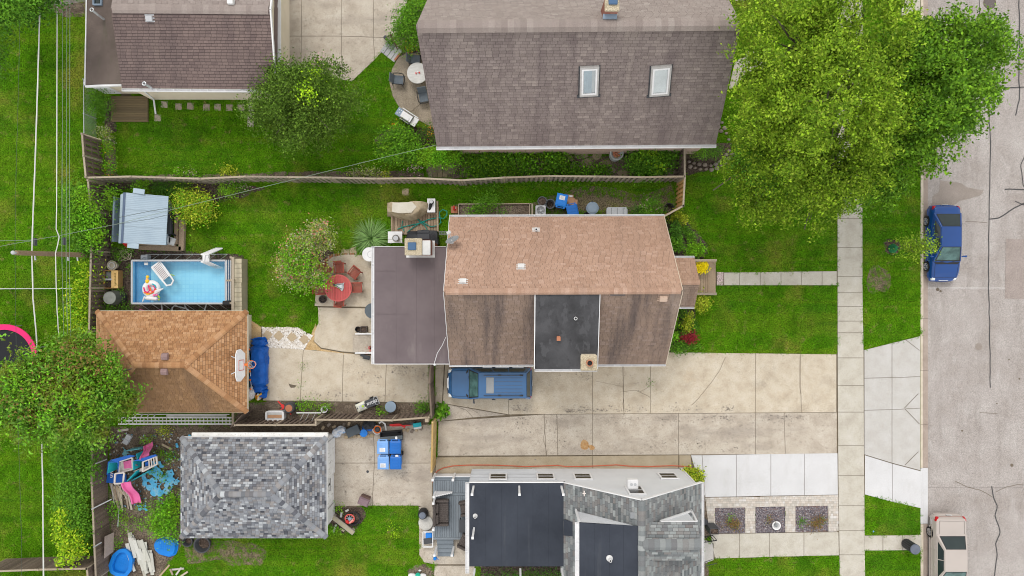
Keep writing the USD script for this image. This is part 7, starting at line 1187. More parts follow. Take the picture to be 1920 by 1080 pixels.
# white trellis panels against the garage
T = Thing('trellis_stack', 'stack of white lattice panels along the lower wall of the tan garage', 'trellis', at=P(330, 786))
for v, z in ((783, .8), (789, .9), (795, 1.0)): T.add('long_rail', bar(P(222, v, z), P(434, v, z), .07, .05), m_wht)
for i in range(30): u = 228 + i * 7; T.add('slat', bar(P(u, 783, .83), P(u, 796, 1.03), .035, .03), m_wht)
T.add('back_frame', join(bar(P(250, 777, .5), P(430, 777, .5), .05, .05), *[bar(P(u, 776, .5), P(u - 3, 783, .5), .05, .05) for u in range(255, 300, 12)]), m_wht); T.add('sheet', bar(P(312, 779, .4), P(425, 779, .4), .14, .03), m_whtm); T.add('end_post', bar(P(437, 773, 1.2), P(437, 800, 1.2), .12, .1), m_rail)
# junk along the fence, side yard
solo('crumpled_bags', 'crumpled white and blue bags at the corner of the grey garage', 'bags', join(rough(ball(P(631, 812, .2), .3, (1, 1, .8), 3), .12, 4, 1), rough(ball(P(640, 806, .2), .28, (1.1, .8, .8), 3), .12, 4, 8)), M('blue_white_bag', [(.08, .24, .48), (.5, .53, .58), (.62, .63, .66)], 5))
T = L_('storage_tote', 'dark grey storage tote lying in the junk heap', 'storage box', P(664, 806), 24); T.add('tub', bx(-.38, .38, -.24, .24, 0, .34, .04), m_dkgrey); T.add('lid', bx(-.41, .41, -.27, .27, .34, .4, .03), M('slate_lid', [(.075, .09, .105), (.09, .105, .12)], 2))
solo('bin_bag', 'shiny black bin bag beside the grey tote', 'bag', rough(ball(P(692, 797, .25), .36, (1.1, .8, .8), 3), .12, 4, 3), m_bcover)
solo('blue_sheet', 'crumpled dark blue sheet behind the grey tote', 'sheet', rough(bx(*sorted((P(680, 0)[0], P(698, 0)[0])), P(0, 806)[1], P(0, 798)[1], .1, .3, .05).refine(4), .1, 4), m_tarp)
T = L_('blue_tub', 'small tub with a round bright blue lid', 'tub', P(684, 810)); T.add('tub', cyl(.17, 0, .3, r1=.2), m_bin); T.add('lid', lathe([(.23, .3), (.23, .34), (.001, .35)], 18), m_binb)
T = pot('stack of white and orange pots in the junk heap', P(709, 804), .27, .3, m_whtm, name='pot_stack'); T.add('orange_pot', torus(.2, .035, (.02, .03, .32)), m_orange); T.add('dark_pot', cyl(.13, .3, .34, (.02, .03)), m_dkgrey)
solo('white_hook', 'curved white plastic pipe in the junk heap', 'pipe', tube([P(711, 793, .4), P(716, 790, .5), P(722, 795, .4), P(724, 806, .2)], .05, 8), m_whtm)
solo('red_handcart', 'red metal tool with long handle lying along the fence', 'garden tool', join(bar(P(731, 797, .3), P(750, 796, .3), .12, .08), bar(P(750, 796, .3), P(760, 801, .3), .1, .08), tube([P(735, 799, .35), P(770, 797, .35)], .03, 6)), m_red)
T = L_('cooler', 'small white cooler with a teal lid near the yellow fence', 'cooler', P(784, 797), 8); T.add('box', bx(-.24, .24, -.17, .13, 0, .3, .03), m_whtm); T.add('lid', bx(-.25, .25, -.05, .2, .3, .36, .02), m_teal)
solo('dark_tool', 'dark tool lying between the red tool and the cooler', 'garden tool', join(bar(P(762, 797, .2), P(776, 793, .3), .1, .08), bar(P(768, 791, .3), P(778, 800, .3), .03, .03)), m_dkgrey)
T = L_('black_trough', 'long black planter trough behind the blue recycling bins', 'planter', P(735, 813), 5); T.add('trough', join(bx(-.66, .66, -.2, -.16, 0, .35), bx(-.66, .66, .16, .2, 0, .35), bx(-.66, -.62, -.16, .16, 0, .35), bx(.62, .66, -.16, .16, 0, .35), bx(-.62, .62, -.16, .16, 0, .1)), m_blk); T.add('lid', turn(bx(-.68, .68, -.12, .12, 0, .04, .01), rx=-25, at=(0, -.2, .38)), M('slate_trough_lid', [(.11, .13, .14), (.13, .15, .165)], 2))
JB = Thing('brick_edging', 'uneven row of old bricks edging the junk heap', 'brick edging', at=P(680, 818))
for i, u in enumerate(range(650, 704, 8)): JB.add('brick', turn(bx(-.11, .11, -.09, .09, 0, .12, .015), rz=R.uniform(-14, 14), at=P(u, 819 - (u - 650) * .06)), m_step)
for i, (u, v) in enumerate([(765, 806), (773, 808), (781, 805), (790, 803), (757, 806), (749, 809), (627, 800), (617, 796), (606, 802), (645, 796), (655, 794)]): JB.add('brick', turn(bx(-.12, .12, -.08, .08, 0, .1, .02), rz=R.uniform(0, 90), at=P(u, v)), m_rock if i % 2 else m_step)
# wheeled bins
def cart(label, at, rz, body, lid, group=None, sticker=True, lean=0):
    T = L_('wheeled_bin', label, 'wheeled bin', at, rz, group)
    T.add('body', hull([(x * s, y * s - (0 if s < 1 else 0), z) for x in (-.29, .29) for y in (-.33, .33) for z, s in ((.08, .78), (1.0, 1.0))]), body); T.add('lid', hull([(x, y, 1.0) for x in (-.33, .33) for y in (-.40, .34)] + [(x, y, 1.04) for x in (-.33, .33) for y in (-.40, .34)] + [(x, y, 1.08) for x in (-.26, .26) for y in (-.3, .26)]), lid)
    for y, w in ((.16, .2), (-.02, .2), (-.2, .18)): T.add('lid_ridge', bx(-w, w, y - .05, y + .05, 1.078, 1.094, .01), lid)
    T.add('handle', join(tube([(-.27, .42, 1.0), (.27, .42, 1.0)], .022, 8), *[bx(s * .22 - .04, s * .22 + .04, .32, .44, .96, 1.04) for s in (-1, 1)]), body)
    for s in (-1, 1): T.add('wheel', turn(lathe([(.001, -.03), (.13, -.03), (.13, .03), (.001, .03)], 16), ry=90, at=(s * .27, .34, .13)), m_blk)
    if sticker: k = T.add('label', bx(-.16, .16, -.28, -.04, 1.092, 1.099), m_wht); T.add('print', join(*[bx(-.13, .13 - .05 * (i % 2), -.25 + i * .05, -.235 + i * .05, 1.099, 1.102) for i in range(4)]), m_grey, under=k)
    return T
G4 = 'recycling bins standing in a block of four'
for u, v, b, l, lab, st in ((717.5, 838, m_binl, m_binl, 'light blue wheeled bin with a white label, upper left of the block of four', True), (741, 838, m_bin, m_bin, 'deep blue wheeled bin, upper right of the block of four', False), (718.5, 867, m_binl, m_binl, 'light blue wheeled bin with a white label, lower left of the block of four', True), (742, 867, m_bin, m_bin, 'deep blue wheeled bin, lower right of the block of four', False)):
    q = P(u, v, 1.05); T = cart(lab, (q[0], q[1], .03), 0, b, l, G4, st)
T = cart('bright blue wheeled bin with a white label beside the grey tubs', P(1053, 376, 1.05) * (1, 1, 0), 168, m_binb, m_binb); T = cart('blue wheeled bin half under the eave beside the cardboard boxes', P(1073.5, 395, 1.05) * (1, 1, 0), 12, m_bin, m_bin, None, False)
solo('crushed_can', 'white scrap lying on the rear handle of a blue bin', 'litter', rough(ball(P(743, 821, 1.1), .07, (1, 1.3, .6), 2), .03, 9), m_wht); solo('crushed_can', 'white scrap lying between the two deep blue bins', 'litter', rough(ball(P(744, 855, 1.1), .08, (1.3, .8, .5), 2), .03, 9), m_wht)
T = L_('brown_bin', 'mauve brown plastic bin at the edge of the paved side yard', 'waste bin', P(686, 934), -22); T.add('body', hull([(x * s, y * s, z) for x in (-.3, .3) for y in (-.26, .26) for z, s in ((0, .85), (.5, 1))]), M('brown_plastic', [(.10, .06, .05), (.12, .08, .07)], 2)); T.add('lid', hull([(x, y, z) for x, y, z in ((-.32, -.3, .5), (.32, -.3, .5), (.33, .16, .5), (-.33, .16, .5), (-.26, -.26, .6), (.26, -.26, .6), (.27, .1, .62), (-.27, .1, .62))]), M('mauve_lid', [(.19, .13, .15), (.22, .155, .175)], 2))
solo('drain_cover', 'small round dark drain cover in the paved side yard', 'drain cover', cyl(.08, .02, .045, P2(689.5, 884)), m_dkgrey)
# corner by the grey garage
T = L_('concrete_bench', 'long slim concrete bench with green-grey top panels at the garage corner', 'bench', P(645, 979.5), -38); T.add('slab', bx(-.85, .85, -.13, .13, .3, .42, .015), M('bench_concrete', [(.32, .29, .24), (.4, .37, .31)], 4, fine=.15))
for s in (-.56, 0, .56): T.add('top_panel', bx(s - .24, s + .24, -.09, .09, .42, .435), M('mossy_panel', [(.30, .27, .18), (.36, .33, .24)], 4))
for s in (-.7, .7): T.add('leg', bx(s - .08, s + .08, -.11, .11, 0, .3), m_conc2)
T = L_('toy_wheel', 'large red rimmed toy wheel lying against the black tub', 'toy', P(658, 967)); T.add('rim', turn(torus(.27, .035, (0, 0, .32), 26, 8), rx=12), M('coral_plastic', [(.62, .09, .08), (.68, .13, .11)], 3)); T.add('hub', turn(cyl(.1, .3, .37), rx=12), m_bluegrey)
for k in range(8): T.add('spoke', turn(bar((0, 0, .32), (.27 * math.cos(k * .785), .27 * math.sin(k * .785), .32), .02, .02), rx=12), m_lgrey)
T.add('red_seat', hull(np.vstack([ball((-.16, -.24, .3), .1)[0], ball((-.1, -.34, .25), .07)[0]])), m_red); T.add('pink_arm', bar((-.02, -.34, .3), (.2, -.12, .3), .1, .06), M('rose_plastic', [(.6, .25, .22), (.65, .3, .26)], 3))
T = pot('black tub behind the red rimmed toy wheel', P(664, 970), .4, .25, m_blk, name='black_tub', taper=.9)
for lab, (u, v, rz, w) in (('grey plank leaning at the foot of the grey garage wall', (628, 990, 70, .5)), ('short grey plank beside the concrete bench', (640, 965, 80, .3)), ('tan offcut of wood below the concrete bench', (642, 993, -35, .3)), ('tan offcut of wood above the toy wheel', (651, 957, 30, .22))): solo('board', lab, 'board', turn(bx(-w / 2, w / 2, -.06, .06, .0, .05, .008), rz=rz, at=P(u, v, .05)), m_gravy if 'grey' in lab else m_scrap)
# deck furniture
T = L_('wicker_sofa', 'dark wicker sofa at the left edge of the grey deck', 'sofa', P(839 - 12, 957, DZ) * (1, 1, 0) + (.05, 0, DZ), 0)
T.add('seat', bx(-.3, .42, -.62, .62, .12, .40, .05), m_wicker); T.add('backrest', bx(-.46, -.28, -.72, .72, .12, .82, .07), m_wicker)
for s in (-1, 1): T.add('armrest', bx(-.35, .45, *sorted((s * .62, s * .76)), .12, .58, .05), m_wicker)
for i in range(9): T.add('seat_band', bx(-.26, .40, -.56 + i * .125, -.47 + i * .125, .40, .415, .006), m_wicker)
for s in (-1, 1): T.add('cushion', bx(-.28, -.14, *sorted((s * .04, s * .58)), .42, .74, .05), m_wicker)
def wchair(at, rz, label):
    T = L_('wicker_chair', label, 'armchair', at, rz, None); T.add('seat', bx(-.3, .3, -.3, .3, .12, .4, .05), m_wicker); T.add('backrest', hull([(x, y, z) for x, y, z in ((-.36, -.4, .12), (-.24, -.4, .12), (-.36, .4, .12), (-.24, .4, .12), (-.46, -.4, .85), (-.36, -.4, .85), (-.46, .4, .85), (-.36, .4, .85))]), m_wicker)
    for s in (-1, 1): T.add('armrest', bx(-.34, .34, *sorted((s * .3, s * .42)), .12, .6, .04), m_wicker)
    for i in range(5): T.add('seat_band', bx(-.26, .28, -.26 + i * .11, -.18 + i * .11, .4, .412, .006), m_wicker)
    return T
wchair(P(873, 952, DZ + .3) * (1, 1, 0) + (.0, 0, DZ), 190, 'dark wicker armchair half under the roof edge, upper of two on the deck'); wchair(P(872, 1017, DZ + .3) * (1, 1, 0) + (0, 0.05, DZ), 155, 'dark wicker armchair half under the roof edge, lower of two on the deck')
T = L_('deck_table', 'square dark coffee table between the two wicker armchairs', 'table', P(873, 982, DZ) * (1, 1, 0) + (0, 0, DZ)); T.add('top', bx(-.35, .4, -.38, .38, .38, .42, .01), m_dkgrey); T.add('glass_inset', bx(-.28, .33, -.3, .3, .42, .426), m_grey if False else m_dkgrey)
for x in (-.3, .35):
    for y in (-.33, .33): T.add('leg', bx(x - .03, x + .03, y - .03, y + .03, 0, .38), m_blk)
T = L_('black_urn', 'tall black urn with a ridged lid left of the grey deck', 'urn', P(795, 959)); T.add('urn', lathe([(.001, 0), (.24, 0), (.30, .2), (.30, .5), (.24, .72), (.001, .72)], 22), m_blk, 40); T.add('lid', lathe([(.2, .72), (.2, .77), (.12, .8), (.001, .8)], 12), M('slate_blue_lid', [(.12, .14, .18), (.15, .17, .21)], 3))
T = L_('stone_disc', 'round pale stone disc left of the grey deck', 'stone disc', P(799, 979)); T.add('disc', rough(lathe([(.001, 0), (.42, 0), (.45, .1), (.42, .2), (.001, .22)], 24), .02, 4), M('pale_stone', [(.45, .44, .41), (.56, .55, .52)], 4, fine=.15))
T = L_('white_tub', 'white plastic tub of blue things beside the grey deck', 'tub', P(804, 1007)); T.add('tub', hull([(x * s, y * s, z) for x in (-.3, .28) for y in (-.45, .45) for z, s in ((0, .8), (.38, .95))]) - hull([(x * .9, y * .92, z) for x in (-.3, .28) for y in (-.45, .45) for z in (.08, .5)]), m_wht); T.add('blue_contents', bx(-.15, .24, .0, .36, .1, .4, .05), m_binb); T.add('dark_cloth', turn(bx(-.27, .25, -.18, .17, .36, .43, .03), rz=8, at=(0, -.08, 0)), m_dkgrey); T.add('rim', join(*[bar(a, b, .05, .03) for a, b in (((-.3, -.45, .39), (-.3, .45, .39)), ((.28, -.45, .39), (.28, .45, .39)), ((-.3, .45, .39), (.28, .45, .39)), ((-.3, -.45, .39), (.28, -.45, .39)))]), m_wht)
solo('watering_can', 'small blue watering can at the foot of the deck stairs', 'watering can', join(lathe([(.001, 0), (.1, 0), (.1, .22), (.07, .25), (.001, .25)], 14, P(816, 1045)), tube([P(816, 1045) + (.08, 0, .06), P(816, 1045) + (.22, -.05, .25)], .018, 6)), m_sand)
solo('garden_ornament', 'teal glazed ornament in the round flower bed at the bottom edge', 'ornament', join(lathe([(.001, 0), (.12, 0), (.16, .15), (.1, .3), (.06, .34), (.001, .34)], 16, P(784, 1077))), M('teal_glaze', [(.02, .42, .28), (.05, .5, .34)], 3, rough=.2))
for lab, u, v, s in (('flat white stone left of the teal ornament', 773, 1079, .2), ('flat white stone right of the teal ornament', 793, 1079, .18), ('small white round stone above the teal ornament', 787, 1070, .08)): solo('white_rock', lab, 'stone', rough(ball(P(u, v, .05), s, (1.2, .7, .5)), .03, 4), m_whtm)
# play set
T = Thing('play_set', 'teal, blue and pink plastic play set with two slides', 'play set', at=P(245, 880))
def panel(pts, mat, t=.05, name='panel'): T.add(name, solid(pts, t), mat)
def wallp(a, b, z0, z1, mat, t=.05, name='wall'): a, b = np.array([*P2(*a)]), np.array([*P2(*b)]); c = (a + b) / 2; d = b - a; T.add(name, obox((c[0], c[1], (z0 + z1) / 2), (d[0], d[1], 0), (-d[1], d[0], 0), (np.linalg.norm(d), t, z1 - z0)), mat)
Zp = 1.25; K = CAM_H / (CAM_H - Zp)
def gp(u, v): return (960 + (u - 960) / K, 540 + (v - 540) / K)      # the foot of a point seen at the top height
for (a, b, c, d) in (((205, 863), (243, 853), (254, 855), (220, 866)),): T.add('roof', solid([P(*a, Zp), P(*b, Zp), P(*c, Zp), P(*d, Zp)], .07), m_toyblue)
T.add('roof', solid([P(249, 864, Zp), P(291, 852, Zp), P(294, 855, Zp), P(268, 865, Zp)], .07), m_toyblue)
for (a, b) in (((204, 866), (201, 888)), ((249, 866), (249, 882))): wallp(gp(*a), gp(*b), .0, Zp - .05, m_teal)
wallp(gp(233, 905), gp(251, 886), 0, 1.0, m_teal); wallp(gp(234, 908), gp(270, 888), 0, .75, m_teal); wallp(gp(253, 852), gp(256, 865), .0, 1.1, m_teal); wallp(gp(226, 850), gp(252, 846), .0, .7, M('aqua_plastic', [(.10, .33, .38), (.14, .38, .43)], 3))
def frame(corners, w, mat, name='frame'):
    c = [np.asarray(p) for p in corners]; T.add(name, join(*[bar(c[i], c[(i + 1) % 4], w, w) for i in range(4)]), mat)
frame([P(216, 888, 1.0), P(233, 886, 1.0), P(231, 906, .8), P(215, 907, .8)], .08, m_toywht); frame([P(268, 866, 1.2), P(293, 855, 1.2), P(295, 870, .75), P(268, 884, .75)], .08, m_toywht); frame([P(222, 866, 1.1), P(248, 858, 1.1), P(249, 880, .6), P(224, 886, .6)], .07, m_toywht); frame([P(204, 866, 1.2), P(222, 866, 1.2), P(222, 888, .5), P(201, 890, .5)], .06, m_toyblue)
for t in (.45, .62, .8): T.add('slat', bar(lerp(P(268, 866, 1.2), P(293, 855, 1.2), t), lerp(P(268, 884, .75), P(295, 870, .75), t), .05, .05), m_toywht)
T.add('shelf', solid([P(249, 884, .6), P(268, 884, .6), P(291, 872, .6), P(275, 874, .6)], .05), m_toywht); T.add('platform', solid([P(224, 886, .55), P(249, 880, .55), P(252, 862, .55), P(226, 866, .55)], .05), m_toywht); T.add('floor', solid([P(199, 905, .2), P(236, 908, .2), P(236, 890, .2), P(202, 886, .2)], .08), m_toyblue)
T.add('pink_seat', solid([P(231, 866, .62), P(248, 862, .62), P(248, 877, .62), P(233, 879, .62)], .05), m_pink); T.add('steering_wheel', turn(torus(.1, .02), rx=70, at=P(254, 872, .9)), m_red); T.add('door', solid([P(272, 868, .9), P(280, 864, .9), P(281, 872, .5), P(272, 876, .5)], .04), m_toyblue)
for k in range(4): T.add('vent_slot', bar(P(207, 886 + 3.2 * k, .65), P(212, 884 + 3.2 * k, .65), .04, .03), m_toywht)
def slide(top_, bot, z0, z1, w):
    a, b = P(*top_, z0), P(*bot, z1); d = b - a; s = unit(np.cross(d, (0, 0, 1))); n = 14; v = []
    for i in range(n):
        t = i / (n - 1); p = a + d * t + np.array([0, 0, .10 * math.sin(t * math.pi * 2.4)]) ; 
        for o, h in ((-w / 2, .14), (-w / 2 + .07, .14), (-w / 2 + .09, 0), (w / 2 - .09, 0), (w / 2 - .07, .14), (w / 2, .14)): v.append(p + s * o + (0, 0, h))
    v = np.array(v); v = np.vstack([v, v - (0, 0, .05)]); f = []; N = n * 6
    for i in range(n - 1):
        for k in range(5): A = i * 6 + k; f += [[A, A + 1, A + 7, A + 6], [A + N, A + 6 + N, A + 7 + N, A + 1 + N]]
        for k in (0, 5): A = i * 6 + k; f += [[A, A + 6, A + 6 + N, A + N]]
    T.add('slide', (v, np.array(f)), m_pink, 35)
slide((273, 857), (281, 831), 1.15, .12, .62); slide((238, 904), (260, 942), .95, .08, .58)
# ragged tarp, litter, planks and sandboxes
def rag(lab, cuv, rx, ry, rz, mat, seed):
    q_ = random.Random(seed); g = unary_union([wob(Point((q_.random() ** .6) * math.cos(t) * rx, (q_.random() ** .6) * math.sin(t) * ry).buffer(q_.uniform(.12, .34) * max(.35, min(rx, ry))), .08, .06, k) for k, t in enumerate(np.linspace(0, 6.2, int(14 + 26 * rx * ry)))]); g = g.difference(unary_union([affinity.scale(Point(q_.uniform(-rx, rx), q_.uniform(-ry, ry)).buffer(q_.uniform(.05, .13)), 1, q_.uniform(.4, 1.6)) for _ in range(int(6 + 22 * rx * ry))])).buffer(-.01).simplify(.015)
    g = affinity.rotate(max(getattr(g, 'geoms', [g]), key=lambda x: x.area), rz, origin=(0, 0)); m = trimesh.creation.extrude_polygon(g, .02, engine='earcut').subdivide().subdivide(); v = np.array(m.vertices); v[:, 2] += .14 * (meshkit.fbm(np.c_[v[:, :2] * 2.2, np.full(len(v), seed)], 3, seed)) + .01
    solo('torn_tarp', lab, 'tarp', (v + P(*cuv), m.faces), mat)
rag('largest torn sheet of light blue tarp right of the play set', (300, 898), 1.15, .85, 10, m_ltarp, 1); rag('torn light blue tarp strip above the play set roof', (268, 845), .55, .35, 20, m_ltarp, 2); rag('torn light blue tarp beside the upper pink slide', (296, 858), .5, .7, 0, m_ltarp, 3); rag('torn blue tarp against the grey garage wall', (330, 905), .45, .8, 0, m_ltarp, 4); rag('torn pale blue tarp strip near the mustard weed', (322, 828), .75, .22, -30, m_ltarp, 5); rag('torn blue tarp strip beside the green bush', (278, 948), .75, .2, 8, m_ltarp, 6); rag('torn pale tarp left of the foam box', (232, 845), .45, .5, 0, M('faded_tarp', [(.10, .30, .36), (.2, .4, .45)], 3), 7); rag('torn blue tarp corner by the garage hip', (345, 815), .35, .25, 0, m_ltarp, 8)
gg = np.random.default_rng(4); ms = []
for k in range(420):
    u, v = gg.uniform(206, 340), gg.uniform(812, 950)
    ms.append(turn(bx(-.05 * gg.random() - .02, .05, -.03, .03, 0, .02), rz=gg.uniform(0, 180), at=P(u, v, .02)))
solo('leaf_litter', 'dead leaves and scraps scattered round the play set', 'leaf litter', join(*ms), M('litter', None, isl=[(.07, .045, .03), (.16, .10, .06), (.28, .2, .13), (.5, .47, .42), (.1, .3, .45), (.09, .06, .045)], fine=0), kind='stuff')
T = L_('foam_box', 'off white foam box lying in the litter above the play set', 'box', P(241, 823), 60); T.add('box', bx(-.3, .3, -.16, .16, 0, .22, .02), m_lgrey); T.add('lid_line', bx(-.01, .01, -.15, .15, .22, .226), m_grey)
for lab, (u0, v0), (u1, v1) in (('pale timber lying near the mustard weed', (304, 833), (322, 842)), ('pale bent timber at the top of the play yard', (221, 808), (241, 805)), ('bleached stick standing in the bare soil', (240, 994), (243, 1020))): solo('timber', lab, 'timber', bar(P(u0, v0, .06), P(u1, v1, .06), .12 if 'stick' not in lab else .05, .07), m_scrap)
for k in range(24):
    t = (k % 12) / 11; u0, v0 = 207 + 30 * t + gg.uniform(-2, 2), 907 + gg.uniform(-3, 8); u1, v1 = 216 + 30 * t + gg.uniform(-3, 3), 935 + gg.uniform(-8, 25); z = .05 + .05 * (k // 8)
    solo('scrap_board', 'weathered scrap board in the pile below the play set', 'board', bar(P(u0, v0, z), P(u1, v1, z + .01), gg.uniform(.05, .14), .03), m_scrap, group='scrap boards piled below the play set')
for k in range(34):
    r = k // 9; s = (k % 9) / 8 - .5; dd = np.array([-.30, -.95]); c0_ = P(267 + s * 42 + gg.uniform(-3, 3), 1050 + s * 10 - r * 3 + gg.uniform(-14, 14) - (20 if k % 9 in (1, 2, 3) else 0)); Lk = gg.uniform(.8, 1.5); an = gg.normal() * .07 + (.02 if s < .2 else .28) - .33; dv = np.array([math.sin(an), math.cos(an), 0])
    solo('white_plank', 'white painted plank in the pile between the two blue sandboxes', 'plank', bar(c0_ - dv * Lk / 2 + (0, 0, .06 + r * .05), c0_ + dv * Lk / 2 + (0, 0, .06 + r * .05 + gg.uniform(0, .03)), gg.uniform(.15, .24), .03), m_wplank, group='white planks piled beside the sandboxes')
for k, (u0, v0, u1, v1) in enumerate([(318, 1059, 298, 1082), (322, 1068, 345, 1066), (330, 1078, 340, 1064), (324, 1078, 319, 1067), (335, 1083, 352, 1072)]): solo('broken_board', ('grey', 'bleached', 'tan', 'pointed', 'splintered')[k] + ' broken board right of the white plank pile', 'board', bar(P(u0, v0, .05 + .03 * k), P(u1, v1, .05 + .03 * k), .1, .04), m_scrap)
def sandbox(lab, at, rz, lid, sx=1, sy=1):
    T = L_('sandbox', lab, 'sandbox', at, rz); prof = Polygon([(-.72, -.1), (-.66, -.4), (-.3, -.58), (.3, -.5), (.62, -.26), (.72, 0), (.62, .26), (.3, .5), (-.3, .58), (-.66, .4), (-.72, .1)]).buffer(-.15).buffer(.5, 16).buffer(-.27).simplify(.006); prof = affinity.scale(prof, sx, sy, origin=(0, 0))
    c = CrossSection([np.array(shapely.geometry.polygon.orient(prof).exterior.coords)[:-1].tolist()]); outer = Manifold.extrude(c, .36, scale_top=(1.06, 1.06)) if not lid else Manifold.extrude(c, .25, scale_top=(.86, .84))
    if not lid:
        inn = CrossSection([np.array(shapely.geometry.polygon.orient(prof.buffer(-.16)).exterior.coords)[:-1].tolist()]); T.add('shell', outer - Manifold.extrude(inn, .4).translate((0, 0, .12)), m_sand); T.add('floor', ext(prof.buffer(-.17), .1, .15), m_sand)
    else: T.add('lid', outer, m_sand); T.add('rim', Manifold.extrude(c, .07, scale_top=(1.02, 1.02)), m_sand)
    z = .25 if lid else .15
    for k in range(5):
        for j in range(3): T.add('relief', bx(-.34 + k * .13, -.26 + k * .13, -.2 + j * .14, -.11 + j * .14, z, z + .015, .004), m_sand)
sandbox('open deep blue plastic sandbox beside the brown fence', P(230, 1053, .2) * (1, 1, 0), 76, False, 1.0, 1.0); sandbox('upturned blue plastic sandbox lid between plank pile and grey garage', P(309, 1026, .2) * (1, 1, 0), 172, True, .9, .9)
solo('plywood_sheet', 'grey weathered plywood sheet leaning on the play yard fence', 'board', solid([P(197, 1006, 1.1), P(214, 998, .3), P(213, 1034, .3), P(196, 1047, 1.1)], .02), m_gravy if False else M('weathered_ply', [(.30, .24, .22), (.38, .31, .28)], 4, fine=.15))
for lab, a, b in (('grey metal post lying across the play yard fence', (171, 955, 1.9), (209, 936, 1.2)), ('grey metal post at the lower part of the play yard fence', (175, 1026, 1.9), (190, 1017, 1.5)), ('pale metal tube at the corner of the play set', (180, 869, 1.9), (200, 861, 1.3)), ('thin metal tube hanging below the wood pile', (223, 955, .1), (221, 988, .1))): solo('metal_post', lab, 'post', tube([P(*a), P(*b)], .035, 8), m_metal)
pot('large dark tub half under the lower eave of the grey garage', P(384, 1017), .48, .4, m_dkgrey, name='dark_tub'); pot('smaller dark tub under the lower eave of the grey garage', P(356, 1012), .3, .35, m_dkgrey, name='dark_tub')
# patio set
tb = P(640, 540) + (0, 0, 0); T = L_('patio_table', 'round red slatted wooden patio table', 'table', tb); rt = .80
for i in range(17):
    x = -rt + .045 + i * (2 * rt - .09) / 16; hgt = math.sqrt(max(.01, (rt - .06) ** 2 - x * x))
    if abs(x) < rt - .08: T.add('slat', bx(x - .042, x + .042, -hgt, hgt, .72, .75, .004), m_redtable)
T.add('rim', lathe([(rt - .07, .70), (rt, .70), (rt, .755), (rt - .07, .755), (rt - .07, .70)], 40), m_redtable); T.add('under_frame', join(bx(-.7, .7, -.05, .05, .64, .70), bx(-.05, .05, -.7, .7, .64, .70)), m_redwood)
for k in range(4): a = k * 1.571 + .785; T.add('leg', bx(.4 * math.cos(a) - .04, .4 * math.cos(a) + .04, .4 * math.sin(a) - .04, .4 * math.sin(a) + .04, 0.02, .64), m_redwood)
T = L_('folded_parasol', 'closed grey and white parasol cloth lying on the red patio table', 'parasol', P(636, 536, .8)); T.add('cloth', rough(hull([(x, y, z) for x, y, z in ((-.32, .12, 0), (.3, .2, 0), (.28, -.22, 0), (.2, -.3, 0), (-.2, .0, .1), (.2, .1, .1), (.15, -.15, .1), (-.3, .02, 0))]).refine(6), .07, 5), M('parasol_cloth', [(.42, .48, .52), (.62, .65, .66)], 4), 40); T.add('hub', cyl(.06, .0, .12, (-.28, .06)), m_dkgrey); T.add('rib', join(bar((-.26, .06, .1), (.25, .12, .13), .03, .02), bar((-.26, .06, .1), (.2, -.2, .12), .03, .02)), m_dkgrey)
C0 = None
for k, (u, v, rz, lab) in enumerate([(612, 506, 140, 'red slatted patio chair, folded out at the upper left of the round table'), (637, 503, 95, 'red slatted patio chair above the round table, in the middle of the upper three'), (665, 512, 52, 'red slatted patio chair at the upper right of the round table'), (669, 539, 2, 'red slatted patio chair pushed under the right side of the round table'), (603, 543, 183, 'red slatted patio chair at the left of the round table beside the basket'), (638, 563, -97, 'red slatted patio chair pushed under the lower side of the round table')]):
    at = P(u, v, .42) * (1, 1, 0) + (0, 0, .03)
    if k == 0:
        C0 = T = L_('patio_chair', lab, 'chair', at, rz - 0, 'red chairs round the patio table')
        for i in range(8): T.add('seat_slat', bx(-.30, .26, -.24 + i * .062, -.19 + i * .062, .41, .43, .004), m_redwood)
        for i in range(7): T.add('back_slat', obox((.33, -.2 + i * .066, .66), (.25, 0, .97), (0, 1, 0), (.5, .045, .018)), m_redwood)
        T.add('back_rail', bx(.37, .42, -.25, .25, .88, .94, .008), m_redwood)
        for s in (-1, 1): T.add('armrest', bx(-.28, .34, *sorted((s * .25, s * .31)), .60, .63, .008), m_redwood); T.add('leg', bx(-.28, -.23, *sorted((s * .25, s * .30)), 0, .6), m_redwood); T.add('leg', bx(.24, .29, *sorted((s * .25, s * .30)), 0, .6), m_redwood)
    else: copy(C0, at, rz, lab, 'chair', 'red chairs round the patio table')
T = pot('round wicker basket beside the red chair', P(607, 561), .23, .25, m_wicker, name='basket'); T.add('star', join(*[bar((-.2 * math.cos(a), -.2 * math.sin(a), .25), (.2 * math.cos(a), .2 * math.sin(a), .25), .02, .015) for a in (0, .785, 1.571, 2.356)]), m_wicker)
T = L_('white_side_table', 'round white table half under the edge of the flat roof', 'table', P(697, 478)); T.add('top', lathe([(.001, .68), (.4, .68), (.42, .70), (.42, .72), (.4, .73), (.001, .73)], 28), m_wht); T.add('ring', torus(.2, .015, (.1, 0, .735)), m_lgrey); T.add('leg', cyl(.06, 0, .68), m_wht)
T = L_('dark_side_table', 'round slate grey table half under the edge of the flat roof', 'table', P(703, 582)); T.add('top', lathe([(.001, .68), (.46, .68), (.46, .72), (.001, .73)], 28), M('slate_top', [(.09, .11, .13), (.11, .13, .15)], 2)); T.add('leg', cyl(.06, 0, .68), m_blk)
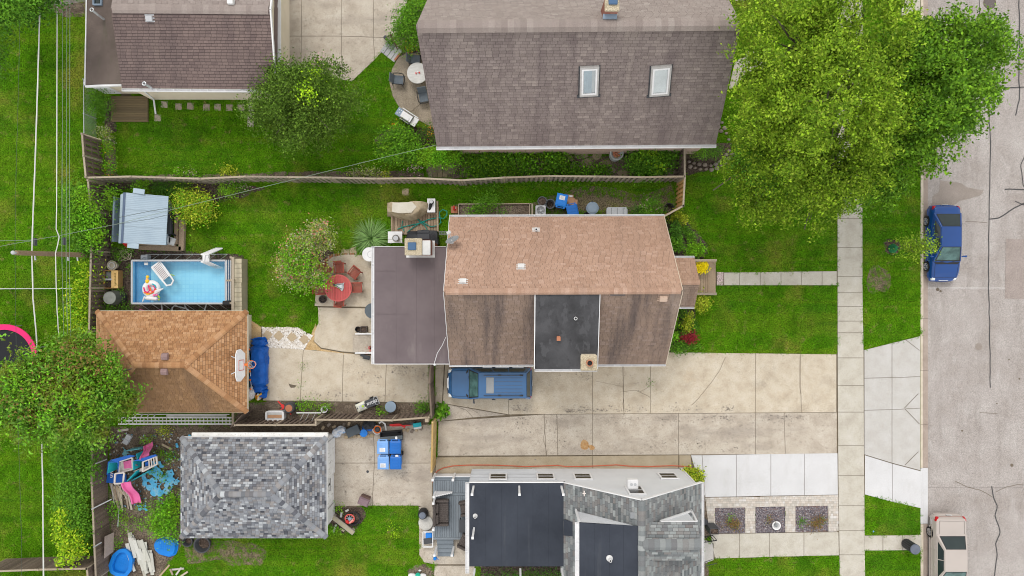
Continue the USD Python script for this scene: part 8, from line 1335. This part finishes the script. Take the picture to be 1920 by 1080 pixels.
pot('small dark round pot beside the stoop', P(673, 617), .17, .28, m_blk, name='small_pot'); T = L_('square_pot', 'square dark pot of earth beside the stoop', 'pot', P(684, 617)); T.add('pot', join(bx(-.19, .19, -.18, .18, 0, .25), *[bx(a, b, c, d, .25, .33) for a, b, c, d in ((-.19, .19, .14, .18), (-.19, .19, -.18, -.14), (-.19, -.15, -.14, .14), (.15, .19, -.14, .14))]), m_wicker); T.add('soil', bx(-.15, .15, -.14, .14, .25, .28), m_mulch)
T = pot('terracotta pot with pink flowers on the back stoop', P(696, 652, .5) * (1, 1, 0) + (0, 0, .52), .12, .22, m_terra, name='flower_pot'); T.add('flowers', leaf_cloud([(0, -.15, .3, .13, .13, .1)], 60, .07, 3, clump=4), m_pink if False else L_flow)
solo('bench_slat', 'dark curved bench slat lying below the back stoop', 'bench', join(bar(P(676, 665, .3), P(694, 671, .3), .16, .05), bar(P(680, 671, .2), P(693, 674, .2), .08, .05)), m_dkgrey)
# covered grill platform behind the central house
T = Thing('grill_platform', 'old wooden platform under the covered grill', 'platform', at=P(780, 420)); foot(pix((733, 378), (821, 374), (822, 470), (733, 470)))
for i in range(17): x = P(736, 0)[0] + i * .165; T.add('plank', bx(x, x + .145, P(0, 440)[1], P(0, 388)[1], .05, .12 + .004 * (i % 3), .006), m_oldplank)
T.add('edge', bar(P(735, 395, .16), P(735, 445, .16), .1, .16), m_oldplank); T.add('edge', bar(P(820, 377, .16), P(821, 445, .16), .1, .16), m_oldplank); T.add('edge', bar(P(736, 400, .16), P(820, 401, .16), .08, .12), m_oldplank)
for i in range(12): x = P(744, 0)[0] + i * .17; T.add('plank', bx(x, x + .1, P(0, 440)[1], P(0, 425)[1], .12, .15, .006), m_oldplank)
q = P(768, 394); T = L_('covered_grill', 'large grill under a faded tan cover on the wooden platform', 'covered grill', q)
cv = hull([(x, y, z) for x, y, z in ((-1.28, .42, .1), (-1.3, -.35, .1), (1.2, .42, .1), (1.25, -.1, .1), (.35, -.72, .1), (-.3, -.6, .1), (-.9, .36, .95), (-.95, -.2, .95), (.8, .38, 1.05), (.85, .0, 1.0), (.3, -.4, .9), (-1.2, .3, .75), (-1.2, -.2, .7), (1.15, .3, .8), (1.1, 0, .75))]).refine_to_length(.12); T.add('cover', rough(cv, .10, 2.2, 6), m_cover, 50)
T.add('pale_patch', rough(hull([(x, y, z) for x, y in ((-.85, .33), (-.9, -.2), (-.5, -.3), (.25, -.26), (.55, .1), (.3, .36)) for z in (.9, 1.03)]).refine_to_length(.15), .03, 2, 6), m_coverp, 50)
T = L_('white_work_table', 'white topped table with a black smoker beside the covered grill', 'table', P(812, 388)); T.add('top', bx(-.28, .2, -.4, .42, .6, .64, .01), m_wht); T.add('smoker', join(lathe([(.001, .64), (.12, .64), (.12, .85), (.08, .9), (.001, .9)], 16, (0, .2, 0)), tube([(-.05, .1, .7), (-.15, -.25, .55)], .1, 8)), m_blk); T.add('smoker_lid', cyl(.1, .9, .93, (0, .2)), m_lgrey)
for x in (-.22, .15):
    for y in (-.34, .36): T.add('leg', bx(x - .03, x + .03, y - .03, y + .03, 0, .6), m_oldplank)
hp_ = [(745, 430), (757, 425), (775, 421), (790, 418), (802, 412), (815, 409), (823, 408), (832, 410), (838, 403), (838, 396), (830, 393), (824, 398), (825, 410), (827, 417), (820, 423), (808, 425), (800, 421), (792, 416), (781, 410), (788, 417), (796, 422), (801, 430), (801, 436)]
solo('green_hose', 'teal green garden hose looped over the wooden platform', 'hose', join(tube([P(u, v, .2) for u, v in hp_], .028, 7), tube([P(763, 436, .2), P(775, 426, .22), (P(789, 417, .24)), P(797, 414, .22)], .028, 7), tube([P(755, 414, .2), P(753, 425, .2), P(758, 434, .2)], .024, 7)), m_green)
T = L_('white_table', 'small white square table with a grey pot beside the ornamental grass', 'table', P(745, 447)); T.add('top', bx(-.42, .42, -.1, .35, .78, .82, .01), m_wht); T.add('top', bx(-.42, .42, -.33, -.115, .78, .82, .01), m_wht)
for x in (-.36, .36):
    for y in (-.28, .3): T.add('leg', bx(x - .03, x + .03, y - .03, y + .03, 0, .78), m_wht)
T = pot('grey stone pot on the small white table', P(745, 446, .8) * (1, 1, 0) + (-.02, -.05, .82), .2, .42, M('grey_stone_pot', [(.22, .2, .18), (.3, .28, .25)], 4), name='stone_pot'); T.add('glass_lid', cyl(.15, .42, .46), m_lgrey)
q = P(795, 443); T = L_('covered_furniture', 'black covers over furniture behind the rear chimney', 'covered furniture', q); T.add('cover', rough(hull([(x, y, z) for x, y in ((-1.0, -.3), (-.9, .22), (.1, .35), (.9, .25), (.95, -.5), (.2, -.3)) for z in (.1, .75)]).refine_to_length(.15), .09, 2.5), m_bcover, 45); T.add('lounge_seat', bx(-.3, .45, -.25, .1, .78, .86, .03), m_dkgrey); T.add('lounge_seat', bx(-.3, .45, .12, .3, .72, .8, .03), m_dkgrey)
solo('mesh_crate', 'grey wire crate between the black covers and the house', 'crate', join(*[bar(P(824, v, .4), P(838, v, .4), .03, .03) for v in (434, 437, 440)], *[bar(P(u, 433, .4), P(u, 441, .4), .03, .03) for u in (824, 828, 833, 838)]), m_grey)
RBD = Thing('raised_bed', 'long timber edged raised vegetable bed against the house eave', 'raised bed', at=P(925, 396))
for a, b in (((860, 383), (996, 382)), ((860, 383), (860, 408)), ((993, 382), (993, 410)), ((932, 383), (932, 410))): RBD.add('board', bar(P(*a, .2), P(*b, .2), .06, .25), m_rail)
RBD.add('soil', ext(Polygon(pix((861, 384), (992, 383), (992, 412), (861, 412))), 0, .18), m_soil)
solo('fence_post', 'pale timber post lying on the end of the raised bed', 'post', bar(P(998, 382, .4), P(998, 408, .4), .1, .1), m_rail)
T = L_('garden_gnome', 'small red and white garden figure standing on a brick', 'garden figure', P(852, 392)); T.add('base', bx(-.2, .2, -.25, .15, 0, .12, .01), m_terra); T.add('figure', join(lathe([(.001, .12), (.09, .12), (.07, .3), (.03, .36), (.001, .36)], 12, (.02, -.02, 0)), ball((.02, .04, .42), .06), hull(np.vstack([ball((.02, .06, .47), .055)[0], [[.02, .16, .6]]]))), m_red); T.add('white_front', ball((.06, .02, .3), .05), m_wht)
# things along the house
T = L_('air_conditioner', 'square grey outdoor air conditioning unit with fan beside the raised bed', 'air conditioner', P(1013, 397)); T.add('casing', bx(-.31, .31, -.32, .30, 0, .75, .05) - Manifold.cylinder(.2, .25, .25, 28).translate((0, 0, .6)), m_lgrey)
for k in range(5): a = k * 1.2566; T.add('blade', solid([(.04 * math.cos(a), .04 * math.sin(a), .66), (.22 * math.cos(a - .3), .22 * math.sin(a - .3), .68), (.22 * math.cos(a + .35), .22 * math.sin(a + .35), .64)], .01), m_grey)
T.add('hub', cyl(.07, .6, .7), m_lgrey); T.add('guard', join(*[torus(r, .006, (0, 0, .75), 24, 5) for r in (.1, .17, .24)]), m_lgrey); T.add('bore', cyl(.24, .56, .57), m_blk)
pot('dark grey tub with debris, left of the two tubs by the bins', P(1016, 379), .27, .5, m_grey if False else M('charcoal_tub', [(.10, .11, .12), (.14, .15, .16)], 3), m_mulch, name='garden_tub'); pot('empty grey tub beside the bright blue bin', P(1031, 384), .28, .5, M('charcoal_tub', [], 3), name='garden_tub')
T = L_('cardboard_box', 'open brown cardboard box with a white label beside the blue bins', 'box', P(1071, 375, .3) * (1, 1, 0), -4); T.add('box', bx(-.24, .2, -.3, .12, 0, .4), m_box); T.add('flap', bx(-.24, .12, .13, .3, .38, .4), m_box); T.add('flap', bx(.2, .38, -.28, .05, .3, .32), m_box); T.add('label', bx(-.14, .06, .16, .27, .4, .404), m_wht)
T = L_('grey_bin', 'round grey rubbish bin with a domed blue-grey lid', 'rubbish bin', P(1108, 393)); T.add('body', lathe([(.001, 0), (.27, 0), (.34, .75), (.001, .75)], 24), M('pale_bin', [(.34, .34, .33), (.4, .4, .39)], 3)); T.add('lid', lathe([(.37, .73), (.37, .79), (.3, .81), (.28, .86), (.001, .88)], 24), m_bluegrey); T.add('handle', join(bx(-.06, .06, .3, .42, .74, .8, .01), bx(-.43, -.35, -.05, .05, .7, .76), bx(.35, .43, -.05, .05, .7, .76)), m_dkgrey)
pot('dark pot half under the eave below the grey bin', P(1101, 408), .3, .35, m_blk, name='dark_pot')
T = L_('storage_box', 'long pale grey plastic storage box half under the eave', 'storage box', P(1154, 402)); T.add('body', bx(-.58, .58, -.3, .3, 0, .55, .06), m_lgrey); T.add('lid', bx(-.62, .62, -.34, .36, .55, .66, .08), M('storage_lid', [(.38, .40, .43), (.43, .45, .48)], 2))
for x in (-.35, 0, .35): T.add('lid_groove', bx(x - .012, x + .012, -.3, .32, .655, .664), m_dkgrey)
pot('black tub of soil at the foot of the cedar gate', P(1252, 391), .28, .4, m_blk, name='black_tub')
T = L_('round_planter', 'tall grey stone planter filled with red brown fruit beside the hydrangea', 'planter', P(1153, 292)); T.add('planter', lathe([(.001, 0), (.36, 0), (.36, .06), (.32, .1), (.34, .62), (.41, .66), (.41, .74), (.33, .74), (.30, .6), (.001, .6)], 28), M('pale_green_stone', [(.34, .37, .36), (.44, .47, .46)], 3), 40)
for k in range(9): T.add('contents', ball((.17 * math.cos(k * .7) * (k > 0), .17 * math.sin(k * .7) * (k > 0), .66), .085, (1, 1, .8), 1), m_terra)
# upper patio
T = L_('stone_table', 'round streaked stone table beside the upper house', 'table', P(786, 144)); T.add('top', lathe([(.001, .68), (.60, .68), (.62, .7), (.62, .73), (.6, .74), (.001, .74)], 36), m_marble); T.add('pedestal', lathe([(.001, 0), (.3, 0), (.12, .15), (.1, .68), (.001, .68)], 18), m_dkgrey)
for x, y, mt in ((-.08, -.03, m_red), (.03, .05, m_wht), (.12, 0.0, m_red)): T.add('candle', cyl(.04, .74, .84, (x, y), 12), mt)
C1 = None
for k, (u, v, rz, lab) in enumerate([(747, 150, 175, 'dark grey sling patio chair on the left of the stone table'), (794, 182, 100, 'dark grey sling patio chair below the stone table'), (778, 112, 178, 'dark grey sling patio chair above the stone table')]):
    at = P(u, v, .4) * (1, 1, 0) + (0, 0, .03)
    if k == 0:
        C1 = T = L_('sling_chair', lab, 'chair', at, rz, 'sling chairs round the stone table'); T.add('seat', bx(-.3, .25, -.26, .26, .38, .43, .02), m_sling); T.add('backrest', hull([(x, y, z) for y in (-.26, .26) for x, z in ((.24, .42), (.29, .42), (.42, .95), (.45, .95))]), m_sling)
        for s in (-1, 1): T.add('armrest', tube([(.32, s * .31, .62), (0, s * .33, .64), (-.3, s * .31, .6)], .025, 7), m_blk); T.add('leg', tube([(-.28, s * .31, .6), (-.26, s * .29, 0)], .02, 6), m_blk); T.add('leg', tube([(.3, s * .31, .6), (.34, s * .29, 0)], .02, 6), m_blk)
        T.add('front_bar', tube([(-.33, -.28, .38), (-.36, 0, .38), (-.33, .28, .38)], .03, 7), m_blk)
    else: copy(C1, at, rz, lab, 'chair', 'sling chairs round the stone table')
T = L_('stainless_grill', 'stainless steel gas grill with white panels standing on the pebble patio edge', 'grill', P(763, 219, .9) * (1, 1, 0), -33); T.add('cabinet', bx(-.35, .35, -.26, .26, 0, .8, .02), m_dkgrey); T.add('side_shelf', bx(-.72, -.36, -.24, .24, .82, .86, .01), m_bluegrey); T.add('side_shelf', bx(.36, .68, -.26, .26, .82, .88, .01), m_wht); T.add('lid', hull([(x, y, z) for x in (-.34, .34) for y, z in ((-.26, .82), (.26, .82), (-.2, 1.05), (.16, 1.08))]), m_steel); T.add('lid_panel', bx(-.3, .24, -.18, .15, 1.06, 1.085, .01), m_wht); T.add('handle', tube([(-.3, -.3, .95), (.3, -.3, .95)], .02, 7), m_steel); T.add('rear_bar', bar((-.5, .3, .9), (.6, .3, .9), .04, .05), m_metal)
for x, y in ((-.6, .12), (-.5, -.02), (-.62, -.12), (-.48, .14)): T.add('knob', cyl(.03, .86, .875, (x, y), 10), m_wht)
T = Thing('garden_steps', 'four grey paving treads leading from the court to the pebble patio', 'steps', at=P(732, 95))
for k in range(4): T.add('tread', turn(bx(-.125, .125, -.42, .42, 0, .1 - .015 * k, .012), rz=-36, at=P(724 + 6.6 * k, 88.5 + 5.2 * k)), M('grey_tread', None, isl=[(.36, .36, .37), (.42, .42, .43), (.33, .33, .34)], fine=.1))
T.add('edging_brick', bar(P(740, 113, .05), P(750, 100, .05), .1, .08), m_terra); foot(pix((716, 86), (724, 78), (750, 100), (741, 112)))
T = Thing('garden_arch', 'small dark wooden frame with pale rails beside the paving treads', 'frame', at=P(740, 80)); T.add('post', bar(P(732, 64, .6), P(745, 92, .6), .07, .09), M('dark_timber', [(.08, .045, .035), (.11, .065, .05)], 5)); T.add('cross_bar', bar(P(726, 69, .7), P(735, 65, .7), .05, .05), M('dark_timber', [], 5))
for k in range(3): T.add('rail', bar(P(739 + 2.5 * k, 76 + 5 * k, .6), P(752 + 2 * k, 70 + 6 * k, .6), .04, .04), m_rail)
S('leafy_plant', 'mossy green mound inside the dark wooden frame', [(733, 78, .3, 7, 10, .25)], L_mid, 420, .08, 'plant', stems=0); solo('lantern', 'small dark lantern on the corner of the upper court', 'lantern', join(cyl(.09, 0, .28, P2(724, 73), 10), cyl(.12, .28, .32, P2(724, 73), 10, .04)), m_dkgrey)
T = Thing('garden_bench', 'pale wooden bench with pink flowers behind the small garden tree', 'bench', at=P(598, 122)); 
for k in range(4): T.add('slat', bar(P(580, 111 + 2.5 * k, .5), P(618, 130 + 2.5 * k, .5), .06, .03), m_rail)
for u, v in ((583, 116), (614, 133)): T.add('leg', bar(P(u, v, 0), P(u, v, .5), .07, .07), m_rail)
S('flowering_plant', 'pink flowers in a box on the pale wooden bench', [(601, 119, .7, 8, 5, .2)], L_mid, 140, .09, 'plant', stems=0, extra=[('flowers', L_wpink, 160, .09, [(600, 118, .85, 8, 6, .15)], dict(clump=5))])
# street side things
b0 = P(1695, 1023); T = L_('rubbish_bin', 'tall black ridged rubbish bin standing on the walk by the street', 'rubbish bin', P(1697.5, 1018) + (0, 0, .03)); T.add('body', lathe([(.001, 0), (.26, 0), (.29, .1), (.29, .9), (.31, .92), (.31, .97), (.25, .97), (.001, .97)], 26), m_blk, 40)
for k in range(16): a = k * .3927; T.add('rib', bx(.285 * math.cos(a) - .012, .285 * math.cos(a) + .012, .285 * math.sin(a) - .012, .285 * math.sin(a) + .012, .08, .88), m_dkgrey)
T.add('lid', lathe([(.30, .97), (.28, 1.02), (.001, 1.03)], 26), M('slate_bin_lid', [(.10, .115, .15), (.13, .145, .18)], 3))
T = L_('pedestal_box', 'black pedestal planter box beside the front gravel bed', 'planter', P(1330, 985)); T.add('box', join(bx(-.26, .26, -.18, .18, 0, .95), *[bx(a, b, c, d, .95, 1.02) for a, b, c, d in ((-.26, .26, .15, .18), (-.26, .26, -.18, -.15), (-.26, -.23, -.15, .15), (.23, .26, -.15, .15))]), m_dkgrey); T.add('soil', bx(-.23, .23, -.15, .15, .95, .975), m_mulch)
T = Thing('step_railing', 'black iron stair railing at the front of the white house', 'railing', at=P(1330, 1015)); a, b = P(1314, 1018, 1.0), P(1344, 1013, .9); T.add('top_rail', bar(a, b, .05, .03), m_blk); T.add('lower_rail', bar(a * (1, 1, 0) + (0, 0, .15), b * (1, 1, 0) + (0, 0, .12), .04, .03), m_blk)
for k in range(7): q = lerp(a, b, k / 6); T.add('baluster', bar(q, q * (1, 1, 0) + (0, 0, .1), .025, .025), m_blk)
T = Thing('step_railing', 'bent grey iron railing lying at the lower front step', 'railing', at=P(1330, 1060)); T.add('top_rail', tube([P(1318, 1055, .8), P(1336, 1049, .9)], .02, 6), m_dkgrey); T.add('lower_rail', tube([P(1316, 1063, .6), P(1344, 1056, .7)], .02, 6), m_dkgrey); T.add('scroll', torus(.12, .015, P(1320, 1058, .7), 18, 5), m_dkgrey)
solo('dark_barrel', 'dark bucket partly hidden under the front roof edge', 'bucket', turn(lathe([(.001, 0), (.15, 0), (.18, .35), (.001, .35)], 16), at=P(1319, 975)), m_dkgrey)
S('dry_plant', 'dry brown plant with a green tip in the first gravel bed', [(1372, 979, .3, 9, 9, .25), (1378, 985, .25, 7, 8, .2)], L_brown, 420, .08, 'plant', stems=3, extra=[('green_leaves', L_mid, 60, .08, [(1370, 970, .35, 5, 4, .15)])]); S('dry_plant', 'small orange brown tuft in the first gravel bed', [(1356, 985, .1, 3, 3, .08)], L_brown, 60, .07, 'plant', stems=0)
S('dry_plant', 'small brown plant left of the white bowl', [(1443, 975, .15, 5, 4, .1)], L_brown, 120, .07, 'plant', stems=0); S('dry_plant', 'small green plant on the left of the third gravel bed', [(1503, 978, .2, 5, 6, .15)], L_mid, 140, .07, 'plant', stems=0); S('dry_plant', 'red brown plant in the middle of the third gravel bed', [(1530, 983, .25, 8, 7, .2)], L_brown, 240, .08, 'plant', stems=2, extra=[('dry_leaves', L_brown, 120, .08)]); S('dry_plant', 'small green and brown plant on the right of the third gravel bed', [(1541, 974, .2, 6, 5, .15)], L_brown, 160, .07, 'plant', stems=0, extra=[('green_leaves', L_mid, 60, .07)])
T = L_('white_bowl', 'round white glass bowl in the middle gravel bed', 'bowl', P(1453, 983)); T.add('bowl', lathe([(.001, .05), (.16, .05), (.22, .2), (.26, .22), (.26, .25), (.2, .25), (.14, .1), (.001, .1)], 26), m_wht); T.add('ball', ball((0, 0, .16), .1), m_grey)
solo('orange_hose', 'long red-orange hose along the north wall of the white house', 'hose', tube([P(u, v, .06) for u, v in ((812, 905), (813, 892), (820, 883), (832, 877), (850, 873.5), (880, 872), (920, 872), (960, 873.5), (985, 875), (1010, 874), (1045, 872.5), (1062, 875), (1100, 874.5), (1150, 872), (1155, 871.5), (1180, 874), (1215, 875), (1260, 873), (1292, 875), (1308, 884), (1318, 900), (1320, 912))], .028, 7), M('orange_hose', [(.45, .09, .05), (.52, .13, .07)], 3))
solo('survey_flag', 'tiny light blue marker in the grass by the walk', 'marker', cyl(.05, 0, .04, P2(1637, 996), 8), m_binl)
for i, (lab, u, v) in enumerate((('crack weed', 569, 688), ('joint weed', 565, 723), ('edge weed', 1220, 720))): S('weed', ('tall weed tuft in the upper joint of the back drive', 'weed tuft in the lower joint of the back drive', 'small weed in the driveway joint under the dormer')[i], [(u, v, .08, 2, 5, .06)], L_mid, 50, .07, 'weed', stems=0)
# ------------------------------------------------------------------ grass: one instancer over whatever is not paved, built on or planted
U = unary_union(hard); CL = U.buffer(.10, join_style=2).buffer(-.10, join_style=2); gaps = CL.difference(U).intersection(sbox(-32, -19, 40, 19))
JS = Thing('joint_soil', kind='structure'); JS.add('soil', ext(gaps.buffer(.02).difference(sbox(XK - .02, -40, 60, 40)), -.05, .009), m_joint)
lawn = sbox(-31.5, -18, XK, 18).difference(CL.buffer(.015)); g = np.random.default_rng(11)
pt = np.stack([g.uniform(-31.5, XK, 75000), g.uniform(-18, 18, 75000)], 1); edge = lawn.buffer(.075).difference(sbox(XK, -40, 60, 40)); pt = pt[shapely.contains_xy(lawn, pt[:, 0], pt[:, 1]) | (shapely.contains_xy(edge, pt[:, 0], pt[:, 1]) & (meshkit.noise(np.c_[pt * 4, 0 * pt[:, :1]]) > .45))]
GI = UsdGeom.PointInstancer.Define(stage, '/World/grass'); data(GI.GetPrim(), label='short mown grass of the lawns', category='grass', kind='stuff'); protos = []
for k in range(5):
    n = 16; a = g.random(n) * 6.28; b0 = g.normal(size=(n, 2)) * .055; ln_ = .045 + .05 * g.random(n); d = np.stack([np.cos(a), np.sin(a)], 1); s = np.stack([-d[:, 1], d[:, 0]], 1) * .012
    z0 = np.zeros((n, 1)); m_ = b0 + d * (ln_ * .35)[:, None]; t_ = b0 + d * (ln_ * (.7 + .5 * g.random(n)))[:, None]
    v = np.stack([np.hstack([b0 - s, z0]), np.hstack([b0 + s, z0]), np.hstack([m_ + s * .8, (ln_ * .45)[:, None]]), np.hstack([m_ - s * .8, (ln_ * .45)[:, None]]), np.hstack([t_, (ln_ * .5)[:, None]])], 1).reshape(-1, 3); i = np.arange(n)[:, None] * 5
    usdkit.mesh(stage, f'/World/grass/tuft_{k:03d}', (v, np.concatenate([i + [0, 1, 2], i + [0, 2, 3], i + [3, 2, 4]])), m_blade); protos.append(f'/World/grass/tuft_{k:03d}')
GI.CreatePrototypesRel().SetTargets(protos); N = len(pt)
GI.CreateProtoIndicesAttr(Vt.IntArray.FromNumpy(g.integers(0, 5, N).astype(np.int32))); GI.CreatePositionsAttr(Vt.Vec3fArray.FromNumpy(np.hstack([pt, np.zeros((N, 1))]).astype(np.float32)))
an = g.random(N) * 6.28; q = np.zeros((N, 4), np.float32); q[:, 2] = np.sin(an / 2); q[:, 3] = np.cos(an / 2)
GI.CreateOrientationsAttr(Vt.QuathArray([Gf.Quath(float(w), float(x), float(y), float(z)) for x, y, z, w in q])); sc = (.7 + .7 * g.random(N)).astype(np.float32); GI.CreateScalesAttr(Vt.Vec3fArray.FromNumpy(np.stack([sc] * 3, 1)))
